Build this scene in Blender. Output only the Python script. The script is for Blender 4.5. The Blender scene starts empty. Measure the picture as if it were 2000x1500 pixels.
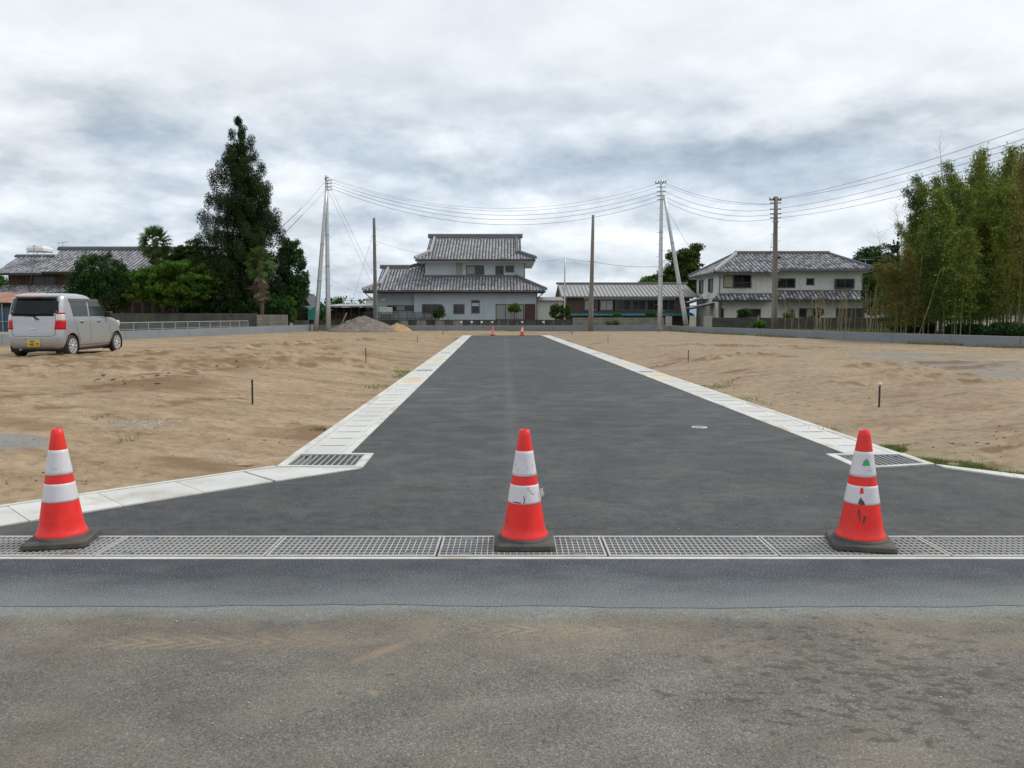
import bpy, math, random
import numpy as np
from mathutils import Vector, Matrix

random.seed(7)
RNG = np.random.default_rng(7)
S = bpy.context.scene
COL = S.collection

# ---------------------------------------------------------------- camera, sky, sun, exposure
F = 1555.0
TH = math.atan(134.0 / F)
CAMH = 1.40
cam_d = bpy.data.cameras.new("camera")
cam = bpy.data.objects.new("camera", cam_d)
COL.objects.link(cam)
cam_d.sensor_width = 36.0
cam_d.lens = F / 2000.0 * 36.0
cam_d.clip_start = 0.05
cam_d.clip_end = 6000
cam.location = (0, 0, CAMH)
cam.rotation_euler = (math.radians(90) - TH, 0, 0)
S.camera = cam

SKY_OFF = (7.3, 2.2, 1.0)
SUN_EL, SUN_AZ = 50.0, 72.0      # azimuth measured from +Y (straight ahead) towards +X (right)
world = bpy.data.worlds.new("World")
S.world = world
world.use_nodes = True


def sky_nodes():
    nt = world.node_tree
    nt.nodes.clear()
    N = nt.nodes.new
    L = nt.links.new
    out = N("ShaderNodeOutputWorld")
    bg = N("ShaderNodeBackground")
    bg.inputs[1].default_value = 0.1
    sky = N("ShaderNodeTexSky")
    sky.sky_type = 'NISHITA'
    sky.sun_disc = False
    sky.sun_elevation = math.radians(SUN_EL)
    sky.sun_rotation = math.radians(SUN_AZ)
    tc = N("ShaderNodeTexCoord")
    sep = N("ShaderNodeSeparateXYZ")
    L(tc.outputs["Generated"], sep.inputs[0])

    def m(op, a, b=None, c=None):
        n = N("ShaderNodeMath")
        n.operation = op
        for i, q in enumerate((a, b, c)):
            if q is None:
                continue
            if isinstance(q, (int, float)):
                n.inputs[i].default_value = q
            else:
                L(q, n.inputs[i])
        return n.outputs[0]
    z = m('MAXIMUM', sep.outputs[2], 0.0)
    den = m('ADD', z, 0.36)
    px = m('DIVIDE', sep.outputs[0], den)
    py = m('DIVIDE', sep.outputs[1], den)
    cmb = N("ShaderNodeCombineXYZ")
    L(px, cmb.inputs[0])
    L(py, cmb.inputs[1])
    L(m('MULTIPLY', z, 2.2), cmb.inputs[2])

    def noise(scale, detail, rough, off, dist=0.0):
        mp = N("ShaderNodeMapping")
        mp.inputs["Location"].default_value = off
        L(cmb.outputs[0], mp.inputs[0])
        n = N("ShaderNodeTexNoise")
        n.inputs["Scale"].default_value = scale
        n.inputs["Detail"].default_value = detail
        n.inputs["Roughness"].default_value = rough
        n.inputs["Distortion"].default_value = dist
        L(mp.outputs[0], n.inputs["Vector"])
        return n.outputs[0]

    def rng_(v, a, b, c, d, mode='SMOOTHSTEP'):
        g = N("ShaderNodeMapRange")
        g.interpolation_type = mode
        for k, q in enumerate((a, b, c, d)):
            g.inputs[k + 1].default_value = q
        L(v, g.inputs[0])
        return g.outputs[0]
    big = noise(0.9, 2, 0.45, (3.1, 0.4, 0))
    mid = noise(2.4, 10, 0.56, SKY_OFF, 0.05)
    mid2 = noise(2.4, 10, 0.56, (SKY_OFF[0], SKY_OFF[1] - 0.05, SKY_OFF[2] + 0.10), 0.1)   # the same clouds a little lower: their lit tops
    cover = m('ADD', m('MULTIPLY', big, 0.35), m('MULTIPLY', mid, 0.65))
    dark = rng_(cover, 0.55, 0.38, 0.0, 1.0)
    low = rng_(sep.outputs[2], 0.32, 0.16, 0.16, 0.85)
    dark = m('MULTIPLY', dark, low)

    def mix(f, a, b, mode='MIX'):
        n = N("ShaderNodeMix")
        n.data_type = 'RGBA'
        n.blend_type = mode
        for k, q in ((0, f), (6, a), (7, b)):
            if isinstance(q, (int, float)):
                n.inputs[k].default_value = q
            elif isinstance(q, tuple):
                n.inputs[k].default_value = q + (1,)
            else:
                L(q, n.inputs[k])
        return n.outputs[2]
    up = rng_(sep.outputs[2], 0.0, 0.30, 0.0, 1.0)
    light = mix(up, (0.77, 0.835, 0.905), (0.90, 0.945, 0.985))
    col = mix(dark, light, (0.56, 0.655, 0.77))
    edge = m('MULTIPLY', m('MULTIPLY', m('SUBTRACT', mid, mid2), 1.25), rng_(sep.outputs[2], 0.34, 0.16, 0.30, 1.0))
    cr = N("ShaderNodeCombineColor")
    for i in range(3):
        L(edge, cr.inputs[i])
    addr_out = mix(1.0, col, cr.outputs[0], 'ADD')
    sc = N("ShaderNodeVectorMath")
    sc.operation = 'SCALE'
    sc.inputs[3].default_value = 10.0
    L(addr_out, sc.inputs[0])
    fin = N("ShaderNodeMix")
    fin.data_type = 'RGBA'
    fin.inputs[0].default_value = 0.94
    L(sky.outputs[0], fin.inputs[6])
    L(sc.outputs[0], fin.inputs[7])
    L(fin.outputs[2], bg.inputs[0])
    L(bg.outputs[0], out.inputs[0])


sky_nodes()
sun_d = bpy.data.lights.new("sun", 'SUN')
sun = bpy.data.objects.new("sun", sun_d)
COL.objects.link(sun)
sun_d.energy = 2.1
sun_d.angle = math.radians(11)
sun_d.color = (1.0, 0.965, 0.9)
_a, _e = math.radians(SUN_AZ), math.radians(SUN_EL)
sd = Vector((math.sin(_a) * math.cos(_e), math.cos(_a) * math.cos(_e), math.sin(_e)))
sun.rotation_euler = (-sd).to_track_quat('-Z', 'Y').to_euler()
S.view_settings.view_transform = 'Standard'
S.view_settings.look = 'None'
S.view_settings.exposure = 0.0
S.view_settings.gamma = 1.0
S.view_settings.use_curve_mapping = False

# ---------------------------------------------------------------- helpers: measuring
CT, ST = math.cos(TH), math.sin(TH)


def at(u, v, Y):
    a, b = u - 1000.0, 750.0 - v
    dy = F * CT + b * ST
    t = Y / dy
    return Vector((a * t, Y, CAMH + (-F * ST + b * CT) * t))


def gnd(u, v, z=0.0):
    a, b = u - 1000.0, 750.0 - v
    dy = F * CT + b * ST
    dz = -F * ST + b * CT
    t = (z - CAMH) / dz
    return Vector((a * t, dy * t, z))


def ZY(v, Y):
    return at(1000, v, Y).z


def XU(u, Y, v=600):
    return at(u, v, Y).x


# ---------------------------------------------------------------- helpers: numbers
_perm = np.random.default_rng(3).permutation(512)
_perm = np.concatenate([_perm, _perm, _perm])
_gr = np.random.default_rng(4).uniform(0, 2 * np.pi, 512)


def perlin(x, y):
    x = np.asarray(x, float)
    y = np.asarray(y, float)
    xi = np.floor(x).astype(int)
    yi = np.floor(y).astype(int)
    xf, yf = x - xi, y - yi
    u = xf * xf * xf * (xf * (xf * 6 - 15) + 10)
    v = yf * yf * yf * (yf * (yf * 6 - 15) + 10)

    def g(ix, iy, fx, fy):
        h = _perm[(_perm[ix % 512] + iy) % 512]
        return np.cos(_gr[h]) * fx + np.sin(_gr[h]) * fy
    a = g(xi, yi, xf, yf)
    b = g(xi + 1, yi, xf - 1, yf)
    c = g(xi, yi + 1, xf, yf - 1)
    d = g(xi + 1, yi + 1, xf - 1, yf - 1)
    return (a + (b - a) * u) * (1 - v) + (c + (d - c) * u) * v


def fbm(x, y, o=4, r=0.5):
    s, a, t = 0, 1, 0
    for i in range(o):
        s = s + a * perlin(x * 2 ** i + 17.3 * i, y * 2 ** i + 5.1 * i)
        t += a
        a *= r
    return s / t


def sst(a, b, x):
    t = np.clip((np.asarray(x, float) - a) / (b - a), 0, 1)
    return t * t * (3 - 2 * t)


# ---------------------------------------------------------------- helpers: meshes
def mesh_np(name, V, Fq, mat=None, uv=None, smooth=False):
    V = np.asarray(V, np.float32)
    Fq = np.asarray(Fq, np.int32)
    me = bpy.data.meshes.new(name)
    n, k = Fq.shape
    me.vertices.add(len(V))
    me.vertices.foreach_set("co", V.ravel())
    me.loops.add(n * k)
    me.loops.foreach_set("vertex_index", Fq.ravel())
    me.polygons.add(n)
    me.polygons.foreach_set("loop_start", np.arange(0, n * k, k, dtype=np.int32))
    if smooth:
        me.polygons.foreach_set("use_smooth", np.ones(n, bool))
    if uv is not None:
        l = me.uv_layers.new(name="UVMap")
        l.data.foreach_set("uv", np.asarray(uv, np.float32)[Fq.ravel()].ravel())
    me.update(calc_edges=True)
    if mat:
        me.materials.append(mat)
    return me


def link(name, me, parent=None):
    o = bpy.data.objects.new(name, me)
    COL.objects.link(o)
    if parent:
        o.parent = parent
        if isinstance(parent, bpy.types.Object):
            L = Vector((0, 0, 0))
            p = parent
            while p is not None and p.type != 'EMPTY':
                p = p.parent
            if p is not None and parent.type == 'EMPTY':
                o.matrix_parent_inverse = Matrix.Translation(-p.location)
    return o


class MB:
    def __init__(s):
        s.v = []
        s.f = []

    def add(s, vs, fs):
        b = len(s.v)
        s.v.extend([tuple(q) for q in vs])
        s.f.extend([tuple(b + i for i in q) for q in fs])
        return s

    def box(s, x0, x1, y0, y1, z0, z1):
        return s.add([(x0, y0, z0), (x1, y0, z0), (x1, y1, z0), (x0, y1, z0), (x0, y0, z1), (x1, y0, z1), (x1, y1, z1), (x0, y1, z1)],
                     [(0, 3, 2, 1), (4, 5, 6, 7), (0, 1, 5, 4), (1, 2, 6, 5), (2, 3, 7, 6), (3, 0, 4, 7)])

    def bar(s, p0, p1, w, h, up=(0, 0, 1)):
        p0, p1 = Vector(p0), Vector(p1)
        d = (p1 - p0).normalized()
        a = d.cross(Vector(up))
        if a.length < 1e-5:
            a = Vector((1, 0, 0))
        a.normalize()
        b = a.cross(d).normalized()
        vs = []
        for p in (p0, p1):
            for sx, sy in ((-1, -1), (1, -1), (1, 1), (-1, 1)):
                vs.append(p + a * (sx * w / 2) + b * (sy * h / 2))
        return s.add(vs, [(3, 2, 1, 0), (4, 5, 6, 7), (0, 1, 5, 4), (1, 2, 6, 5), (2, 3, 7, 6), (3, 0, 4, 7)])

    def cyl(s, p0, p1, r0, r1=None, n=10, caps=True):
        return s.tube([p0, p1], [r0, r0 if r1 is None else r1], n, caps)

    def tube(s, pts, rs, n=6, caps=True):
        pts = [Vector(p) for p in pts]
        if not hasattr(rs, '__len__'):
            rs = [rs] * len(pts)
        b = len(s.v)
        ref = None
        for i, p in enumerate(pts):
            d = (pts[min(i + 1, len(pts) - 1)] - pts[max(i - 1, 0)]).normalized()
            if ref is None:
                ref = Vector((1, 0, 0)) if abs(d.x) < 0.8 else Vector((0, 0, 1))
            a = d.cross(ref).normalized()
            c = d.cross(a).normalized()
            for k in range(n):
                t = 2 * math.pi * k / n
                s.v.append(tuple(p + a * (math.cos(t) * rs[i]) + c * (math.sin(t) * rs[i])))
        for i in range(len(pts) - 1):
            for k in range(n):
                k2 = (k + 1) % n
                s.f.append((b + i * n + k, b + i * n + k2, b + (i + 1) * n + k2, b + (i + 1) * n + k))
        if caps:
            s.f.append(tuple(b + k for k in range(n))[::-1])
            s.f.append(tuple(b + (len(pts) - 1) * n + k for k in range(n)))
        return s

    def lathe(s, prof, n=24, c=(0, 0, 0)):
        b = len(s.v)
        for r, z in prof:
            for k in range(n):
                t = 2 * math.pi * k / n
                s.v.append((c[0] + r * math.cos(t), c[1] + r * math.sin(t), c[2] + z))
        for i in range(len(prof) - 1):
            for k in range(n):
                k2 = (k + 1) % n
                s.f.append((b + i * n + k, b + i * n + k2, b + (i + 1) * n + k2, b + (i + 1) * n + k))
        return s

    def prism(s, poly, off):
        """poly: list of 3-D points (planar), extruded by the vector off"""
        n = len(poly)
        off = Vector(off)
        vs = [Vector(p) for p in poly] + [Vector(p) + off for p in poly]
        fs = [tuple(range(n))[::-1], tuple(range(n, 2 * n))] + [(i, (i + 1) % n, n + (i + 1) % n, n + i) for i in range(n)]
        return s.add(vs, fs)

    def mesh(s, name, mat, smooth=False, fix=True):
        me = bpy.data.meshes.new(name)
        me.from_pydata(s.v, [], s.f)
        me.update()
        if fix:
            import bmesh
            bm = bmesh.new()
            bm.from_mesh(me)
            bmesh.ops.recalc_face_normals(bm, faces=bm.faces)
            bm.to_mesh(me)
            bm.free()
        if smooth:
            me.polygons.foreach_set("use_smooth", [True] * len(me.polygons))
        if mat:
            me.materials.append(mat)
        return me

    def build(s, name, mat, parent=None, smooth=False, bevel=0, fix=True):
        o = link(name, s.mesh(name, mat, smooth, fix), parent)
        if bevel:
            md = o.modifiers.new("bevel", 'BEVEL')
            md.width = bevel
            md.segments = 2
            md.limit_method = 'ANGLE'
        return o


def tag(o, label=None, cat=None, group=None, kind=None):
    if label:
        o['label'] = label
    if cat:
        o['category'] = cat
    if group:
        o['group'] = group
    if kind:
        o['kind'] = kind
    return o


def thing(name, loc, label, cat, group=None, rz=0.0):
    o = bpy.data.objects.new(name, None)
    o.empty_display_size = 0.2
    COL.objects.link(o)
    o.location = loc
    o.rotation_euler = (0, 0, rz)
    return tag(o, label, cat, group)


def kids(o):
    return [c for c in ALLKIDS.get(o.name, [])]


def dup(o, loc, rz=0.0, label=None, group=None, scale=None):
    c = o.copy()
    COL.objects.link(c)
    c.location = loc
    c.rotation_euler = (0, 0, rz)
    if scale:
        c.scale = scale
    if label:
        c['label'] = label
    if group:
        c['group'] = group
    for ch in o.children:
        d = ch.copy()
        COL.objects.link(d)
        d.parent = c
        for g in ch.children:
            h = g.copy()
            COL.objects.link(h)
            h.parent = d
    return c


# ---------------------------------------------------------------- helpers: materials
def new_mat(name):
    m = bpy.data.materials.new(name)
    m.use_nodes = True
    nt = m.node_tree
    b = nt.nodes["Principled BSDF"]
    return m, nt, b


def nd(nt, typ, **kw):
    n = nt.nodes.new(typ)
    for k, v in kw.items():
        if k.startswith("i_"):
            n.inputs[k[2:].replace("_", " ")].default_value = v
        else:
            setattr(n, k, v)
    return n


def noise(nt, vec, scale, detail=4, rough=0.55, dist=0.0):
    n = nt.nodes.new("ShaderNodeTexNoise")
    n.inputs["Scale"].default_value = scale
    n.inputs["Detail"].default_value = detail
    n.inputs["Roughness"].default_value = rough
    n.inputs["Distortion"].default_value = dist
    nt.links.new(vec, n.inputs["Vector"])
    return n.outputs[0]


def ramp(nt, fac, stops):
    r = nt.nodes.new("ShaderNodeValToRGB")
    e = r.color_ramp.elements
    e[0].position, e[0].color = stops[0][0], tuple(stops[0][1]) + (1,)
    e[1].position, e[1].color = stops[-1][0], tuple(stops[-1][1]) + (1,)
    for p, c in stops[1:-1]:
        k = e.new(p)
        k.color = tuple(c) + (1,)
    nt.links.new(fac, r.inputs[0])
    return r.outputs[0]


def g3(v):
    return (v, v, v)


def mixc(nt, fac, a, b, mode='MIX'):
    n = nt.nodes.new("ShaderNodeMix")
    n.data_type = 'RGBA'
    n.blend_type = mode
    for i, q in ((0, fac), (6, a), (7, b)):
        if isinstance(q, (int, float)):
            n.inputs[i].default_value = q
        elif isinstance(q, tuple):
            n.inputs[i].default_value = q + (1,) if len(q) == 3 else q
        else:
            nt.links.new(q, n.inputs[i])
    return n.outputs[2]


def mth(nt, op, a, b=None):
    n = nt.nodes.new("ShaderNodeMath")
    n.operation = op
    for i, q in enumerate((a, b)):
        if q is None:
            continue
        if isinstance(q, (int, float)):
            n.inputs[i].default_value = q
        else:
            nt.links.new(q, n.inputs[i])
    return n.outputs[0]


def coords(nt, scale=(1, 1, 1), kind="Object", loc=(0, 0, 0)):
    tc = nt.nodes.new("ShaderNodeTexCoord")
    mp = nt.nodes.new("ShaderNodeMapping")
    mp.inputs["Scale"].default_value = scale
    mp.inputs["Location"].default_value = loc
    nt.links.new(tc.outputs[kind], mp.inputs[0])
    return mp.outputs[0]


def bump(nt, b, h, strength=0.3, dist=0.01):
    n = nt.nodes.new("ShaderNodeBump")
    n.inputs["Strength"].default_value = strength
    n.inputs["Distance"].default_value = dist
    nt.links.new(h, n.inputs["Height"])
    nt.links.new(n.outputs[0], b.inputs["Normal"])


def mat(name, c, rough=0.7, var=0.25, scale=3.0, dirt=None, dirt_amt=0.4, dscale=1.2, metal=0.0, rnd=0.0, bmp=0.0, stretch=(1, 1, 1), fine=40.0, spec=0.5):
    """a general worn surface: base colour broken by two scales of noise, with optional dirt patches"""
    m, nt, b = new_mat(name)
    v = coords(nt, stretch)
    n1 = noise(nt, v, scale, 5, 0.6)
    n2 = noise(nt, v, fine, 3, 0.6)
    f = mth(nt, 'ADD', mth(nt, 'MULTIPLY', n1, 0.65), mth(nt, 'MULTIPLY', n2, 0.35))
    lo = tuple(x * (1 - var) for x in c)
    hi = tuple(min(1, x * (1 + var)) for x in c)
    col = ramp(nt, f, [(0.32, lo), (0.68, hi)])
    if dirt:
        d = ramp(nt, noise(nt, v, dscale, 6, 0.65, 0.4), [(0.48, g3(0)), (0.68, g3(dirt_amt))])
        col = mixc(nt, d, col, dirt)
    if rnd:
        oi = nt.nodes.new("ShaderNodeObjectInfo")
        r = ramp(nt, oi.outputs["Random"], [(0, g3(1 - rnd)), (1, g3(1 + rnd))])
        col = mixc(nt, 1.0, col, r, 'MULTIPLY')
    nt.links.new(col, b.inputs["Base Color"])
    b.inputs["Roughness"].default_value = rough
    b.inputs["Metallic"].default_value = metal
    b.inputs["Specular IOR Level"].default_value = spec
    if bmp:
        bump(nt, b, n2, bmp, 0.01)
    return m


def leaf_mat(name, c1, c2, c3=None, scale=0.6, trans=0.25):
    m, nt, b = new_mat(name)
    geo = nt.nodes.new("ShaderNodeNewGeometry")
    tc = nt.nodes.new("ShaderNodeTexCoord")
    n1 = noise(nt, tc.outputs["Object"], scale, 3, 0.6)
    f = mth(nt, 'ADD', mth(nt, 'MULTIPLY', geo.outputs["Random Per Island"], 0.5), mth(nt, 'MULTIPLY', n1, 0.5))
    st = [(0.25, c1), (0.62, c2)]
    if c3:
        st.append((0.8, c3))
    col = ramp(nt, f, st)
    nt.links.new(col, b.inputs["Base Color"])
    b.inputs["Roughness"].default_value = 0.6
    b.inputs["Specular IOR Level"].default_value = 0.14
    if trans:
        tr = nt.nodes.new("ShaderNodeBsdfTranslucent")
        nt.links.new(col, tr.inputs[0])
        mx = nt.nodes.new("ShaderNodeMixShader")
        mx.inputs[0].default_value = trans
        nt.links.new(b.outputs[0], mx.inputs[1])
        nt.links.new(tr.outputs[0], mx.inputs[2])
        nt.links.new(mx.outputs[0], nt.nodes["Material Output"].inputs[0])
    return m


M = {}
M['concrete'] = mat('pale concrete', (0.53, 0.53, 0.505), 0.85, 0.12, 2.5, (0.34, 0.30, 0.23), 0.6, 2.4, rnd=0.07, bmp=0.15)
M['rim'] = mat('gutter rim concrete', (0.55, 0.55, 0.52), 0.85, 0.14, 2.0, (0.34, 0.28, 0.20), 0.75, 1.5, bmp=0.15)
M['lid_rust'] = mat('rust stained concrete', (0.58, 0.50, 0.36), 0.85, 0.2, 3, (0.55, 0.38, 0.18), 0.8, 1.5, rnd=0.06)
M['galv'] = mat('galvanised steel', (0.55, 0.57, 0.58), 0.42, 0.12, 6, (0.42, 0.40, 0.36), 0.35, 2.0, metal=0.55)
M['galv_dull'] = mat('dull galvanised steel', (0.36, 0.38, 0.39), 0.5, 0.15, 6, metal=0.5)
M['galv_bar'] = mat('worn galvanised bars', (0.44, 0.44, 0.425), 0.5, 0.12, 9, (0.36, 0.33, 0.28), 0.4, 5.0, metal=0.3)
M['steel_dark'] = mat('dark grate steel', (0.16, 0.18, 0.20), 0.5, 0.15, 8, metal=0.5)
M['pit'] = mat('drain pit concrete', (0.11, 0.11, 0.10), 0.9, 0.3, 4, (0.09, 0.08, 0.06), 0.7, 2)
M['wall_grey'] = mat('smooth retaining wall concrete', (0.21, 0.23, 0.25), 0.8, 0.07, 0.8, (0.165, 0.18, 0.195), 0.5, 0.5, stretch=(1, 1, 3))
M['block'] = mat('weathered block', (0.235, 0.225, 0.19), 0.9, 0.25, 2.5, (0.06, 0.056, 0.045), 0.85, 1.6, rnd=0.16, bmp=0.3, stretch=(1, 1, 0.5))
M['block_dark'] = mat('mossy dark block', (0.075, 0.075, 0.062), 0.9, 0.35, 2.5, (0.022, 0.022, 0.018), 0.85, 1.4, rnd=0.2, bmp=0.3, stretch=(1, 1, 0.5))
M['block_pale'] = mat('pale block', (0.44, 0.43, 0.38), 0.9, 0.15, 2.5, (0.22, 0.2, 0.17), 0.6, 1.2, rnd=0.1)
M['mortar'] = mat('mortar', (0.13, 0.125, 0.11), 0.95, 0.2, 4)
M['black'] = mat('black metal', (0.02, 0.02, 0.02), 0.5, 0.2, 5)
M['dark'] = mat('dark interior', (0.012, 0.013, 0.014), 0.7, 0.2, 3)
M['render_blue'] = mat('pale blue grey render', (0.50, 0.57, 0.61), 0.85, 0.05, 0.9, (0.38, 0.43, 0.46), 0.5, 0.6, fine=12, bmp=0.1)
M['render_white'] = mat('pale siding', (0.63, 0.63, 0.60), 0.8, 0.06, 1.0, (0.42, 0.42, 0.39), 0.5, 0.7, fine=10)
M['cream'] = mat('cream siding', (0.66, 0.66, 0.60), 0.8, 0.05, 1.0)
M['fascia'] = mat('dark fascia', (0.05, 0.055, 0.055), 0.6, 0.2, 3)
M['soffit'] = mat('white soffit', (0.62, 0.63, 0.62), 0.8, 0.05, 2)
M['frame_bronze'] = mat('bronze window frame', (0.10, 0.095, 0.085), 0.45, 0.1, 4, metal=0.3)
M['frame_silver'] = mat('silver window frame', (0.42, 0.43, 0.43), 0.4, 0.1, 4, metal=0.5)
M['shutter'] = mat('beige shutter', (0.34, 0.31, 0.22), 0.6, 0.1, 2)
M['curtain'] = mat('pale curtain', (0.34, 0.34, 0.32), 0.9, 0.12, 3, stretch=(9, 1, 0.4))
M['brown_metal'] = mat('brown ribbed metal', (0.085, 0.045, 0.03), 0.6, 0.15, 2, (0.05, 0.03, 0.022), 0.4, 1.0, stretch=(2, 2, 0.4))
M['red_door'] = mat('dark red shutter door', (0.07, 0.018, 0.016), 0.5, 0.15, 2)
M['wood_old'] = mat('old brown boards', (0.12, 0.06, 0.035), 0.85, 0.3, 2.0, (0.05, 0.03, 0.02), 0.7, 1.0, stretch=(3, 3, 0.5))
M['wood_log'] = mat('stacked firewood', (0.10, 0.08, 0.055), 0.9, 0.5, 5.0, rnd=0.3)
M['rust'] = mat('rusty sheet', (0.30, 0.14, 0.08), 0.7, 0.3, 1.2, (0.34, 0.31, 0.28), 0.9, 1.4, stretch=(1, 0.3, 0.3))
M['blue_sheet'] = mat('blue sheet', (0.03, 0.085, 0.14), 0.6, 0.2, 1.0)
M['canopy'] = mat('blue canopy', (0.025, 0.12, 0.15), 0.6, 0.2, 1.5, (0.12, 0.2, 0.2), 0.4, 1.0)
M['turq'] = mat('turquoise sheet', (0.06, 0.50, 0.40), 0.5, 0.08, 1.0)
M['pale_roof'] = mat('pale blue roof sheet', (0.55, 0.68, 0.8), 0.4, 0.08, 2)
M['metal_roof'] = mat('grey metal roofing', (0.30, 0.30, 0.295), 0.45, 0.10, 0.8, (0.20, 0.185, 0.17), 0.5, 0.7, stretch=(1, 0.35, 0.35), spec=0.4)
M['metal_rib'] = mat('roof rib metal', (0.17, 0.17, 0.165), 0.5, 0.12, 1.0)
M['mauve_roof'] = mat('mauve metal roof', (0.20, 0.15, 0.145), 0.5, 0.12, 1.0)
M['white_paint'] = mat('white paint', (0.78, 0.79, 0.78), 0.5, 0.05, 3, (0.5, 0.5, 0.47), 0.3, 2)
M['pole_conc'] = mat('old concrete pole', (0.21, 0.185, 0.155), 0.85, 0.2, 1.2, (0.11, 0.095, 0.08), 0.6, 0.7, stretch=(2, 2, 0.4))
M['pole_conc2'] = mat('grey concrete pole', (0.17, 0.16, 0.145), 0.85, 0.2, 1.2, (0.08, 0.075, 0.07), 0.6, 0.7, stretch=(2, 2, 0.4))
M['cable'] = mat('black cable', (0.035, 0.04, 0.045), 0.6, 0.1, 3)
M['porcelain'] = mat('insulator', (0.05, 0.05, 0.055), 0.35, 0.1, 3)
M['trunk'] = mat('bark', (0.075, 0.055, 0.04), 0.9, 0.3, 5, stretch=(2, 2, 0.4), bmp=0.5)
M['palm_trunk'] = mat('fibrous palm trunk', (0.10, 0.07, 0.045), 0.95, 0.4, 6, bmp=0.6)
M['culm'] = mat('bamboo culm', (0.20, 0.17, 0.09), 0.6, 0.35, 1.2, (0.10, 0.13, 0.05), 0.8, 0.8, rnd=0.35)
M['cane'] = mat('dead bamboo cane', (0.34, 0.26, 0.15), 0.8, 0.3, 2.0, rnd=0.35)
M['rubber'] = mat('dusty black rubber', (0.055, 0.052, 0.047), 0.75, 0.2, 6, (0.11, 0.10, 0.085), 0.6, 5.0, bmp=0.2)


# roof tile: every tile its own shade
def tile_mat(name, lo, hi, rough=0.36, valley=0.16):
    m, nt, b = new_mat(name)
    tc = nt.nodes.new("ShaderNodeTexCoord")
    fl = nt.nodes.new("ShaderNodeVectorMath")
    fl.operation = 'FLOOR'
    nt.links.new(tc.outputs["UV"], fl.inputs[0])
    fr = nt.nodes.new("ShaderNodeVectorMath")
    fr.operation = 'FRACTION'
    nt.links.new(tc.outputs["UV"], fr.inputs[0])
    sp = nt.nodes.new("ShaderNodeSeparateXYZ")
    nt.links.new(fr.outputs[0], sp.inputs[0])
    wn = nt.nodes.new("ShaderNodeTexWhiteNoise")
    wn.noise_dimensions = '2D'
    nt.links.new(fl.outputs[0], wn.inputs["Vector"])
    n1 = noise(nt, tc.outputs["Object"], 0.9, 4, 0.6)
    f = mth(nt, 'ADD', mth(nt, 'MULTIPLY', wn.outputs["Value"], 0.6), mth(nt, 'MULTIPLY', n1, 0.4))
    col = ramp(nt, f, [(0.15, lo), (0.8, hi)])
    # groove shade painted into the colour of the valleys between the rolls
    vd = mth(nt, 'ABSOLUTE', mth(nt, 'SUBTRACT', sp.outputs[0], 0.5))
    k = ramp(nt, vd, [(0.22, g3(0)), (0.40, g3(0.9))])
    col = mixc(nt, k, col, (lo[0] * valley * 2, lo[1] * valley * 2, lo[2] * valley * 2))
    nt.links.new(col, b.inputs["Base Color"])
    nt.links.new(ramp(nt, wn.outputs["Value"], [(0, g3(rough - 0.1)), (1, g3(rough + 0.14))]), b.inputs["Roughness"])
    return m


M['tile'] = tile_mat('silver grey roof tile', (0.16, 0.16, 0.175), (0.48, 0.48, 0.50))
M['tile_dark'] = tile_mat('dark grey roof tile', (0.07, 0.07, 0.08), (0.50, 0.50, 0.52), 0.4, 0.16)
M['ridge'] = mat('ridge tile', (0.13, 0.135, 0.14), 0.55, 0.25, 3, rnd=0.1, stretch=(1, 1, 4))
M['ridge_pale'] = mat('pale ridge tile', (0.36, 0.37, 0.38), 0.5, 0.2, 3)


def glass_mat():
    m, nt, b = new_mat('window glass')
    v = coords(nt)
    nt.links.new(ramp(nt, noise(nt, v, 0.7, 3), [(0.35, (0.008, 0.010, 0.012)), (0.7, (0.045, 0.05, 0.052))]), b.inputs["Base Color"])
    b.inputs["Roughness"].default_value = 0.12
    b.inputs["Specular IOR Level"].default_value = 0.4
    return m


M['glass'] = glass_mat()


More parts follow.
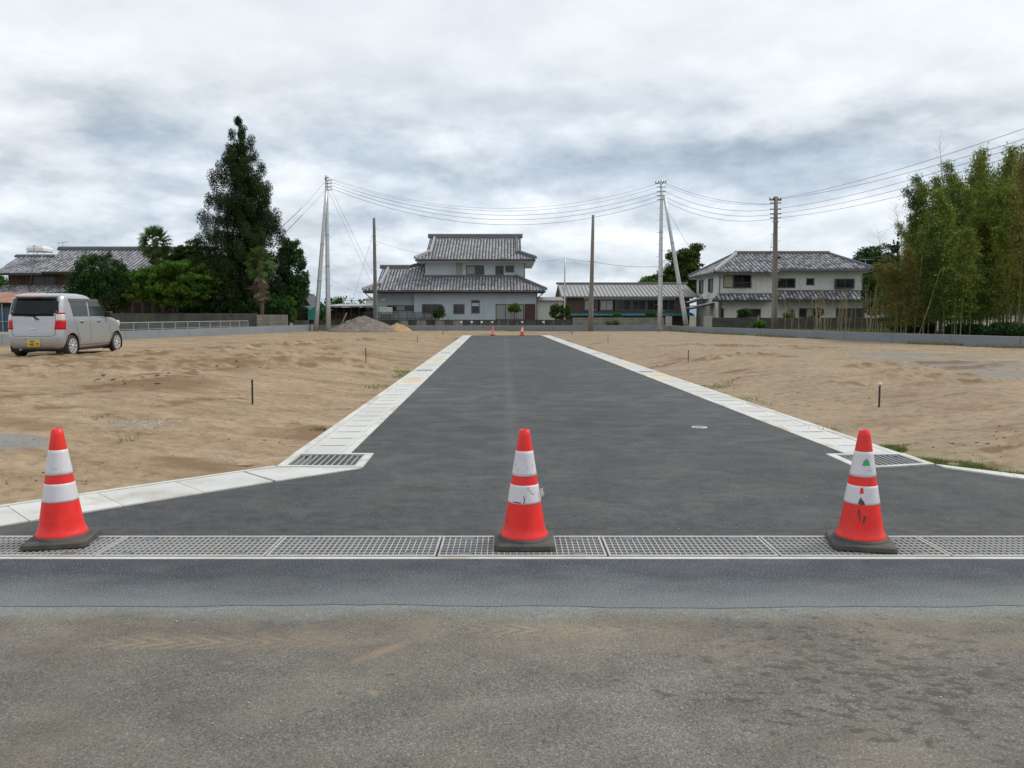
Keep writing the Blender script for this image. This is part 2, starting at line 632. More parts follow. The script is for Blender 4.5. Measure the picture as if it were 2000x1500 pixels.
def asphalt(name, c, c_dust, speck, dust_scale, dust_amt, band=False, stains=False, fscale=160.0, seam=False):
    m, nt, b = new_mat(name)
    v = coords(nt)
    agg = noise(nt, v, fscale, 2, 0.6)
    agg2 = noise(nt, v, fscale * 0.35, 3, 0.7)
    col = ramp(nt, agg, [(0.34, tuple(x * 0.25 for x in c)), (0.46, tuple(x * 0.9 for x in c)), (0.60, tuple(x * 1.25 for x in c)), (0.70, speck)])
    col = mixc(nt, 0.3, col, ramp(nt, agg2, [(0.36, tuple(x * 0.72 for x in c)), (0.64, tuple(x * 1.3 for x in c))]))
    blot = noise(nt, coords(nt, (0.8, 1.3, 1), loc=(1, 5, 0)), 3.2, 5, 0.65)
    col = mixc(nt, 1.0, col, ramp(nt, blot, [(0.35, g3(0.80)), (0.65, g3(1.2))]), 'MULTIPLY')
    vs = coords(nt, (1.0, 1.25, 1))
    dz = ramp(nt, noise(nt, vs, dust_scale, 7, 0.68, 0.6), [(0.46, g3(0)), (0.74, g3(dust_amt))])
    col = mixc(nt, dz, col, c_dust)
    big = ramp(nt, noise(nt, coords(nt, (1, 0.6, 1), loc=(4, 9, 0)), 0.32, 4, 0.6), [(0.35, g3(0.78)), (0.7, g3(1.22))])
    col = mixc(nt, 1.0, col, big, 'MULTIPLY')
    tc = nt.nodes.new("ShaderNodeTexCoord")
    sp = nt.nodes.new("ShaderNodeSeparateXYZ")
    nt.links.new(tc.outputs["Object"], sp.inputs[0])
    if seam:
        ln = mth(nt, 'ABSOLUTE', mth(nt, 'ADD', sp.outputs[0], mth(nt, 'MULTIPLY', mth(nt, 'SUBTRACT', sp.outputs[1], 9.0), 0.0095)))
        k = ramp(nt, ln, [(0.02, g3(0.15)), (0.13, g3(0.0))])
        col = mixc(nt, k, col, (0.15, 0.15, 0.145))
        wear = ramp(nt, noise(nt, coords(nt, (3.2, 0.12, 1)), 1.0, 5, 0.6), [(0.4, g3(0.96)), (0.62, g3(1.05))])
        col = mixc(nt, 1.0, col, wear, 'MULTIPLY')
        nearw = ramp(nt, mth(nt, 'MULTIPLY', mth(nt, 'SUBTRACT', sp.outputs[1], 4.5), 0.09), [(0.0, g3(0.35)), (0.45, g3(0.0))])
        mott = ramp(nt, noise(nt, v, 9.0, 6, 0.75), [(0.40, (0.018, 0.02, 0.022)), (0.60, (0.10, 0.10, 0.095))])
        col = mixc(nt, nearw, col, mott)
    if band:
        # grey green stone dust brushed along the joint with the older road
        jig = mth(nt, 'MULTIPLY', mth(nt, 'SUBTRACT', noise(nt, coords(nt, (0.5, 1, 1)), 1.3, 5, 0.65), 0.5), 0.8)
        yy = mth(nt, 'ADD', sp.outputs[1], jig)
        k = ramp(nt, mth(nt, 'SUBTRACT', yy, 3.6), [(0.0, g3(0.68)), (0.2, g3(0.6)), (0.40, g3(0.30)), (0.62, g3(0.03))])
        gr = ramp(nt, noise(nt, v, 120, 2, 0.6), [(0.35, (0.13, 0.145, 0.14)), (0.65, (0.25, 0.275, 0.265))])
        col = mixc(nt, k, col, gr)
    if stains:
        jig = mth(nt, 'MULTIPLY', mth(nt, 'SUBTRACT', noise(nt, coords(nt, (0.6, 1.6, 1)), 3.0, 6, 0.7), 0.5), 0.5)
        kj = ramp(nt, mth(nt, 'SUBTRACT', 3.74, mth(nt, 'ADD', sp.outputs[1], jig)), [(0.0, g3(0.72)), (0.07, g3(0.5)), (0.2, g3(0.0))])
        col = mixc(nt, kj, col, ramp(nt, agg, [(0.35, (0.13, 0.145, 0.14)), (0.65, (0.25, 0.275, 0.265))]))
        # damp oil spots on the right, tan mud tracks towards the upper left
        st = noise(nt, coords(nt, (0.8, 1.25, 1), loc=(2, 1, 0)), 15.0, 5, 0.6, 0.3)
        dx = mth(nt, 'SUBTRACT', sp.outputs[0], 1.4)
        dy = mth(nt, 'SUBTRACT', sp.outputs[1], 3.0)
        rr = mth(nt, 'SQRT', mth(nt, 'ADD', mth(nt, 'MULTIPLY', dx, dx), mth(nt, 'MULTIPLY', mth(nt, 'MULTIPLY', dy, dy), 1.4)))
        area = ramp(nt, rr, [(0.35, g3(0.145)), (1.0, g3(0.0))])
        spot = ramp(nt, mth(nt, 'ADD', st, area), [(0.635, g3(0)), (0.72, g3(0.62))])
        col = mixc(nt, spot, col, (0.035, 0.031, 0.022))
        # tread marks: a band of short tan blocks
        for (cx, cy, sx, ph) in ((-1.3, 3.32, 0.8, 0.0), (0.2, 3.46, 0.6, 0.9)):
            ex = mth(nt, 'DIVIDE', mth(nt, 'SUBTRACT', sp.outputs[0], cx), sx)
            ey = mth(nt, 'DIVIDE', mth(nt, 'SUBTRACT', sp.outputs[1], cy), 0.085)
            r2 = mth(nt, 'ADD', mth(nt, 'MULTIPLY', ex, ex), mth(nt, 'MULTIPLY', ey, ey))
            wv = mth(nt, 'SINE', mth(nt, 'ADD', mth(nt, 'ADD', mth(nt, 'MULTIPLY', sp.outputs[0], 64.0), mth(nt, 'MULTIPLY', mth(nt, 'ABSOLUTE', mth(nt, 'SUBTRACT', sp.outputs[1], cy)), 120.0)), mth(nt, 'MULTIPLY', noise(nt, v, 2.5, 3), 14.0)))
            mk = ramp(nt, r2, [(0.0, g3(1)), (1.0, g3(0))])
            tr = mth(nt, 'MULTIPLY', mk, ramp(nt, mth(nt, 'ADD', mth(nt, 'MULTIPLY', wv, 0.3), noise(nt, v, 5, 4)), [(0.42, g3(0.05)), (0.85, g3(0.6))]))
            col = mixc(nt, tr, col, (0.31, 0.235, 0.15))
        # a smear of sand
        ex = mth(nt, 'DIVIDE', mth(nt, 'ADD', mth(nt, 'SUBTRACT', sp.outputs[0], -0.55), mth(nt, 'MULTIPLY', mth(nt, 'SUBTRACT', sp.outputs[1], 3.22), -0.85)), 0.075)
        ey = mth(nt, 'DIVIDE', mth(nt, 'SUBTRACT', sp.outputs[1], 3.22), 0.17)
        r2 = mth(nt, 'ADD', mth(nt, 'MULTIPLY', ex, ex), mth(nt, 'MULTIPLY', ey, ey))
        mk = ramp(nt, mth(nt, 'ADD', r2, mth(nt, 'MULTIPLY', noise(nt, v, 6, 4), 0.9)), [(0.35, g3(0.62)), (1.3, g3(0))])
        col = mixc(nt, mk, col, (0.30, 0.215, 0.13))
        bd = ramp(nt, mth(nt, 'MULTIPLY', mth(nt, 'ABSOLUTE', mth(nt, 'SUBTRACT', sp.outputs[1], 3.4)), 2.6), [(0.0, g3(0.42)), (1.0, g3(0))])
        bd = mth(nt, 'MULTIPLY', bd, ramp(nt, noise(nt, v, 3.4, 6, 0.7), [(0.38, g3(0)), (0.62, g3(1))]))
        col = mixc(nt, bd, col, (0.25, 0.19, 0.125))
        lite = ramp(nt, noise(nt, coords(nt, (1, 1, 1), loc=(8, 3, 0)), 5.0, 5, 0.6), [(0.68, g3(0)), (0.8, g3(0.7))])
        col = mixc(nt, lite, col, (0.30, 0.23, 0.15))
    nt.links.new(col, b.inputs["Base Color"])
    b.inputs["Roughness"].default_value = 0.8
    b.inputs["Specular IOR Level"].default_value = 0.45
    bump(nt, b, agg, 0.6, 0.004)
    return m


M['asph_new'] = asphalt('new asphalt', (0.038, 0.042, 0.046), (0.145, 0.135, 0.115), (0.30, 0.30, 0.29), 1.6, 0.5, fscale=105.0, seam=True)
M['asph_strip'] = asphalt('asphalt strip by the drain', (0.036, 0.043, 0.054), (0.2, 0.19, 0.16), (0.40, 0.41, 0.43), 2.2, 0.2, band=True, fscale=120.0)
M['asph_old'] = asphalt('worn brown asphalt', (0.118, 0.111, 0.094), (0.225, 0.185, 0.13), (0.33, 0.32, 0.29), 1.1, 0.42, stains=True, fscale=150.0)


def sand_mat():
    m, nt, b = new_mat('bare sandy earth')
    v = coords(nt)
    at_ = nt.nodes.new("ShaderNodeAttribute")
    at_.attribute_name = "mask"
    sp = nt.nodes.new("ShaderNodeSeparateColor")
    nt.links.new(at_.outputs["Color"], sp.inputs[0])
    n1 = noise(nt, coords(nt, (0.55, 1.3, 1)), 1.0, 7, 0.66, 0.5)
    n2 = noise(nt, v, 22.0, 4, 0.7)
    n3 = noise(nt, v, 110.0, 2, 0.6)
    f = mth(nt, 'ADD', mth(nt, 'ADD', mth(nt, 'MULTIPLY', n1, 0.6), mth(nt, 'MULTIPLY', n2, 0.25)), mth(nt, 'MULTIPLY', n3, 0.15))
    cr = mth(nt, 'ABSOLUTE', mth(nt, 'SUBTRACT', noise(nt, coords(nt, (0.7, 1.0, 1), loc=(3, 3, 0)), 2.6, 8, 0.72, 0.8), 0.5))
    crk = ramp(nt, cr, [(0.0, g3(0.62)), (0.018, g3(0.0))])
    area = ramp(nt, noise(nt, coords(nt, loc=(9, 4, 0)), 0.8, 3, 0.6), [(0.46, g3(0)), (0.60, g3(1))])
    crk = mth(nt, 'MULTIPLY', crk, area)
    lump = ramp(nt, noise(nt, v, 6.5, 5, 0.7, 0.4), [(0.36, g3(0.72)), (0.5, g3(1.0)), (0.66, g3(1.14))])
    col = ramp(nt, f, [(0.36, (0.14, 0.092, 0.052)), (0.45, (0.262, 0.184, 0.112)), (0.54, (0.325, 0.238, 0.150)), (0.66, (0.39, 0.30, 0.205))])
    grav = ramp(nt, n3, [(0.3, (0.11, 0.11, 0.105)), (0.7, (0.30, 0.305, 0.30))])
    col = mixc(nt, 1.0, col, lump, 'MULTIPLY')
    col = mixc(nt, crk, col, (0.11, 0.07, 0.042))
    tcx = nt.nodes.new("ShaderNodeTexCoord")
    sx = nt.nodes.new("ShaderNodeSeparateXYZ")
    nt.links.new(tcx.outputs["Object"], sx.inputs[0])
    col = mixc(nt, ramp(nt, mth(nt, 'MULTIPLY', sx.outputs[0], 0.25), [(0.0, g3(0.12)), (1.0, g3(0.45))]), col, mixc(nt, 1.0, (0.275, 0.225, 0.162), lump, 'MULTIPLY'))
    gk = ramp(nt, mth(nt, 'ADD', sp.outputs[0], mth(nt, 'MULTIPLY', mth(nt, 'SUBTRACT', n2, 0.5), 0.9)), [(0.35, g3(0)), (0.75, g3(0.85))])
    col = mixc(nt, gk, col, grav)
    dk = ramp(nt, mth(nt, 'ADD', sp.outputs[1], mth(nt, 'MULTIPLY', mth(nt, 'SUBTRACT', n2, 0.5), 0.7)), [(0.2, g3(0)), (0.75, g3(0.85))])
    col = mixc(nt, dk, col, (0.17, 0.105, 0.058))
    col = mixc(nt, sp.outputs[2], col, mixc(nt, n2, (0.05, 0.10, 0.02), (0.20, 0.24, 0.06)))
    nt.links.new(col, b.inputs["Base Color"])
    b.inputs["Roughness"].default_value = 0.95
    b.inputs["Specular IOR Level"].default_value = 0.2
    bump(nt, b, n2, 0.55, 0.02)
    return m


M['sand'] = sand_mat()
M['yard'] = mat('yard earth and grass', (0.10, 0.10, 0.05), 0.95, 0.4, 1.2, (0.16, 0.13, 0.085), 0.8, 0.5)
M['field'] = mat('distant fields', (0.07, 0.09, 0.035), 0.95, 0.4, 0.05, (0.15, 0.13, 0.07), 0.7, 0.02)
M['gravel_pile'] = mat('grey gravel soil', (0.175, 0.145, 0.118), 0.95, 0.6, 5, (0.13, 0.11, 0.09), 0.7, 2.0, bmp=0.8, fine=14)
M['tan_pile'] = mat('tan soil', (0.38, 0.25, 0.13), 0.95, 0.35, 2.5, (0.22, 0.14, 0.08), 0.6, 2.5, bmp=0.8, fine=14)
M['clod'] = mat('dark clods', (0.16, 0.12, 0.085), 0.95, 0.4, 6)
M['pebble'] = mat('pale pebbles', (0.42, 0.42, 0.40), 0.9, 0.3, 6)
M['grass'] = leaf_mat('short grass', (0.07, 0.11, 0.025), (0.15, 0.20, 0.045), (0.30, 0.28, 0.12), 2.0)
M['dry_grass'] = leaf_mat('dry grass', (0.13, 0.13, 0.05), (0.22, 0.21, 0.09), (0.34, 0.28, 0.16), 1.0)
M['cedar'] = leaf_mat('cedar needles', (0.012, 0.032, 0.010), (0.030, 0.062, 0.016), (0.075, 0.072, 0.026), 0.5, 0.2)
M['bush'] = leaf_mat('dark shrub leaves', (0.016, 0.048, 0.014), (0.038, 0.095, 0.024), (0.07, 0.15, 0.045), 0.8, 0.2)
M['broad'] = leaf_mat('fresh green leaves', (0.035, 0.09, 0.012), (0.10, 0.20, 0.025), (0.18, 0.29, 0.05), 0.7, 0.35)
M['broad_dk'] = leaf_mat('mid green leaves', (0.025, 0.07, 0.015), (0.06, 0.13, 0.025), (0.12, 0.16, 0.04), 0.6, 0.25)
M['camphor'] = leaf_mat('green and russet leaves', (0.03, 0.065, 0.014), (0.075, 0.115, 0.022), (0.24, 0.15, 0.05), 0.9, 0.25)
M['bam_g'] = leaf_mat('green bamboo leaves', (0.045, 0.085, 0.012), (0.19, 0.25, 0.04), (0.50, 0.48, 0.13), 0.5, 0.35)
M['bam_y'] = leaf_mat('yellowing bamboo leaves', (0.09, 0.085, 0.018), (0.20, 0.175, 0.045), (0.36, 0.30, 0.11), 0.6, 0.35)
M['bam_d'] = leaf_mat('dark bamboo leaves', (0.02, 0.055, 0.009), (0.065, 0.12, 0.02), (0.22, 0.26, 0.06), 0.5, 0.3)
M['palm_leaf'] = leaf_mat('palm fan leaf', (0.03, 0.075, 0.018), (0.08, 0.14, 0.035), None, 1.0, 0.2)
M['palm_dead'] = leaf_mat('dead palm leaf', (0.12, 0.09, 0.06), (0.26, 0.21, 0.15), None, 1.0, 0.1)

# ================================================================ LAYOUT OF THE NEW ROAD
def line2(p, q):
    k = (q.x - p.x) / (q.y - p.y)
    return lambda Y: p.x + k * (Y - p.y)


XLi = line2(gnd(685, 886), gnd(921, 655))
XRi = line2(gnd(1645, 885), gnd(1057, 655))
GW = 0.57
Y_END = gnd(960, 655).y
Y_BAS = gnd(600, 887).y           # where the long gutters start
Y_BAS0 = gnd(600, 913.5).y        # near side of the catch basins
TR0, TR1 = gnd(1000, 1092.5).y, gnd(1000, 1047.5).y    # the drain channel across the mouth


def XLo(Y):
    Y = np.asarray(Y, float)
    base = XLi(Y) - GW
    p, q = gnd(540, 913), gnd(0, 993.7)
    fl = p.x + (q.x - p.x) / (q.y - p.y) * (Y - p.y)
    return np.where(Y < p.y, fl, np.where(Y > Y_BAS, base, base - 0.0))


def XRo(Y):
    Y = np.asarray(Y, float)
    base = XRi(Y) + GW
    p, q = gnd(1826, 908), gnd(2000, 930)
    fl = p.x + (q.x - p.x) / (q.y - p.y) * (Y - p.y)
    return np.where(Y < p.y, fl, base)


RUTS = ((-9.5, 13.2, -3.2, 22.0, 0.75, 0.07), (-11.0, 13.6, -4.2, 26.0, 0.7, 0.05), (-12.5, 17, -7, 30, 0.7, 0.05), (-9.0, 8.6, -4.4, 9.8, 0.6, 0.03), (-10.5, 20, -6, 38, 0.75, 0.05), (4.6, 21, 8.2, 23.2, 0.3, 0.06), (5.5, 13, 9.6, 14.2, 0.6, 0.05), (6.5, 16, 12, 18.5, 0.7, 0.05), (5, 30, 12, 27, 0.7, 0.05))
WALL = [(-20.4, 8), (-18.3, 28.5), (-17.3, 35.6), (-15.2, 61.6), (-15.0, 62.2), (12.3, 62.2), (12.9, 57.4), (15.1, 36.1), (17.6, 27.5), (21.5, 16), (24, 8)]


SCARS = []
for pl, w_, dep_ in (([(195, 764), (260, 752), (340, 742), (430, 724), (520, 711)], .28, .07), ([(205, 748), (300, 735), (400, 722)], .16, .05), ([(40, 722), (180, 706), (330, 694), (430, 688)], .3, .05), ([(0, 770), (90, 778), (200, 770)], .12, .03), ([(300, 790), (400, 772), (470, 765)], .12, .03),
                     ([(1350, 728), (1400, 725), (1450, 721)], .10, .05), ([(1430, 716), (1500, 718)], .09, .04), ([(1620, 738), (1700, 747)], .10, .03), ([(1930, 858), (2010, 846)], .10, .04), ([(1940, 838), (2010, 828)], .12, .05), ([(1250, 700), (1330, 694)], .2, .03), ([(240, 925), (330, 905), (420, 895)], .14, .04), ([(560, 790), (620, 800), (650, 812)], .16, .03), ([(1520, 770), (1600, 790)], .14, .03)):
    SCARS.append(([tuple(gnd(u, v, .27))[:2] for u, v in pl], w_, dep_))


def scar_field(X, Y):
    out, dep = np.zeros_like(X), np.zeros_like(X)
    for pl, w_, d_ in SCARS:
        D = np.full_like(X, 1e9)
        for (x0, y0), (x1, y1) in zip(pl[:-1], pl[1:]):
            dx, dy = x1 - x0, y1 - y0
            t_ = np.clip(((X - x0) * dx + (Y - y0) * dy) / (dx * dx + dy * dy), 0, 1)
            D = np.minimum(D, np.hypot(X - x0 - t_ * dx, (Y - y0 - t_ * dy)))
        q = np.exp(-(D / w_) ** 2)
        out = np.maximum(out, q)
        dep = dep + q * d_
    return out, dep


def terr(X, Y):
    X = np.asarray(X, float)
    Y = np.asarray(Y, float)
    dl, dr, db = XLo(Y) - X, X - XRo(Y), Y - Y_END - 0.02
    d = np.maximum(np.maximum(dl, dr), db)
    H = np.where(dl > dr, 0.33, 0.28)
    H = H * (1 - 0.30 * sst(35, 58, Y)) 
    base = H * sst(-0.1, np.where(dl > dr, 3.4, 3.0), d + 0.5 * fbm(X * 0.35, Y * 0.25, 3) * sst(0.2, 1.2, d))
    k = sst(0.02, 0.7, d)
    n = 0.05 * fbm(X * 0.7, Y * 0.8, 3) + 0.042 * fbm(X * 1.9 + 9, Y * 2.7, 4, 0.6) + 0.022 * np.abs(fbm(X * 7, Y * 9 + 3, 3, 0.6))
    z = base + k * n
    sf, sd_ = scar_field(X + 0 * Y, Y + 0 * X)
    z = z + k * sd_ * (2.2 * np.abs(fbm(X * 3.2, Y * 3.2 + 5, 3, .6)) * 2 - .55)
    # wheel ruts that sweep across the left plot
    for (x0, y0, x1, y1, w, a) in RUTS:
        dx, dy = x1 - x0, y1 - y0
        L = math.hypot(dx, dy)
        s = ((X - x0) * dx + (Y - y0) * dy) / L
        q = ((X - x0) * dy - (Y - y0) * dx) / L + 0.35 * np.sin(s * 0.6)
        e = sst(0, 1.5, s) * (1 - sst(L - 1.5, L, s))
        z = z + k * e * a * 1.7 * (np.exp(-((np.abs(q) - w) / 0.13) ** 2) - 0.9 * np.exp(-(q / (w * 0.7)) ** 2)) * (0.7 + 2.0 * np.abs(fbm(X * 3, Y * 3, 3)))
    return z - 0.012


def hitv(u, v):
    u, v = np.asarray(u, float), np.asarray(v, float)
    a, b = u - 1000.0, 750.0 - v
    dy = F * CT + b * ST
    dz = -F * ST + b * CT
    z = np.zeros_like(u)
    for _ in range(14):
        t = (z - CAMH) / dz
        z = .45 * z + .55 * terr(a * t, dy * t)
    t = (z - CAMH) / dz
    return np.stack([a * t, dy * t, z], -1)


def hit(u, v):
    z = 0.0
    for _ in range(14):
        p = gnd(u, v, z)
        z = 0.5 * z + 0.5 * float(terr(p.x, p.y))
    return gnd(u, v, z)


def sand_mesh():
    rows = [4.62]
    while rows[-1] < 64:
        rows.append(rows[-1] * 1.0052 + 0.002)
    rows = np.array(rows)
    cd = [-0.06, 0.0]
    while cd[-1] < 40:
        cd.append(cd[-1] * 1.028 + 0.03)
    cd = np.array(cd)
    allV, allF, off = [], [], 0
    for side in (-1, 1):
        Y = np.repeat(rows[:, None], len(cd), 1)
        Yc = np.minimum(Y, Y_END)
        X0 = XLo(Y) if side < 0 else XRo(Y)
        X = X0 + side * cd[None, :]
        Z = terr(X, Y)
        V = np.stack([X, Y, Z], -1).reshape(-1, 3)
        r, c = len(rows), len(cd)
        i = (np.arange(r - 1)[:, None] * c + np.arange(c - 1)[None, :]).ravel()
        q = np.stack([i, i + 1, i + 1 + c, i + c], -1)
        if side < 0:
            q = q[:, ::-1]
        allV.append(V)
        allF.append(q + off)
        off += len(V)
    # the end of the road
    rows = np.concatenate([[Y_END - 0.05], np.arange(Y_END, 64, 0.14)])
    cols = np.linspace(0, 1, 60)
    Y = np.repeat(rows[:, None], 60, 1)
    X = XLo(Y) + (XRo(Y) - XLo(Y)) * cols[None, :]
    Z = terr(X, Y)
    allV.append(np.stack([X, Y, Z], -1).reshape(-1, 3))
    r, c = len(rows), 60
    i = (np.arange(r - 1)[:, None] * c + np.arange(c - 1)[None, :]).ravel()
    allF.append(np.stack([i, i + 1, i + 1 + c, i + c], -1) + off)
    V = np.concatenate(allV)
    me = mesh_np("bare_ground", V, np.concatenate(allF), M['sand'], smooth=True)
    X, Y = V[:, 0], V[:, 1]

    def blob(u, v, ru, rv):
        c = hit(u, v)
        a = hit(u + ru, v)
        b_ = hit(u, v - rv)
        rx, ry = abs(a.x - c.x), abs(b_.y - c.y)
        return np.exp(-(((X - c.x) / rx) ** 2 + ((Y - c.y) / ry) ** 2))
    nn = fbm(X * 0.6, Y * 0.8, 4)
    R = 1.2 * blob(20, 860, 130, 15) + 0.7 * blob(250, 828, 75, 6) + 0.85 * blob(1870, 712, 190, 13) + 0.7 * blob(1990, 735, 90, 12) + 0.6 * blob(1720, 688, 60, 4) + 0.5 * blob(440, 896, 40, 10) + 0.4 * blob(560, 672, 60, 3) + 0.5 * blob(1850, 693, 200, 5)
    G = 0.9 * blob(330, 752, 130, 13) + 0.6 * blob(470, 722, 50, 7) + 0.8 * blob(370, 905, 100, 13) + 0.5 * blob(60, 880, 60, 10) + 0.6 * blob(620, 846, 50, 9) + 0.6 * blob(1960, 838, 60, 12) + 0.5 * blob(1740, 828, 90, 10) + 0.7 * blob(1430, 726, 60, 3) + 0.5 * blob(1330, 700, 60, 10) + 2.4 * np.clip(-nn - 0.10, 0, 1)
    for (x0, y0, x1, y1, w, a) in RUTS:
        dx, dy = x1 - x0, y1 - y0
        L = math.hypot(dx, dy)
        s = ((X - x0) * dx + (Y - y0) * dy) / L
        q = ((X - x0) * dy - (Y - y0) * dx) / L + 0.35 * np.sin(s * 0.6)
        e = sst(0, 1.5, s) * (1 - sst(L - 1.5, L, s))
        G = G + 1.25 * e * np.exp(-((np.abs(q) - w) / 0.16) ** 2) * sst(-.12, .2, fbm(X * 1.6 + 3, Y * 1.6, 4))
    sf, sd_ = scar_field(X, Y)
    G = G + 1.1 * sf * sst(-.15, .1, fbm(X * 2.2 + 3, Y * 2.2, 4))
    G = G + 0.35 * blob(720, 690, 60, 8) + 0.5 * blob(780, 700, 60, 25) * 0.5
    dl, dr, db = XLo(Y) - X, X - XRo(Y), Y - Y_END
    B = 0.55 * np.exp(-((61.5 - Y) / 0.35) ** 2) * sst(0, .2, fbm(X * 1.2, Y, 3))
    B = B + 0.38 * (np.exp(-(np.clip(dr, 0, 9) / 0.4) ** 2) * ((Y < 8.2)) * (fbm(X * 2, Y * 2, 3) > -0.15) * (dr > 0))
    # green along the foot of the right wall
    wx = np.interp(Y, [27.5, 36.1, 57.4, 62], [17.6, 15.1, 12.9, 12.4])
    B = B + 0.45 * np.exp(-((wx - X) / 0.6) ** 2) * sst(0, .25, fbm(X * 0.9 + 3, Y * 0.6, 3)) * (Y > 26)
    at_ = me.color_attributes.new("mask", 'FLOAT_COLOR', 'POINT')
    a = np.stack([np.clip(R, 0, 1), np.clip(G, 0, 1), np.clip(B, 0, 0.9), np.ones_like(R)], -1).astype(np.float32)
    at_.data.foreach_set("color", a.ravel())
    return me


o = link("bare_ground", sand_mesh())
tag(o, kind='structure')


def sheet(name, poly, z, m, thick=0.0):
    mb = MB()
    mb.add([(x, y, z) for x, y in poly], [tuple(range(len(poly)))])
    o = mb.build(name, m, fix=False)
    return tag(o, kind='structure')


# far ground, yards beyond the low walls
sheet("field", [(-3000, -40), (3000, -40), (3000, 4000), (-3000, 4000)], -0.5, M['field'])
mb = MB()
mb.add([(-20.3, 8, .22), (-18.25, 28.5, .22), (-17.25, 35.6, .22), (-15.1, 62.3, .22), (-120, 62.3, .22), (-120, 8, .22)], [(0, 1, 2, 3, 4, 5)])
mb.add([(12.4, 62.3, .22), (13.0, 57.4, .22), (15.2, 36.1, .22), (17.7, 27.5, .22), (21.6, 16, .22), (24.1, 8, .22), (120, 8, .22), (120, 62.3, .22)], [tuple(range(7, -1, -1))])
mb.add([(-120, 62.3, .22), (120, 62.3, .22), (120, 200, .22), (-120, 200, .22)], [(0, 1, 2, 3)])
o = mb.build("yard_ground", M['yard'])
tag(o, kind='structure')

# asphalt sheets
YJ = 3.74
xa, xb = float(XLo(5.4)), float(XRo(5.4))
pin = gnd(705, 914)
fl = gnd(0, 1029)
# the polygon runs under the gutters so no gap shows
poly = [(-5.6, TR1)]
poly += [(fl.x - 0.22, fl.y + 0.05), (gnd(600, 926).x, gnd(600, 920).y), (float(XLi(Y_BAS0)) - 0.3, Y_BAS0), (float(XLi(Y_BAS)) - 0.3, Y_BAS), (float(XLi(Y_END)) - 0.3, Y_END), (float(XRi(Y_END)) + 0.3, Y_END), (float(XRi(Y_BAS)) + 0.3, Y_BAS), (gnd(1826, 908).x + 0.02, gnd(1826, 908).y - 0.05)]
q = gnd(1846, 915)
r_ = gnd(2000, 937)
ex = q.x + (r_.x - q.x) / (r_.y - q.y) * (TR1 - q.y)
poly += [(ex + 0.08, TR1)]
sheet("new_road", poly, 0.0, M['asph_new'])
# strip on the near side of the drain, wavy joint with the old road
pts = [(-60, TR0), (60, TR0)]
xs = np.linspace(60, -60, 900)
js = YJ + 0.16 * fbm(xs * 0.5, xs * 0 + 2, 4) + 0.04 * fbm(xs * 5, xs * 0 + 7, 3)
pts += [(float(a), float(b_)) for a, b_ in zip(xs, js)]
o = MB().prism([(x, y, -0.012) for x, y in pts[::-1]], (0, 0, 0.012)).build("asphalt_strip", M['asph_strip'])
tag(o, kind='structure')
sheet("old_road", [(-80, -25), (80, -25), (80, YJ + 0.2), (-80, YJ + 0.2)], -0.003, M['asph_old'])

# ================================================================ DRAIN CHANNEL WITH GRATES
cx0, cx1 = -5.43, 5.57
t = thing("drain_channel", (0, (TR0 + TR1) / 2, 0), "straight concrete drain channel crossing the mouth of the new road", "drain")
mb = MB()
mb.box(cx0, cx1, TR0, TR0 + 0.035, -0.42, 0.004)
mb.build("near_edge", M['rim'], t)
mb = MB()
mb.box(cx0, cx1, TR1 - 0.02, TR1, -0.42, 0.004)
mb.build("far_edge", M['rim'], t)
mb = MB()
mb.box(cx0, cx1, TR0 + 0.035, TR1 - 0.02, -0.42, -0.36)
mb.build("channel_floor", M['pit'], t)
# grates: one built, the rest copied
gy0, gy1 = TR0 + 0.038, TR1 - 0.023
GWD = 0.985
g0 = thing("drain_grate", (0, gy0, 0), "galvanised grate panel", "drain grate", "galvanised grates in the drain channel")
mb = MB()
fw = 0.022
mb.box(0, GWD, gy0, gy0 + fw, -0.05, 0.010)
mb.box(0, GWD, gy1 - fw, gy1, -0.05, 0.010)
mb.box(0, 0.012, gy0 + fw, gy1 - fw, -0.05, 0.009)
mb.box(GWD - 0.012, GWD, gy0 + fw, gy1 - fw, -0.05, 0.009)
link("grate_frame", mb.mesh("grate_frame", M['galv_bar']), None).parent = g0
nb = 28
pitch = (GWD - 0.024) / nb
mb = MB()
mb.box(-0.0028, 0.0028, gy0 + fw, gy1 - fw, -0.045, 0.007)
bm_ = mb.mesh("bearing_bar", M['galv_bar'])
for k in range(1, nb):
    o = link("bearing_bar", bm_)
    o.parent = g0
    o.location = (0.012 + k * pitch, 0, 0)
mb = MB()
mb.box(0.012, GWD - 0.012, -0.0035, 0.0035, -0.012, 0.0066)
cm_ = mb.mesh("cross_bar", M['galv_bar'])
nc = 7
for k in range(1, nc):
    o = link("cross_bar", cm_)
    o.parent = g0
    o.location = (0, gy0 + fw + (gy1 - gy0 - 2 * fw) * k / nc, 0)
mb = MB()
mb.box(-0.036, 0.036, -0.024, 0.024, -0.03, 0.0085)
pm_ = mb.mesh("bolt_plate", M['steel_dark'])
for x in (0.16, GWD - 0.16):
    for y in (gy0 + fw + 0.03, gy1 - fw - 0.03):
        o = link("bolt_plate", pm_)
        o.parent = g0
        o.location = (x, y, 0)
_gl = ["grate panel at the far left end of the drain, beyond the left cone", "grate panel left of the left cone at the left frame edge", "grate panel under the left traffic cone", "third grate panel, between left cone and the next joint", "grate panel midway between the left and middle cones",
       "grate panel under the middle traffic cone", "grate panel just right of the middle cone", "grate panel left of the right cone", "grate panel with a corner under the right traffic cone", "grate panel right of the right cone", "last grate panel at the right end of the drain"]
for k in range(11):
    x = -5.425 + k * 0.9985
    if k == 0:
        g0.location = (x, 0, 0)
        g0['label'] = _gl[0]
    else:
        dup(g0, (x, 0, 0), 0, _gl[k])
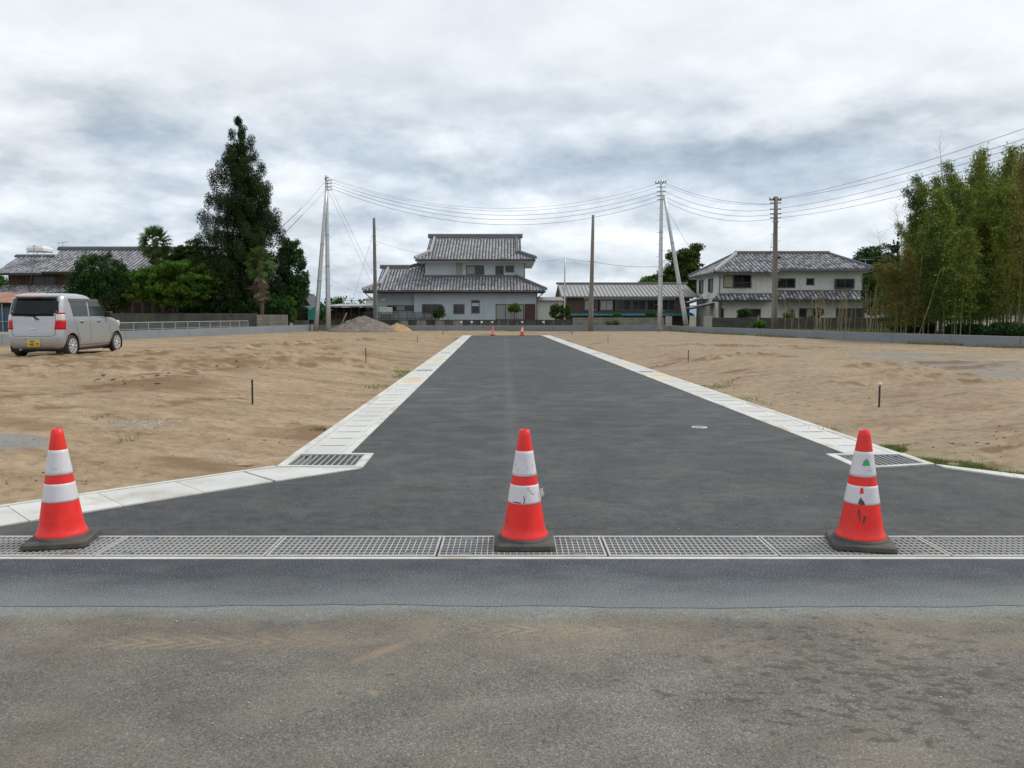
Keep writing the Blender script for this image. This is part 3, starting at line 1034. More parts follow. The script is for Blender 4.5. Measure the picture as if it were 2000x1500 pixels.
g0.location = (-5.425, 0, 0)


# ================================================================ GUTTERS WITH LIDS
def lid_mesh(w, l, m, notch=True):
    """a lid with a shallow hand slot in each end"""
    a, b_ = 0.13 if notch else 0.0, 0.016
    mb = MB()
    pts = [(-w / 2, 0), (-a, 0), (-a, b_), (a, b_), (a, 0), (w / 2, 0), (w / 2, l), (a, l), (a, l - b_), (-a, l - b_), (-a, l), (-w / 2, l)]
    mb.prism([(x, y, -0.06) for x, y in pts], (0, 0, 0.068))
    return mb.mesh("drain_lid", m)


LIDM = lid_mesh(0.40, 0.492, M['concrete'])
LIDR = lid_mesh(0.40, 0.492, M['lid_rust'])


def grating_lid():
    mb = MB()
    w, l = 0.40, 0.492
    mb.box(-w / 2, w / 2, 0, 0.03, -0.06, 0.009)
    mb.box(-w / 2, w / 2, l - 0.03, l, -0.06, 0.009)
    mb.box(-w / 2, -w / 2 + 0.03, 0.03, l - 0.03, -0.06, 0.009)
    mb.box(w / 2 - 0.03, w / 2, 0.03, l - 0.03, -0.06, 0.009)
    for k in range(1, 10):
        x = -w / 2 + 0.03 + (w - 0.06) * k / 10
        mb.box(x - 0.006, x + 0.006, 0.03, l - 0.03, -0.03, 0.007)
    return mb.mesh("grating_lid", M['galv'])


GLID = grating_lid()
for side, Xi, nm, lab in ((-1, XLi, "gutter", "long pale concrete gutter with lids along the left side of the new road"), (1, XRi, "gutter", "long pale concrete gutter with lids along the right side of the new road")):
    y0, y1 = Y_BAS + 0.004, Y_END
    t = thing(nm, (float(Xi(y0)), y0, 0), lab, "gutter")
    slope = (float(Xi(y1)) - float(Xi(y0))) / (y1 - y0)
    ang = math.atan(slope)

    def rim(a, b_, top):
        mb = MB()
        mb.add([(Xi(y0) + a, y0, -0.1), (Xi(y0) + b_, y0, -0.1), (Xi(y1) + b_, y1, -0.1), (Xi(y1) + a, y1, -0.1), (Xi(y0) + a, y0, top), (Xi(y0) + b_, y0, top), (Xi(y1) + b_, y1, top), (Xi(y1) + a, y1, top)],
               [(0, 3, 2, 1), (4, 5, 6, 7), (0, 1, 5, 4), (1, 2, 6, 5), (2, 3, 7, 6), (3, 0, 4, 7)])
        return mb
    if side < 0:
        rim(-0.072, 0.0, 0.010).build("inner_rim", M['rim'], t)
        rim(-GW, -GW + 0.088, 0.011).build("outer_rim", M['rim'], t)
        rim(-GW + 0.088, -0.072, -0.055).build("gutter_bed", M['pit'], t)
        xc = -GW + 0.088 + 0.205
    else:
        rim(0.0, 0.072, 0.010).build("inner_rim", M['rim'], t)
        rim(GW - 0.088, GW, 0.011).build("outer_rim", M['rim'], t)
        rim(0.072, GW - 0.088, -0.055).build("gutter_bed", M['pit'], t)
        xc = 0.072 + 0.205
    n = int((y1 - y0) / 0.5)
    for k in range(n):
        y = y0 + 0.004 + k * 0.5
        yy = y
        gr = any(abs(yy + 0.25 - q) < 0.26 for q in ((20.0, 29.6, 38.6, 48.0) if side < 0 else (19.7, 29.3, 38.5, 48.0)))
        ru = any(abs(yy + 0.25 - q) < w for q, w in (((17.1, 0.8), (24.8, 0.7)) if side < 0 else ((18.3, 0.8), (23.0, 0.3))))
        me = GLID if gr else (LIDR if ru else LIDM)
        o = bpy.data.objects.new("drain_lid" if not gr else "grating_lid", me)
        COL.objects.link(o)
        o.parent = t
        o.location = (float(Xi(yy)) + xc - t.location.x, yy - t.location.y, random.uniform(-0.0015, 0.0015))
        o.rotation_euler = (random.uniform(-.002, .002), random.uniform(-.002, .002), -ang)

# catch basins at the start of each gutter
for side, (tl, tr, br, bl), lab in ((-1, (gnd(575, 887.3), gnd(730, 887.3), gnd(708, 914.5), gnd(540, 913.5)), "catch basin with barred steel grate at the left corner of the new road"),
                                    (1, (gnd(1613, 888.5), gnd(1765, 887.5), gnd(1826, 908.5), gnd(1676, 917)), "catch basin with barred steel grate at the right corner of the new road")):
    c = (tl + tr + br + bl) / 4
    t = thing("catch_basin", c, lab, "catch basin")
    inn = []
    for p in (tl, tr, br, bl):
        d = c - p
        inn.append(p + Vector((d.x * 0.19, d.y * 0.17, 0)))
    mb = MB()
    o4 = [tl, tr, br, bl]
    for i in range(4):
        j = (i + 1) % 4
        mb.prism([Vector((p.x, p.y, -0.2)) for p in (o4[i], o4[j], inn[j], inn[i])], (0, 0, 0.214))
    mb.build("basin_frame", M['rim'], t)
    mb = MB()
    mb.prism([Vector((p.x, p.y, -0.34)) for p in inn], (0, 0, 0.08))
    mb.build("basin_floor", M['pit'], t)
    mb = MB()
    for i in range(4):
        j = (i + 1) % 4
        mb.bar((inn[i].x, inn[i].y, -0.004), (inn[j].x, inn[j].y, -0.004), 0.03, 0.03)
    mb.build("grate_frame", M['galv_dull'], t)
    nbar = 11
    for k in range(1, nbar):
        s = k / nbar
        a = inn[0].lerp(inn[1], s)
        b_ = inn[3].lerp(inn[2], s)
        mb = MB()
        a = a.lerp(b_, 0.04)
        mb.bar((a.x, a.y, -0.01), (b_.x, b_.y, -0.01), 0.009, 0.035)
        mb.build("bearing_bar", M['galv_bar'], t)
    mb = MB()
    for s in (0.3, 0.7):
        a = inn[0].lerp(inn[3], s)
        b_ = inn[1].lerp(inn[2], s)
        mb.bar((a.x, a.y, -0.03), (b_.x, b_.y, -0.03), 0.012, 0.012)
    mb.build("cross_rod", M['steel_dark'], t)
    for (i, s) in ((0, 0.16), (1, 0.16), (2, 0.16), (3, 0.16)):
        p = inn[i].lerp((inn[0] + inn[1] + inn[2] + inn[3]) / 4, 0.2)
        mb = MB()
        mb.box(p.x - 0.035, p.x + 0.035, p.y - 0.02, p.y + 0.02, -0.03, 0.009)
        mb.build("bolt_plate", M['steel_dark'], t)

# flared left gutter
oa, ob = gnd(540, 914.5), gnd(0, 993.7)
ia, ib = gnd(706, 915.5), gnd(0, 1029)
od = (ob - oa).normalized()
t = thing("flared_gutter", oa, "wide pale slab gutter angled from the left basin to the left frame edge", "gutter")
k_in = gnd(500, 947.5)
segs = [0.0, 0.30, 0.92, 1.53, 2.14, 2.75, 3.36]


def on_inner(P, d):
    # crossing of the line through P along the flare normal with the inner edge
    nrm = Vector((-d.y, d.x, 0))
    if nrm.dot(ib - P) < 0:
        nrm = -nrm
    e = (ib - k_in)
    A = np.array([[nrm.x, -e.x], [nrm.y, -e.y]])
    s = np.linalg.solve(A, np.array([k_in.x - P.x, k_in.y - P.y]))
    return P + nrm * float(s[0])


first_in = [Vector((ia.x, ia.y, 0))]
for k in range(len(segs) - 1):
    P0 = oa + od * (segs[k] + (0.004 if k != 1 else 0.028))
    P1 = oa + od * segs[k + 1]
    Q0, Q1 = on_inner(P0, od), on_inner(P1, od)
    ring = [P0, P1, Q1, Q0]
    if k == 0:
        ring = [oa, oa + od * segs[1], on_inner(oa + od * segs[1], od), Vector((ia.x, ia.y, 0))]
    mb = MB()
    mb.prism([Vector((p.x, p.y, -0.08)) for p in ring], (0, 0, 0.092 + 0.001 * (k % 2)))
    mb.build("gutter_slab", M['concrete'], t, bevel=0.004)
mb = MB()
P1 = oa + od * segs[-1]
mb.prism([Vector((p.x, p.y, -0.07)) for p in (oa + od * 0.2, P1, on_inner(P1, od), on_inner(oa + od * 0.2, od))], (0, 0, 0.02))
mb.build("gutter_bed", M['pit'], t)
nrm = Vector((-od.y, od.x, 0))
if nrm.y < 0:
    nrm = -nrm
mb = MB()
mb.prism([Vector((p.x, p.y, -0.08)) for p in (oa + nrm * 0.004, P1 + nrm * 0.004, P1 + nrm * 0.05, oa + nrm * 0.05)], (0, 0, 0.098))
mb.build("outer_rim", M['rim'], t)

# narrow kerb on the right flare
a, b_ = gnd(1827, 909), gnd(2000, 930.5)
c, d_ = gnd(1846, 915.5), gnd(2000, 937.7)
e1 = (b_ - a).normalized()
e2 = (d_ - c).normalized()
t = thing("flared_kerb", a, "narrow white kerb angled away from the right catch basin", "kerb")
L = 3.6
nseg = 6
for k in range(nseg):
    s0, s1 = L * k / nseg + (0.006 if k else 0), L * (k + 1) / nseg
    ring = [a + e1 * s0, a + e1 * s1, c + e2 * s1, c + e2 * s0]
    mb = MB()
    mb.prism([Vector((p.x, p.y, -0.08)) for p in ring], (0, 0, 0.095))
    mb.build("kerb_stone", M['rim'], t, bevel=0.004)

# small round cover in the road
p = gnd(1366, 834.5)
t = thing("valve_cover", p, "small round steel cover set in the new asphalt on the right", "cover")
MB().lathe([(0.10, 0.0025), (0.094, 0.006), (0.08, 0.006), (0.075, 0.003)], 32, p).build("cover_rim", M['galv'], t)
MB().lathe([(0.0, 0.0075), (0.03, 0.0075), (0.034, 0.0045), (0.076, 0.0045)], 32, p).build("cover_plate", M['steel_dark'], t)
mb = MB()
for k in range(6):
    an = k * math.pi / 3
    mb.bar((p.x + 0.04 * math.cos(an), p.y + 0.04 * math.sin(an), 0.006), (p.x + 0.074 * math.cos(an), p.y + 0.074 * math.sin(an), 0.006), 0.016, 0.006)
mb.build("raised_pattern", M['galv'], t)


# ================================================================ LOW RETAINING WALLS
def wall_run(name, pts, label, top_of, m, th=0.15):
    t = thing(name, (pts[0][0], pts[0][1], 0), label, "wall")
    for i in range(len(pts) - 1):
        (x0, y0), (x1, y1) = pts[i], pts[i + 1]
        L = math.hypot(x1 - x0, y1 - y0)
        n = max(1, round(L / 3.0))
        for k in range(n):
            a = Vector((x0 + (x1 - x0) * k / n, y0 + (y1 - y0) * k / n, 0))
            b_ = Vector((x0 + (x1 - x0) * (k + 1) / n, y0 + (y1 - y0) * (k + 1) / n, 0))
            d = (b_ - a).normalized()
            if n > 1 or len(pts) > 2:
                b_ = b_ - d * 0.012
            nr = Vector((d.y, -d.x, 0))
            za, zb = top_of(a), top_of(b_)
            mb = MB()
            vs = []
            for p, z in ((a, za), (b_, zb)):
                for q in (-th / 2, th / 2):
                    vs.append((p.x + nr.x * q, p.y + nr.y * q, -0.3))
                    vs.append((p.x + nr.x * q, p.y + nr.y * q, z))
            mb.add(vs, [(0, 1, 3, 2), (4, 6, 7, 5), (0, 4, 5, 1), (2, 3, 7, 6), (1, 5, 7, 3), (0, 2, 6, 4)])
            mb.build("wall_section", m, t, bevel=0.012)
    return t


wall_run("retaining_wall", WALL[:4], "low smooth grey concrete wall along the left side of the site behind the car", lambda p: 0.735 - 0.03 * (p.y > 30), M['wall_grey'])
wall_run("retaining_wall", [(-15.2, 61.85), (12.35, 61.85)], "low smooth grey concrete wall across the far end of the site", lambda p: 0.63, M['wall_grey'])
wall_run("retaining_wall", WALL[5:], "low smooth grey concrete wall along the right side below the bamboo", lambda p: float(np.interp(p.y, [27.5, 36, 57.4, 62], [0.67, 0.67, 0.60, 0.63])), M['wall_grey'])

# pipe fence on the left wall
t = thing("pipe_fence", (-17.3, 35.6, 0.7), "low galvanised pipe and mesh fence on top of the left concrete wall", "fence")


def lw(Y):
    return float(np.interp(Y, [8, 28.5, 35.6, 61.6], [-20.4, -18.3, -17.3, -15.2]))


ys = [30 + 1.27 * k for k in range(16)]
for y in ys:
    MB().cyl((lw(y), y, 0.69), (lw(y), y, 1.075), 0.02, n=8).build("fence_post", M['galv_dull'], t)
pts = [(lw(y), y, 1.07) for y in ys]
MB().tube(pts, 0.02, 8).build("top_rail", M['galv_dull'], t, smooth=True)
MB().tube([(x, y, 0.76) for x, y, z in pts], 0.012, 6).build("bottom_rail", M['galv_dull'], t, smooth=True)
mb = MB()
for i in range(len(ys) - 1):
    for k in range(1, 13):
        y = ys[i] + 1.27 * k / 13
        mb.bar((lw(y), y, 0.76), (lw(y), y, 1.07), 0.004, 0.004, (0, 1, 0))
for z in (0.83, 0.91, 0.99):
    mb.tube([(lw(y), y, z) for y in ys], 0.003, 4)
tag(mb.build("wire_mesh", M['galv_dull'], t), kind='stuff')


# block walls, each block its own piece
def block_wall(name, x0, x1, y, z0, z1, label, m, bl=0.40, bh=0.20, cap=None, gap=0.012):
    t = thing(name, ((x0 + x1) / 2, y, z0), label, "wall")
    n = max(1, int(round((x1 - x0) / bl)))
    r = max(1, int(round((z1 - z0) / bh)))
    w, h = (x1 - x0) / n, (z1 - z0) / r
    MB().box(x0 + .004, x1 - .004, y + 0.012, y + 0.11, z0, z1 - 0.004).build("mortar_core", M['mortar'], t)
    mb = MB().box(-w / 2 + gap / 2, w / 2 - gap / 2, 0, 0.115, -h / 2 + gap / 2, h / 2 - gap / 2)
    me = mb.mesh("block", m)
    for j in range(r):
        for i in range(n):
            o = bpy.data.objects.new("block", me)
            COL.objects.link(o)
            o.parent = t
            o.location = (x0 + (i + 0.5) * w - t.location.x, random.uniform(-.004, .004), (j + 0.5) * h)
    return t


# dark wall at the left behind the fence
Yw = 56.0
xA, xB = XU(205, Yw), XU(500, Yw)
t = thing("panel_wall", ((xA + xB) / 2, Yw, 0.2), "dark stained concrete panel wall behind the pipe fence, under the trees", "wall")
n = 6
for k in range(n):
    a = xA + (xB - xA) * k / n
    b_ = xA + (xB - xA) * (k + 1) / n
    MB().box(a + .01, b_ - .01, Yw, Yw + .1, .2, ZY(612, Yw)).build("wall_panel", M['block_dark'], t, bevel=0.01)
for k in range(n + 1):
    a = xA + (xB - xA) * k / n
    MB().box(a - .05, a + .05, Yw - 0.03, Yw + .13, .2, ZY(611, Yw)).build("wall_pillar", M['block_dark'], t, bevel=0.01)
block_wall("block_wall", XU(501, 55.6), XU(561, 55.6), 55.6, 0.25, ZY(614.5, 55.6), "short pale stained block wall at the right foot of the cedar", M['block'])
block_wall("block_wall", XU(571, 63.5), XU(602, 63.5), 63.5, 0.25, ZY(625.5, 63.5), "small low block wall left of the turquoise shed", M['block'])
# long precast wall in front of the big house
Yw = 64.5
zt = ZY(624.5, Yw)
xA, xB = XU(600, Yw), XU(1117, Yw)
t = thing("panel_wall", ((xA + xB) / 2, Yw, 0.2), "long low streaky dark panel wall in front of the big blue grey house", "wall")
n = 29
for k in range(n):
    a = xA + (xB - xA) * k / n
    b_ = xA + (xB - xA) * (k + 1) / n
    MB().box(a + .012, b_ - .012, Yw + 0.003 * (k % 2), Yw + .08, .2, zt - 0.05).build("wall_panel", M['block'] if k in (10, 12, 14, 16) else M['block_dark'], t)
MB().box(xA, xB, Yw - 0.03, Yw + .11, zt - 0.048, zt).build("wall_coping", M['block_dark'], t)
for u in (901, 921.5, 941, 961.5, 1020, 1061.7):
    p = at(u, 629, Yw - 0.05)
    MB().box(p.x - .085, p.x + .085, Yw - 0.045, Yw - 0.006, p.z - .08, p.z + .08).build("white_plate", M['white_paint'], t)
Yw = 64.0
block_wall("block_wall", XU(1118.5, Yw), XU(1298, Yw), Yw, 0.2, ZY(620, Yw), "streaky block wall in front of the long low workshop", M['block'])
block_wall("block_pillar", XU(1299.5, Yw), XU(1312.5, Yw), Yw - 0.1, 0.2, ZY(617.5, Yw), "pale block gate pillar beside the dark workshop opening", M['block_pale'], bl=0.52)
Yw = 62.9
block_wall("block_pillar", XU(1375, Yw), XU(1391, Yw), Yw - 0.1, 0.2, ZY(617, Yw), "pale block gate pillar left of the right house garden wall", M['block_pale'], bl=0.33)
block_wall("block_wall", XU(1392, Yw), XU(1745, Yw), Yw, 0.2, ZY(620.5, Yw), "long mossy dark block wall in front of the right house", M['block_dark'], bl=0.45)


# ================================================================ TILED ROOFS
def tiled(name, parent, O, A, D, al, ar, w=0.27, row=0.26, m='tile', t0=0.0, t1=1.0, h=0.07, sharp=1.3, part='roof_tiles'):
    """one tiled slope. O origin on the ridge line, A unit vector along the ridge, D vector ridge->eave,
    al(t), ar(t) the slope's left and right limits along A. Curved tiles in overlapping courses."""
    O, A, D = Vector(O), Vector(A).normalized(), Vector(D)
    N = A.cross(D).normalized()
    if N.z < 0:
        N = -N
    L = D.length
    nr = max(1, int(round(L * (t1 - t0) / row)))
    An, Dn, Nn, On = (np.array(q) for q in (A, D, N, O))
    Vs, Fs, Us, off = [], [], [], 0
    for r in range(nr):
        ta = t0 + (t1 - t0) * r / nr
        tb = t0 + (t1 - t0) * (r + 1) / nr
        tm = (ta + tb) / 2
        a0, a1 = al(tm), ar(tm)
        if a1 - a0 < 0.05:
            continue
        ns = max(2, int((a1 - a0) / (w / 8)))
        a = np.linspace(a0, a1, ns + 1)
        ph = a / w
        prof = h * (0.5 + 0.5 * np.cos(2 * np.pi * ph)) ** sharp
        jit = 0.006 * np.sin(np.floor(ph + 0.5) * 12.9 + r * 7.1)
        top = On + np.outer(a, An) + Dn * ta + np.outer(prof + 0.0, Nn)
        bot = On + np.outer(a, An) + Dn * tb + np.outer(prof + 0.035 + jit, Nn)
        drp = On + np.outer(a, An) + Dn * tb + np.outer(np.zeros_like(prof) - 0.005, Nn)
        V = np.concatenate([top, bot, drp])
        k = ns + 1
        i = np.arange(ns)
        F1 = np.stack([i, i + 1, i + 1 + k, i + k], -1)
        F2 = F1 + k
        Fs.append(np.concatenate([F1, F2]) + off)
        Vs.append(V)
        uu = np.concatenate([ph + 0.5, ph + 0.5, ph + 0.5])
        vv = np.concatenate([np.full(k, r + 0.2), np.full(k, r + 0.8), np.full(k, r + 0.85)])
        Us.append(np.stack([uu, vv], -1))
        off += len(V)
    me = mesh_np(name, np.concatenate(Vs), np.concatenate(Fs), M[m], np.concatenate(Us), smooth=False)
    o = link(part, me, parent)
    return tag(o, kind='stuff')


def slab(parent, O, A, D, al, ar, ts, th=0.16, part='roof_deck', m='fascia', drop=0.012):
    O, A, D = Vector(O), Vector(A).normalized(), Vector(D)
    N = A.cross(D).normalized()
    if N.z < 0:
        N = -N
    ring = [O + A * al(t) + D * t - N * drop for t in ts] + [O + A * ar(t) + D * t - N * drop for t in reversed(ts)]
    mb = MB()
    mb.prism(ring, -N * th)
    return mb.build(part, M[m], parent)


def ridge_cap(parent, p0, p1, w=0.26, h=0.26, m='ridge', part='ridge', layers=3, ends=True):
    p0, p1 = Vector(p0), Vector(p1)
    d = (p1 - p0).normalized()
    side = d.cross(Vector((0, 0, 1))).normalized()
    up = side.cross(d).normalized()
    if up.z < 0:
        up = -up
    mb = MB()
    lh = h * 0.72 / layers
    for k in range(layers):
        ww = w * (1.0 - 0.10 * k)
        zc = up * (lh * (k + 0.5))
        mb.bar(p0 + zc, p1 + zc, ww, lh * 0.82, up)
        mb.bar(p0 + zc, p1 + zc, ww * 0.86, lh * 1.0, up)
    q = up * (h * 0.74)
    mb.tube([p0 + q, p1 + q], w * 0.36, 10)
    n = int((p1 - p0).length / 0.3)
    for k in range(n):
        c = p0.lerp(p1, (k + .5) / n) + q
        mb.tube([c - d * 0.02, c + d * 0.02], w * 0.40, 8)
    o = mb.build(part, M[m], parent)
    if ends:
        for p, s in ((p0, -1), (p1, 1)):
            mb = MB()
            e = d * s
            c = p + up * h * 0.45
            pr = []
            for (x, y) in ((-0.62, -0.55), (0.62, -0.55), (0.7, -0.1), (0.45, 0.35), (0.3, 0.75), (0, 1.0), (-0.3, 0.75), (-0.45, 0.35), (-0.7, -0.1)):
                pr.append(c + side * (x * w) + up * (y * h * 0.62))
            mb.prism(pr, e * 0.09)
            mb.build('ridge_end_tile', M[m], parent)
    return o


def window(parent, x0, x1, z0, z1, y, frame='frame_bronze', sash=2, curtain=None, rail=False, fw=0.05, bay=0.0, name='window', shut=None):
    """window in a facade facing -Y at plane y: frame, mullions, panes set back in the frame, reveal"""
    d = 0.035 + bay
    f = MB()
    f.box(x0, x1, y - d, y + 0.02, z1 - fw, z1)
    f.box(x0, x1, y - d - 0.015, y + 0.02, z0, z0 + fw)
    f.box(x0, x0 + fw, y - d + .001, y + 0.02, z0 + fw, z1 - fw)
    f.box(x1 - fw, x1, y - d + .001, y + 0.02, z0 + fw, z1 - fw)
    fr = f.build(name, M[frame], parent)
    n = max(1, sash)
    w = (x1 - x0 - 2 * fw) / n
    for k in range(n):
        a = x0 + fw + k * w
        b_ = a + w
        s = MB()
        yy = y - d + 0.012 + 0.01 * (k % 2)
        sw = 0.03
        s.box(a, b_, yy - .008, yy + .008, z0 + fw, z0 + fw + sw)
        s.box(a, b_, yy - .008, yy + .008, z1 - fw - sw, z1 - fw)
        s.box(a, a + sw, yy - .0075, yy + .0075, z0 + fw + sw, z1 - fw - sw)
        s.box(b_ - sw, b_, yy - .0075, yy + .0075, z0 + fw + sw, z1 - fw - sw)
        so = s.build('sash', M[frame], fr)
        cm = 'glass'
        if curtain and k in curtain:
            cm = 'curtain'
        MB().box(a + sw * .5, b_ - sw * .5, yy + 0.002, yy + 0.006, z0 + fw + sw * .5, z1 - fw - sw * .5).build('pane', M[cm], fr)
    if rail:
        r = MB()
        zz = z0 + (z1 - z0) * 0.42
        r.box(x0, x1, y - d - .16, y - d - .13, zz - .03, zz)
        r.box(x0, x1, y - d - .16, y - d - .13, z0 + .02, z0 + .05)
        nn = int((x1 - x0) / 0.12)
        for k in range(nn + 1):
            x = x0 + (x1 - x0 - .02) * k / nn
            r.box(x, x + .02, y - d - .155, y - d - .135, z0 + .05, zz - .03)
        for x in (x0, x1 - .03):
            r.box(x, x + .03, y - d - .13, y, zz - .03, zz)
        r.build('window_rail', M['frame_bronze'], parent)
    return fr


def winpx(parent, u0, v0, u1, v1, y, **k):
    return window(parent, XU(u0, y), XU(u1, y), ZY(v1, y), ZY(v0, y), y, **k)


# ================================================================ THE BIG BLUE GREY HOUSE
Yf = 68.0
t = thing("house", (XU(900, Yf), Yf, 0.2), "two storey pale blue grey house with silver tiled gabled roofs beyond the road end", "house")
house1 = t
xl, xm, xr = XU(729, 68.6), XU(809, 68), XU(1048, 68)
zw = 3.75
MB().box(xm, xr, 68, 77, .2, zw).build("lower_wall", M['render_blue'], t)
MB().box(xl, xm + .02, 68.6, 77.01, .2, zw).build("lower_wall", M['render_blue'], t)
ul, ur = XU(831, 69.6), XU(1024, 69.6)
MB().box(ul, ur, 69.6, 76.6, 3.8, ZY(506, 69.6) + .1).build("upper_wall", M['render_blue'], t)
MB().box(xm, xr + .01, 67.985, 68, .2, .55).build("wall_base", M['block_pale'], t)
MB().bar((xr + .03, 67.95, .3), (xr + .03, 67.95, 3.4), .07, .07, (0, 1, 0)).build("corner_downpipe", M['frame_bronze'], t)
MB().bar((ur + .03, 69.56, 4.2), (ur + .03, 69.56, 5.9), .06, .06, (0, 1, 0)).build("corner_downpipe", M['frame_bronze'], t)
# lower roof
ye, yr = 67.1, 71.2
ze, zr = ZY(567.5, ye), ZY(526, yr)
O = (0, yr, zr)
D = (0, ye - yr, ze - zr)
Xe_l, Xe_r = XU(709, ye), XU(1066, ye)
Xt_l = XU(745, 70.5)
tk = 0.74
tw = (yr - 69.6) / (yr - ye)
xr_top = XU(1007, 69.6)


def al(s):
    if s < 0:
        return XU(800, 71.2) + (ul - XU(800, 71.2)) * (-s / 0.3)
    return Xt_l if s < tk else Xt_l + (Xe_l - Xt_l) * (s - tk) / (1 - tk)


def ar(s):
    return ul + .02 if s < tw else xr_top + (Xe_r - xr_top) * (s - tw) / (1 - tw)


tiled("lower_slope", t, O, (1, 0, 0), D, al, ar, t0=0.0)
tiled("lower_slope_rise", t, O, (1, 0, 0), D, al, lambda s: ul + .02, t0=-0.3, t1=0.0)
slab(t, O, (1, 0, 0), D, al, ar, [0, tk - .001, tk, 1.0], th=.14) if False else None
slab(t, O, (1, 0, 0), D, lambda s: Xt_l, lambda s: ul, [0, tw])
slab(t, O, (1, 0, 0), D, al, ar, [tw + .001, tk, 1.0])


def pp(O, D, x, s, n=0.03):
    O, D = Vector(O), Vector(D)
    return Vector((x, 0, 0)) + Vector((0, O.y, O.z)) + D * s + Vector((0, 0, n))


ridge_cap(t, pp(O, D, Xt_l - .1, 0), pp(O, D, XU(798, 71.2), 0), .3, .36)
ridge_cap(t, pp(O, D, XU(798, 71.2), 0), pp(O, D, ul, -.28), .24, .3, ends=False)
ridge_cap(t, pp(O, D, Xt_l + .55, 0.02), pp(O, D, Xt_l + .35, tk + .02), .24, .24, 'ridge_pale')
ridge_cap(t, pp(O, D, Xt_l + .3, tk - .02), pp(O, D, Xe_l + .1, 0.99), .24, .24, 'ridge_pale')
ridge_cap(t, pp(O, D, ul, tw + .01), pp(O, D, xr_top + .05, tw + .01), .18, .16, ends=False)
ridge_cap(t, pp(O, D, xr_top, tw + .02), pp(O, D, Xe_r - .05, 0.99), .24, .24)
# side and back slopes close the roof volume
ys2 = yr + (yr - ye)
mb = MB()
mb.add([pp(O, D, Xt_l, 0, -.05), pp(O, D, ul, 0, -.05), (ul, ys2, ze), (Xt_l, ys2, ze)], [(0, 1, 2, 3)])
mb.add([pp(O, D, xr_top, tw, -.03), pp(O, D, Xe_r, 1, -.03), (Xe_r, 78, ze), (xr_top, 75.6, 4.8)], [(0, 1, 2, 3)])
mb.add([pp(O, D, Xt_l, tk, -.03), pp(O, D, Xe_l, 1, -.03), (Xe_l, ys2, ze), (Xt_l, ys2 - 1.1, ze + .55)], [(3, 2, 1, 0)])
mb.add([pp(O, D, Xt_l, 0, -.06), pp(O, D, Xt_l, tk, -.06), (Xt_l, ys2 - 1.1, ze + .55)], [(0, 1, 2)])
mb.build("roof_flank", M['tile'], t, fix=False)
MB().tube([(Xe_l + .05, ye - .06, ze - .10), (Xe_r - .05, ye - .06, ze - .10)], .065, 8).build("eaves_gutter", M['fascia'], t)
MB().box(Xe_l + .1, Xe_r - .1, ye + .05, 68.6, ze - .2, ze - .16).build("soffit", M['fascia'], t)
MB().tube([(Xe_l + .1, ye, ze - .12), (Xe_l + .3, ye + .3, ze - .35), (xl - .05, 68.5, ze - .75)], .04, 6).build("downpipe", M['frame_bronze'], t)
MB().tube([(Xe_r - .15, ye, ze - .12), (Xe_r - .35, ye + .3, ze - .35), (xr + .05, 67.95, ze - .6)], .04, 6).build("downpipe", M['frame_bronze'], t)
# upper roof
ye, yr = 68.4, 73.2
ze, zr = ZY(506.5, ye), ZY(466.5, yr)
O = (0, yr, zr)
D = (0, ye - yr, ze - zr)
Ul, Ur = XU(841, 73.2), XU(1017, 73.2)
Ul2, Ur2 = XU(811.5, ye), XU(1046, ye)
tk2 = .74
al2 = lambda s: Ul if s < tk2 else Ul + (Ul2 - Ul) * (s - tk2) / (1 - tk2)
ar2 = lambda s: Ur if s < tk2 else Ur + (Ur2 - Ur) * (s - tk2) / (1 - tk2)
tiled("upper_slope", t, O, (1, 0, 0), D, al2, ar2)
slab(t, O, (1, 0, 0), D, al2, ar2, [0, tk2 - .001, tk2, 1])
ridge_cap(t, pp(O, D, Ul - .08, 0), pp(O, D, Ur + .08, 0), .32, .42)
for s_, X_, X2_ in ((1, Ul, Ul2), (-1, Ur, Ur2)):
    ridge_cap(t, pp(O, D, X_ + s_ * .42, .02), pp(O, D, X_ + s_ * .38, tk2 + .02), .24, .24, 'ridge_pale' if s_ > 0 else 'ridge')
    ridge_cap(t, pp(O, D, X_ + s_ * .3, tk2 - .02), pp(O, D, X2_ + s_ * .08, .99), .26, .26, 'ridge_pale' if s_ > 0 else 'ridge')
yb = yr + (yr - ye)
zk = zr + (ze - zr) * tk2
yk = yr + (ye - yr) * tk2
ykb = yr - (ye - yr) * tk2
mb = MB()
mb.add([(Ul, yr, zr - .04), (Ur, yr, zr - .04), (Ur, yb, ze), (Ul, yb, ze)], [(0, 3, 2, 1)])
for X_, X2_ in ((Ul, Ul2), (Ur, Ur2)):
    mb.add([(X_, yk, zk - .03), (X2_, ye, ze - .03), (X2_, yb, ze - .03), (X_, ykb, zk - .03)], [(0, 1, 2, 3)])
    mb.add([(X_, yk, ze), (X_, yr, zr - .06), (X_, ykb, ze)], [(0, 1, 2)])
mb.build("roof_flank", M['tile'], t, fix=False)
MB().box(Ul2 + .1, Ur2 - .1, ye + .02, yb, ze - .22, ze - .17).build("soffit", M['soffit'], t)
MB().tube([(Ul2 + .05, ye - .06, ze - .10), (Ur2 - .05, ye - .06, ze - .10)], .065, 8).build("eaves_gutter", M['fascia'], t)
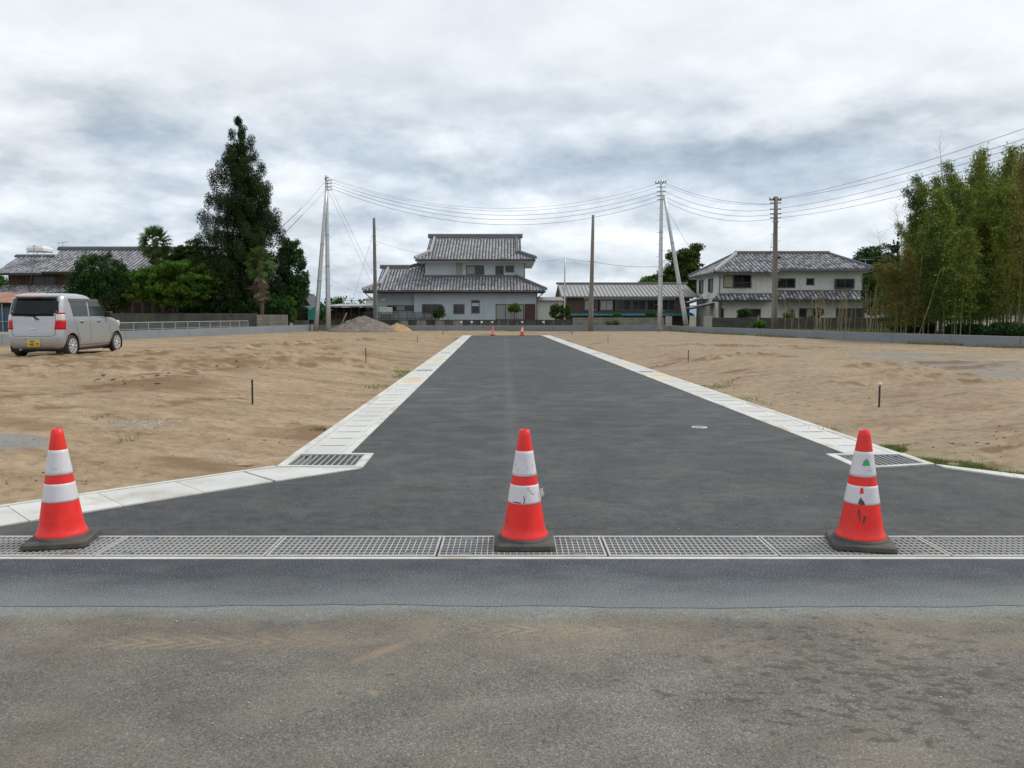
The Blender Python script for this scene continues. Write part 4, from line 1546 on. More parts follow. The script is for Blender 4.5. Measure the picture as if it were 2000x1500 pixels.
# openings, upper then lower
y = 69.6
winpx(t, 891, 510, 903, 536, y, frame='shutter', sash=1, curtain=[0], name='shutter_box')
winpx(t, 910.5, 518.5, 946, 536.5, y, sash=2, curtain=[0])
winpx(t, 967.5, 519, 984, 537, y, sash=2)
winpx(t, 987, 519, 1004, 532, y, sash=2)
y = 68.0
winpx(t, 824, 594, 862, 613, y, sash=2)
winpx(t, 885.5, 594, 907, 613, y, sash=2)
winpx(t, 920.5, 586, 937, 612, y, sash=1)
a = XU(920.5, y)
MB().box(a + .05, XU(937, y) - .05, y - .06, y - .045, ZY(598, y), ZY(592, y)).build('window_shade', M['frame_silver'], t)
fr = winpx(t, 968, 594, 1024, 625, y, sash=3, frame='frame_bronze', curtain=[0, 1, 2], name='sliding_door')
MB().box(XU(1025, y), XU(1045.5, y), y - .07, y - .002, .5, ZY(593.5, y)).build("shutter_door", M['red_door'], t)
winpx(t, 756, 596, 809, 608, 68.6, sash=3, curtain=[1])
# lamp, vents and pipe on the wall
p = at(748, 585.5, 68.5)
MB().box(p.x - .16, p.x + .16, 68.42, 68.6, p.z - .1, p.z + .1).build("wall_vent_hood", M['white_paint'], t)
for u, v in ((904, 584.5), (940, 579.5)):
    p = at(u, v, 67.95)
    MB().cyl((p.x, 67.9, p.z), (p.x, 68.01, p.z), .07, n=12).build("wall_vent", M['frame_silver'], t)
p = at(950, 600, 67.96)
MB().cyl((p.x, 67.96, .3), (p.x, 67.96, ZY(587, 67.96)), .035, n=8).build("downpipe", M['white_paint'], t)

# things standing by its wall
def crate(name, u0, v0, u1, v1, y, d, m, label, cat, extra=None):
    x0, x1, z0, z1 = XU(u0, y), XU(u1, y), ZY(v1, y), ZY(v0, y)
    t = thing(name, ((x0 + x1) / 2, y + d / 2, z0), label, cat)
    MB().box(x0, x1, y, y + d, z0, z1).build("casing", M[m], t, bevel=0.03)
    if extra:
        extra(t, x0, x1, y, z0, z1)
    return t


def acfan(t, x0, x1, y, z0, z1):
    cx, cz, r = x0 + (x1 - x0) * .4, (z0 + z1) / 2, (z1 - z0) * .36
    MB().tube([(cx + r * math.cos(a_), y - .012, cz + r * math.sin(a_)) for a_ in np.linspace(0, 2 * math.pi, 20)], .014, 5).build("fan_guard", M['frame_silver'], t)
    MB().box(x0 + .03, x1 - .03, y - .008, y, z0 + .03, z0 + .05).build("trim", M['frame_silver'], t)


crate("tank", 741, 600, 766, 614, 67.5, .4, 'cream', "cream box shaped tank beside the left end of the big house", "tank", acfan)
crate("outdoor_unit", 852.5, 613, 872, 628, 67.3, .35, 'cream', "cream outdoor unit against the big house wall, right of the dark window", "air conditioner", acfan)
crate("outdoor_unit", 844, 613, 852, 625, 67.6, .3, 'white_paint', "narrow white outdoor unit beside the cream one at the big house", "air conditioner", acfan)
crate("shelf_box", 823, 613, 842, 627, 67.2, .4, 'curtain', "grey box shelf under the dark window of the big house", "box", acfan)
# dark net fence on its low wall
y = 65.2
xA, xB = XU(712, y), XU(845, y)
t = thing("net_fence", ((xA + xB) / 2, y, 1.0), "dark mesh fence on the low wall at the left front of the big house", "fence")
for k in range(9):
    x = xA + (xB - xA) * k / 8
    MB().cyl((x, y, .2), (x, y, ZY(609, y)), .025, n=6).build("fence_post", M['frame_bronze'], t)
for v in (609.5, 622):
    MB().box(xA, xB, y - .015, y + .015, ZY(v, y) - .015, ZY(v, y) + .015).build("fence_rail", M['frame_bronze'], t)
mb = MB()
nx = int((xB - xA) / .06)
for k in range(nx):
    x = xA + (xB - xA) * k / nx
    mb.box(x, x + .016, y + .018, y + .024, .9, ZY(610, y))
for k in range(13):
    z = .95 + k * .055
    mb.box(xA, xB, y + .025, y + .031, z, z + .016)
tag(mb.build("mesh_net", M['fascia'], t), kind='stuff')

# ================================================================ ANNEX AND WORKSHOP
y = 70.0
t = thing("annex", (XU(1075, y), y, .2), "small cream annex with a mauve metal roof right of the big house", "house")
x0, x1 = XU(1049.5, y), XU(1099, y)
MB().box(x0, x1, y, y + 4, .2, ZY(588, y)).build("wall", M['cream'], t)
for k in range(7):
    x = x0 + (x1 - x0) * (k + .5) / 7
    MB().box(x - .012, x + .012, y - .012, y - .001, .3, ZY(589, y)).build("panel_joint", M['frame_silver'], t)
mb = MB()
mb.prism([(x0 - .1, y - .3, ZY(588.5, y - .3)), (x0 - .1, y - .3, ZY(586.5, y - .3)), (x0 - .1, y + 4, ZY(580, y + 4)), (x0 - .1, y + 4, ZY(583, y + 4))], (x1 - x0 + .25, 0, 0))
mb.build("roof", M['mauve_roof'], t)
winpx(t, 1073, 596, 1088, 606, y, sash=2, frame='frame_silver')

ye, yr = 76.0, 81.5
ze, zr = ZY(578.5, ye), ZY(555.5, yr)
X0, X1 = XU(1095.5, ye), XU(1362.5, ye)
t = thing("workshop", ((X0 + X1) / 2, 78, .2), "long low workshop with a seamed grey metal roof and a wide dark window band", "workshop")
O = (0, yr, zr)
D = Vector((0, ye - yr, ze - zr))
slab(t, O, (1, 0, 0), D, lambda s: X0, lambda s: X1, [0, 1], th=.12, part='roof_sheet', m='metal_roof', drop=0)
slab(t, O, (1, 0, 0), (0, yr - ye, ze - zr), lambda s: X0, lambda s: X1, [0, 1], th=.12, part='roof_sheet', m='metal_roof', drop=0)
mb = MB()
N = Vector((1, 0, 0)).cross(D).normalized()
N = N if N.z > 0 else -N
mb.bar(Vector((0, yr, zr)) + N * .03, Vector((0, ye - .02, ze)) + N * .03, .05, .06, N)
rm = mb.mesh("roof_rib", M['metal_rib'])
nr = 34
for k in range(nr + 1):
    o = link("roof_rib", rm)
    o.parent = t
    o.matrix_parent_inverse = Matrix.Translation(-t.location)
    o.location = (X0 + .05 + (X1 - X0 - .1) * k / nr, 0, 0)
ridge_cap(t, (X0 - .1, yr, zr), (X1 + .1, yr, zr), .22, .18, layers=2)
xa_, xb_ = XU(1106, 76.6), XU(1347, 76.6)
yf = 76.6
zt = ZY(580, yf) + .1
MB().box(xa_, xb_, yf + .9, 86, .2, zt).build("back_wall", M['dark'], t)
xc_, xd_ = XU(1140, yf), XU(1319.5, yf)
MB().box(xa_, xc_, yf, yf + .9, .2, zt).build("side_wall", M['brown_metal'], t)
MB().box(xd_, xb_, yf, yf + .9, .2, zt).build("side_wall", M['brown_metal'], t)
MB().box(xc_, xd_, yf - .03, yf + .12, ZY(584.8, yf), zt).build("lintel", M['pale_roof'] if False else M['frame_silver'], t)
MB().box(xc_, xd_, yf, yf + .15, .2, ZY(607.5, yf)).build("sill_wall", M['brown_metal'], t)
# gable ends
for X_ in (X0 + .25, X1 - .35):
    mb = MB()
    mb.prism([(X_, ye + .5, ze), (X_, yr, zr - .2), (X_, yr + yr - ye - .5, ze)], (.1, 0, 0))
    mb.build("gable", M['wood_old'], t)
us = [1140, 1168.5, 1172, 1198, 1202, 1238, 1275, 1319.5]
for k, (a, b_) in enumerate(((1140.5, 1168), (1171, 1198), (1201, 1233), (1233.5, 1262), (1262.5, 1292), (1292.5, 1319))):
    winpx(t, a, 585, b_, 607, yf + .05, sash=2, frame='frame_bronze', curtain=[0] if k < 1 else ([0, 1] if k == 1 else None), fw=.07)
mb = MB()
yc = 75.2
mb.prism([(XU(1116, yc), yc, ZY(617, yc)), (XU(1116, yc), yc, ZY(615, yc)), (XU(1116, yc), yf, ZY(610.5, yf)), (XU(1116, yc), yf, ZY(612.5, yf))], (XU(1357, yc) - XU(1116, yc), 0, 0))
mb.build("awning", M['canopy'], t)
mb = MB()
for k in range(24):
    x = XU(1116, yc) + (XU(1357, yc) - XU(1116, yc)) * (k + .5) / 24
    MB().bar((x, yc - .01, ZY(615, yc) + .02), (x, yf, ZY(610.5, yf) + .02), .05, .04).build("awning_rib", M['canopy'], t)

# ================================================================ RIGHT HOUSE
t = thing("house", (24.5, 71, .2), "two storey white sided house with dark hipped tile roof behind the dark pole", "house")
zu = 5.3
xs_ = XU(1507, 70.1)
xL, xR = XU(1402, 70.1), XU(1683, 70.9)
MB().box(xL, xs_, 70.1, 78.3, 2.9, zu - .05).build("upper_wall", M['render_white'], t)
MB().box(xs_ - .01, xR, 70.9, 78.29, 2.9, zu + .02).build("upper_wall", M['render_white'], t)
MB().box(xL + .02, xs_, 70.12, 78.3, .2, 3.0).build("lower_wall", M['render_white'], t)
MB().box(xs_ - .01, XU(1700, 70.9), 70.92, 78.29, .2, 3.0).build("lower_wall", M['render_white'], t)
# siding joints as slim recesses proud of the wall
for k, v in enumerate((545, 556, 567)):
    pass
for u in (1432, 1450, 1475, 1497):
    x = XU(u, 70.1)
    MB().box(x - .008, x + .008, 70.092, 70.1, ZY(574, 70.1), 5.2).build("siding_joint", M['frame_silver'], t)
for u in (1530, 1560, 1590, 1620, 1650):
    x = XU(u, 70.9)
    MB().box(x - .008, x + .008, 70.892, 70.9, ZY(568, 70.9), 5.2).build("siding_joint", M['frame_silver'], t)
yr, zr = 75.0, ZY(497, 75.0)
yeL, yeR = 69.3, 70.1
zeL = ZY(531.5, yeL)
D = Vector((0, yeL - yr, zeL - zr))
O = (0, yr, zr)
R0, R1 = XU(1436, yr), XU(1613, yr)
E0, E1 = XU(1394, yeL), XU(1703, yeR)
tR = (yr - yeR) / (yr - yeL)
xst = XU(1521, yeL)
alR = lambda s: R0 + (E0 - R0) * s
arR = lambda s: (R1 + (E1 - R1) * s / tR) if s < tR else xst
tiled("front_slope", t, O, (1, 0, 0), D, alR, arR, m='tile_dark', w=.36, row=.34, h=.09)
slab(t, O, (1, 0, 0), D, alR, lambda s: R1 + (E1 - R1) * s / tR, [0, tR])
slab(t, O, (1, 0, 0), D, alR, lambda s: xst, [tR, 1])
# left hip slope
yB = 79.2
Dl = Vector((E0 - R0, 0, zeL - zr))
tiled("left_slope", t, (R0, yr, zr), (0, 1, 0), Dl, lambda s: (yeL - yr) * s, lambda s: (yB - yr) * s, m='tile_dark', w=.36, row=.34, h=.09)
slab(t, (R0, yr, zr), (0, 1, 0), Dl, lambda s: (yeL - yr) * s - .001, lambda s: (yB - yr) * s, [0, 1])
mb = MB()
mb.add([(R0, yr, zr - .03), (R1, yr, zr - .03), (E1, yB, zeL), (E0, yB, zeL)], [(0, 3, 2, 1)])
mb.add([(R1, yr, zr - .03), (E1, yeR, zeL + .1), (E1, yB, zeL)], [(0, 1, 2)])
mb.build("roof_flank", M['tile_dark'], t, fix=False)
ridge_cap(t, (R0 - .1, yr, zr), (R1 + .1, yr, zr), .3, .3)
ridge_cap(t, (R0, yr, zr), (E0 + .05, yeL + .05, zeL + .06), .26, .24, 'ridge_pale', layers=2)
ridge_cap(t, (R1, yr, zr), (E1 - .05, yeR + .05, zr + D.z * tR + .06), .26, .24, layers=2)
ridge_cap(t, (R0, yr, zr), (E0 + .05, yB, zeL + .06), .26, .24, layers=2)
MB().tube([(E0, yeL - .05, zeL - .12), (xst, yeL - .05, zeL - .12)], .06, 8).build("eaves_gutter", M['fascia'], t)
zeR = zr + D.z * tR
MB().tube([(xst, yeR - .05, zeR - .12), (E1, yeR - .05, zeR - .12)], .06, 8).build("eaves_gutter", M['fascia'], t)
MB().tube([(E0 - .04, yeL, zeL - .12), (E0 - .04, yB, zeL - .12)], .06, 8).build("eaves_gutter", M['fascia'], t)
MB().box(E0 + .05, xst, yeL + .05, yB, zeL - .2, zeL - .165).build("soffit", M['soffit'], t)
MB().box(xst + .01, E1 - .05, yeR + .05, yB, zeR - .2, zeR - .165).build("soffit", M['soffit'], t)
# pent roofs between the storeys
for (u0, u1t, u1b, vt, vb, yt, yb_, endhip) in ((1401, 1508, 1508, 575.5, 586, 70.1, 69.2, False), (1508, 1690, 1727, 569.5, 585, 70.9, 69.7, True)):
    zt, zb = ZY(vt, yt), ZY(vb, yb_)
    O2 = (0, yt, zt)
    D2 = Vector((0, yb_ - yt, zb - zt))
    xa0 = XU(u0, yt)
    xb0 = XU(1390, yb_) if not endhip else xa0 + .05
    xa1, xb1 = XU(u1t, yt), XU(u1b, yb_)
    f0 = lambda s, a=xa0, b_=xb0: a + (b_ - a) * s
    f1 = lambda s, a=xa1, b_=xb1: a + (b_ - a) * s
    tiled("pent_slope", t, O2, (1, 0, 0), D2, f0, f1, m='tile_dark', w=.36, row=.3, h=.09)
    slab(t, O2, (1, 0, 0), D2, f0, f1, [0, 1], th=.1)
    MB().tube([(xb0, yb_ - .05, zb - .1), (xb1, yb_ - .05, zb - .1)], .055, 8).build("eaves_gutter", M['fascia'], t)
    ridge_cap(t, (xa0, yt - .08, zt - .02), (xa1, yt - .08, zt - .02), .14, .14, layers=1, ends=False)
    if endhip:
        ridge_cap(t, (xa1, yt, zt), (xb1, yb_, zb + .05), .2, .2, layers=2)
        mb = MB()
        mb.add([(xa1, yt, zt), (xb1, yb_, zb), (xb1, 79, zb), (xa1, 79, zt)], [(0, 1, 2, 3)])
        mb.build("roof_flank", M['tile_dark'], t, fix=False)
# small side awning roofs on the left
for (u0, u1, v0, v1, y) in ((1346, 1368, 580, 591, 74.5), (1348, 1380, 592, 602, 71.6)):
    x0, x1 = XU(u0, y), xL + .02
    z0, z1 = ZY(v1, y), ZY(v0, y)
    O2 = (x1, y, z1)
    D2 = Vector((x0 - x1, 0, z0 - z1))
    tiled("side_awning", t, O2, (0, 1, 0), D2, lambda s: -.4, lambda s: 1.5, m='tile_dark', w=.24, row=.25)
    slab(t, O2, (0, 1, 0), D2, lambda s: -.4, lambda s: 1.5, [0, 1], th=.1)
winpx(t, 1411.5, 536.5, 1431, 562.5, 70.1, frame='frame_bronze', sash=1, curtain=[0], name='shutter_box')
MB().box(XU(1413, 70.1), XU(1429.5, 70.1), 70.03, 70.05, ZY(561, 70.1), ZY(538, 70.1)).build("shutter_panel", M['shutter'], t)
winpx(t, 1431, 536.5, 1466, 562.5, 70.1, sash=2, curtain=None, rail=True)
winpx(t, 1517, 543.5, 1552, 562.5, 70.9, sash=2)
winpx(t, 1573, 543.5, 1588.5, 557, 70.9, sash=1)
winpx(t, 1628, 544.5, 1665, 563.5, 70.9, sash=2, bay=.22)
winpx(t, 1452, 603, 1486, 620, 70.12, sash=2)
winpx(t, 1537, 603, 1552.5, 620, 70.92, sash=2, frame='frame_silver', curtain=[0])
winpx(t, 1560, 602, 1590, 620, 70.92, sash=2, curtain=[1])
winpx(t, 1633, 602, 1689, 621, 70.92, sash=4)
winpx(t, 1406, 602, 1414, 622, 70.12, sash=1, name='door')
MB().cyl((XU(1408, 69.6), 69.6, .2), (XU(1408, 69.6), 69.6, 2.6), .06, n=8).build("porch_post", M['wood_old'], t)
MB().cyl((xL + .1, 70.0, .4), (xL + .1, 70.0, 4.9), .035, n=6).build("downpipe", M['frame_bronze'], t)
MB().cyl((xR - .05, 70.8, 2.9), (xR - .05, 70.8, 4.9), .035, n=6).build("downpipe", M['frame_bronze'], t)
# the two windows on the left flank
for yy in (72.0, 75.6):
    x = xL
    f = MB()
    z0, z1 = 3.5, 4.75
    f.box(x - .12, x, yy, yy + 1.3, z1 - .06, z1)
    f.box(x - .12, x, yy, yy + 1.3, z0, z0 + .06)
    for q in (yy, yy + .62, yy + 1.24):
        f.box(x - .119, x, q, q + .06, z0 + .06, z1 - .06)
    fr = f.build("window", M['frame_bronze'], t)
    MB().box(x - .05, x - .03, yy + .06, yy + .62, z0 + .06, z1 - .06).build("pane", M['curtain'], fr)
    MB().box(x - .05, x - .03, yy + .68, yy + 1.24, z0 + .06, z1 - .06).build("pane", M['glass'], fr)
p = at(1403, 590, 72)
MB().box(xL - .35, xL - .02, 73.4, 74.2, 2.9, 3.4).build("outdoor_unit", M['white_paint'], t)


def antenna(u0, v0, u1, v1, ub, vb, Y, label, m='frame_silver'):
    a, b_, c = at(u0, v0, Y), at(u1, v1, Y), at(ub, vb, Y)
    t = thing("tv_antenna", c, label, "antenna")
    top = at(ub, (v0 + v1) / 2, Y)
    MB().cyl(c, top, .02, n=6).build("mast", M[m], t)
    MB().cyl(a, b_, .014, n=6).build("boom", M[m], t)
    for k in range(7):
        q = a.lerp(b_, k / 6)
        l = .32 - .02 * k
        MB().cyl(q - Vector((0.05, l, .0)), q + Vector((0.05, l, 0)), .008, n=5).build("element", M[m], t)
    q = a
    MB().cyl(q + Vector((0, 0, -.25)), q + Vector((0, 0, .25)), .01, n=5).build("reflector", M[m], t)
    return t


antenna(113.5, 475, 134, 472, 122.5, 487, 68, "spindly tv antenna on the roof ridge of the old left house")
antenna(1679, 507, 1708, 507, 1690, 523, 73, "silver tv antenna on the right end of the white house roof")
antenna(684, 583, 692, 582, 688, 598, 84, "thin tv antenna above the long dark shed roof")

# ================================================================ OLD HOUSE ON THE LEFT
t = thing("house", (-33, 66, .2), "old brown timber house with weathered tile roofs behind the silver car", "house")
Yw = 64.0
x0, x1 = XU(21, Yw), XU(420, Yw)
MB().box(x0, x1, Yw, 72, 2.0, 4.95).build("upper_wall", M['wood_old'], t)
MB().box(x0 - .3, x1, Yw - .2, 72, .2, 2.2).build("lower_wall", M['wood_old'], t)
for k in range(14):
    x = x0 + k * .95
    MB().box(x - .05, x + .05, Yw - .03, Yw, 3.7, 4.7).build("timber_post", M['trunk'], t)
for k in range(26):
    x = x0 + .25 + k * .47
    MB().box(x - .012, x + .012, Yw - .015, Yw - .001, 3.7, 4.7).build("board_batten", M['trunk'], t)
winpx(t, 69, 538, 110, 557, Yw, sash=4)
yr, ye = 68.0, 62.7
zr, ze = ZY(490, yr), ZY(531, ye)
O = (0, yr, zr)
D = Vector((0, ye - yr, ze - zr))
a0, a1 = XU(124, yr), XU(85, ye)
b0 = XU(425, yr)
fL = lambda s: a0 + (a1 - a0) * s
fR = lambda s: b0
tiled("main_slope", t, O, (1, 0, 0), D, fL, fR, m='tile', w=.34, row=.30, h=.06)
slab(t, O, (1, 0, 0), D, fL, fR, [0, 1])
ridge_cap(t, (a0 - .1, yr, zr), (b0, yr, zr), .34, .34)
mb = MB()
mb.add([(a0, yr, zr - .03), (b0, yr, zr - .03), (b0, yr + 5, ze), (a0, yr + 5, ze)], [(0, 3, 2, 1)])
mb.prism([(a0 + .3, ye + .6, ze), (a0 + .3, yr, zr - .15), (a0 + .3, yr + 4.6, ze)], (.1, 0, 0))
mb.build("roof_flank", M['tile'], t, fix=False)
yr2, ye2 = 67.0, 62.6
zr2, ze2 = ZY(503, yr2), ZY(533.5, ye2)
O = (0, yr2, zr2)
D = Vector((0, ye2 - yr2, ze2 - zr2))
c0, c1 = XU(40, yr2), XU(-6, ye2)
gL = lambda s: c0 + (c1 - c0) * s
gR = lambda s: min(fL(s) + .2, XU(112, yr2) + (XU(85, ye2) - XU(112, yr2)) * s)
tiled("low_slope", t, O, (1, 0, 0), D, gL, gR, m='tile', w=.34, row=.30, h=.06)
slab(t, O, (1, 0, 0), D, gL, gR, [0, 1])
ridge_cap(t, (c0 - .1, yr2, zr2), (XU(112, yr2), yr2, zr2), .3, .22)
mb = MB()
mb.add([(c0, yr2, zr2 - .03), (a0, yr2, zr2 - .03), (a0, yr2 + 4.4, ze2), (c0, yr2 + 4.4, ze2)], [(0, 3, 2, 1)])
mb.prism([(c0 + .3, ye2 + .6, ze2), (c0 + .3, yr2, zr2 - .15), (c0 + .3, yr2 + 4, ze2)], (.1, 0, 0))
mb.build("roof_flank", M['tile'], t, fix=False)
zt, zb = ZY(557.5, Yw), ZY(571.5, 62.4)
O = (0, Yw - .02, zt)
D = Vector((0, 62.4 - Yw, zb - zt))
hL = lambda s: XU(10, Yw) + (XU(-25, 62.4) - XU(10, Yw)) * s
hR = lambda s: XU(160, Yw)
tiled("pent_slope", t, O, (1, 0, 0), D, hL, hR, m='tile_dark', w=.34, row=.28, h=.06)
slab(t, O, (1, 0, 0), D, hL, hR, [0, 1])
# solar water heater
Y = 64.6
a, b_ = at(50, 479, Y), at(85, 494, Y)
c = (a + b_) / 2
t = thing("water_heater", (c.x, Y, b_.z - .6), "white box shaped solar water heater tank on the old left house roof", "tank")
w2 = (b_.x - a.x) / 2
mb = MB()
mb.box(c.x - w2, c.x + w2, Y, Y + 1.5, b_.z + .12, a.z - .12)
mb.build("tank", M['white_paint'], t, bevel=.09)
mb = MB()
mb.box(c.x - w2 + .12, c.x + w2 - .15, Y + .1, Y + 1.4, a.z - .13, a.z - .02)
mb.build("tank_lid", M['white_paint'], t, bevel=.05)
MB().box(c.x - .08, c.x - .03, Y - .02, Y + 1.52, b_.z + .1, a.z + .01).build("tank_strap", M['frame_silver'], t)
for x in (-w2 + .15, w2 - .15):
    for yy in (Y + .1, Y + 1.4):
        MB().cyl((c.x + x, yy, b_.z + .14), (c.x + x * 1.2, yy - .3, b_.z - (.62 if yy < Y + 1 else .15)), .022, n=5).build("leg", M['frame_silver'], t)
MB().box(c.x - w2, c.x + w2, Y + .05, Y + .1, b_.z + .03, b_.z + .1).build("rack", M['frame_silver'], t)
p0, p1, p2 = at(66, 494, 64), at(69, 515, 63), at(57, 570, 62.3)
tag(MB().tube([p0, p1, at(63, 528, 62.5), p2], .025, 5).build("water_pipe", M['cable']), "dark pipe running down the tile roof from the white water heater tank", "pipe")

# rusty lean-to with blue sheet
t = thing("lean_to", (-36, 59, .2), "lean-to with rusty metal roof and dark blue side sheet at the left frame edge", "shed")
yA, yB_ = 61.0, 57.6
xa_, xb_ = XU(-60, yB_), XU(38, yB_)
n = 8
for k in range(n):
    x = xa_ + (xb_ - xa_) * k / n
    w_ = (xb_ - xa_) / n
    mb = MB()
    mb.prism([(x + .01, yB_, ZY(591.5, yB_)), (x + .01, yB_, ZY(590.5, yB_)), (x + .01, yA, ZY(571, yA) + .02 * (k % 2)), (x + .01, yA, ZY(572, yA))], (w_ - .02, 0, 0))
    mb.build("roof_sheet", M['rust'], t)
MB().box(xa_, xb_ - .3, yB_ + .3, yA, ZY(600, 58), ZY(592, 58)).build("side_panel", M['dark'], t)
n = 6
for k in range(n):
    w_ = (xb_ - .4 - xa_) / n
    MB().box(xa_ + k * w_ + .01, xa_ + (k + 1) * w_ - .01, yB_ + .25 + .03 * (k % 2), yA, .2, ZY(600.5, 58)).build("tarp_panel", M['blue_sheet'], t)
for u in (2, 22):
    MB().cyl((XU(u, yB_), yB_ + .1, .2), (XU(u, yB_), yB_ + .1, ZY(593, yB_)), .035, n=6).build("post", M['galv_dull'], t)
MB().cyl((xa_, yB_ + .08, ZY(628, yB_)), (xb_ - .2, yB_ + .08, ZY(628, yB_)), .025, n=6).build("cross_rail", M['galv_dull'], t)

# ================================================================ SHEDS LEFT OF CENTRE
t = thing("shed", (-18.6, 66.5, .2), "small dark gabled wood shed half hidden at the right of the cedar", "shed")
Y = 66.0
ap = at(592, 574, Y)
l, r = at(571, 604, Y), at(613, 604, Y)
for e in (l, r):
    mb = MB()
    d = (e - ap)
    mb.prism([ap + Vector((0, -.3, .08)), e + Vector((0, -.3, .0)), e + Vector((0, -.3, -.16)), ap + Vector((0, -.3, -.10))], (0, 4, 0))
    mb.build("roof", M['fascia'], t)
mb = MB()
mb.prism([(XU(575, Y), Y, .2), (XU(604, Y), Y, .2), (XU(604, Y), Y, ZY(596, Y)), (ap.x, Y, ap.z - .12), (XU(575, Y), Y, ZY(600, Y))], (0, 3.3, 0))
mb.build("wall", M['wood_old'], t)
t = thing("wood_pile", (XU(588, 65.3), 65.3, .2), "stacked firewood logs under the dark gabled shed eave", "wood pile")
for j in range(9):
    for i in range(9):
        x = XU(576, 65.3) + (i + .5 + .3 * (j % 2)) * .125
        z = .95 + j * .135
        rr = random.uniform(.045, .065)
        MB().cyl((x, 65.3 + random.uniform(-.04, .04), z), (x, 65.8, z), rr, n=7).build("log", M['wood_log'], t)
t = thing("shed", (-16.5, 65, .2), "narrow turquoise sheet metal shed with pale blue roof", "shed")
Y = 65.0
x0, x1 = XU(601, Y), XU(616, Y)
MB().box(x0, x1, Y, Y + 3, .2, ZY(600.5, Y)).build("wall", M['turq'], t)
for k in range(5):
    x = x0 + (x1 - x0) * (k + .5) / 5
    MB().box(x - .01, x + .01, Y - .015, Y, .3, ZY(601, Y)).build("sheet_seam", M['turq'], t)
MB().box(x0 - .01, x1 + .01, Y - .02, Y - .001, ZY(612.5, Y), ZY(611.7, Y)).build("sheet_seam", M['turq'], t)
mb = MB()
mb.prism([(XU(592, Y), Y - .2, ZY(598, Y)), (XU(606, Y), Y - .2, ZY(605, Y)), (XU(618, Y), Y - .2, ZY(597.5, Y)), (XU(606, Y), Y - .2, ZY(597, Y))], (0, 3.4, 0))
mb.build("roof", M['pale_roof'], t)
MB().box(XU(610, Y), XU(615, Y), Y - .05, Y - .004, .2, ZY(625, Y)).build("door", M['blue_sheet'], t)

t = thing("long_shed", (-14, 71, .2), "long dark open shed with thin grey flat roof behind the gravel mound", "shed")
Y = 70.0
x0, x1 = XU(640, Y), XU(716, Y)
MB().box(x0, x1, Y + .8, Y + 6, .2, ZY(600, Y)).build("wall", M['dark'], t)
for k in range(6):
    x = x0 + (x1 - x0) * k / 5
    MB().box(x - .06, x + .06, Y + .1, Y + .2, .2, ZY(600, Y)).build("post", M['trunk'], t)
for k in range(10):
    a = x0 + (x1 - x0) * k / 10
    MB().box(a + .02, a + (x1 - x0) / 10 - .02, Y + .7, Y + .78, .2, ZY(612 + 3 * math.sin(k * 2.1), Y)).build("wall_board", M['wood_old'], t)
mb = MB()
zz = ZY(599.5, Y)
mb.prism([(x0 - .3, Y - .3, zz), (x0 - .3, Y - .3, zz + .10), (x0 - .3, Y + 6, zz + .35), (x0 - .3, Y + 6, zz + .25)], (x1 - x0 + .75, 0, 0))
mb.build("roof", M['metal_roof'], t)
mb = MB()
mb.prism([(x1 - .3, Y - .2, zz - .02), (x1 + .45, Y - .2, zz - .02), (x1 + .3, Y - .2, zz - .22), (x1 + .4, Y - .2, zz - .45), (x1 - .1, Y - .2, zz - .1)], (0, .4, 0))
mb.build("torn_fascia", M['fascia'], t)
t = thing("white_building", (-14.5, 82, .2), "plain white building corner left of the big house", "building")
Y = 82.0
x0, x1 = XU(715, Y), XU(760, Y)
MB().box(x0, x1, Y, Y + 6, .2, ZY(584, Y)).build("wall", M['white_paint'], t)
mb = MB()
mb.prism([(x0 - .1, Y - .2, ZY(584.5, Y)), (x1, Y - .2, ZY(584.5, Y)), (x1, Y - .2, ZY(580, Y)), (x0 + .3, Y - .2, ZY(580, Y))], (0, 6.4, 0))
mb.build("roof", M['white_paint'], t)
mb = MB()
for i in range(5):
    MB().box(x0 - .02 + i * .5, x0 + .48 + i * .5, Y - .03, Y - .001, .2, ZY(584.6, Y)).build("wall_panel", M['white_paint'], t)


# ================================================================ POLES AND CABLES
def pole_parts(t, base, top, r0, r1, m, steps=(), step_side=(1, -1), seams=(), n=14):
    base, top = Vector(base), Vector(top)
    MB().tube([base.lerp(top, k / 6) for k in range(7)], [r0 + (r1 - r0) * k / 6 for k in range(7)], n).build("shaft", m, t, smooth=True)
    L = (top - base).length
    for s in seams:
        c = base.lerp(top, s)
        r = r0 + (r1 - r0) * s
        e = (top - base).normalized() * .05
        MB().cyl(c - e, c + e, r + .012, n=n).build("collar", M['galv_dull'], t)
    if steps:
        lo, hi, d = steps
        z = lo
        k = 0
        me = MB().cyl((0, 0, 0), (1, 0, 0), .012, n=5).mesh("step_bolt", M['galv_dull'])
        while z < hi:
            s = z / L
            c = base.lerp(top, s)
            r = r0 + (r1 - r0) * s
            sd_ = step_side[k % len(step_side)]
            o = link("step_bolt", me, t)
            o.location = (c.x + sd_ * (r - .01), c.y, c.z)
            o.scale = (sd_ * .2, 1, 1)
            z += d
            k += 1


def sag(p0, p1, drop, n=24):
    p0, p1 = Vector(p0), Vector(p1)
    return [p0.lerp(p1, k / n) - Vector((0, 0, drop * 4 * (k / n) * (1 - k / n))) for k in range(n + 1)]


def cable(name, p0, p1, drop, r, label, n=24, group=None, m='cable', cat='cable'):
    o = MB().tube(sag(p0, p1, drop, n), r, 5).build(name, M[m])
    return tag(o, label, cat, group)


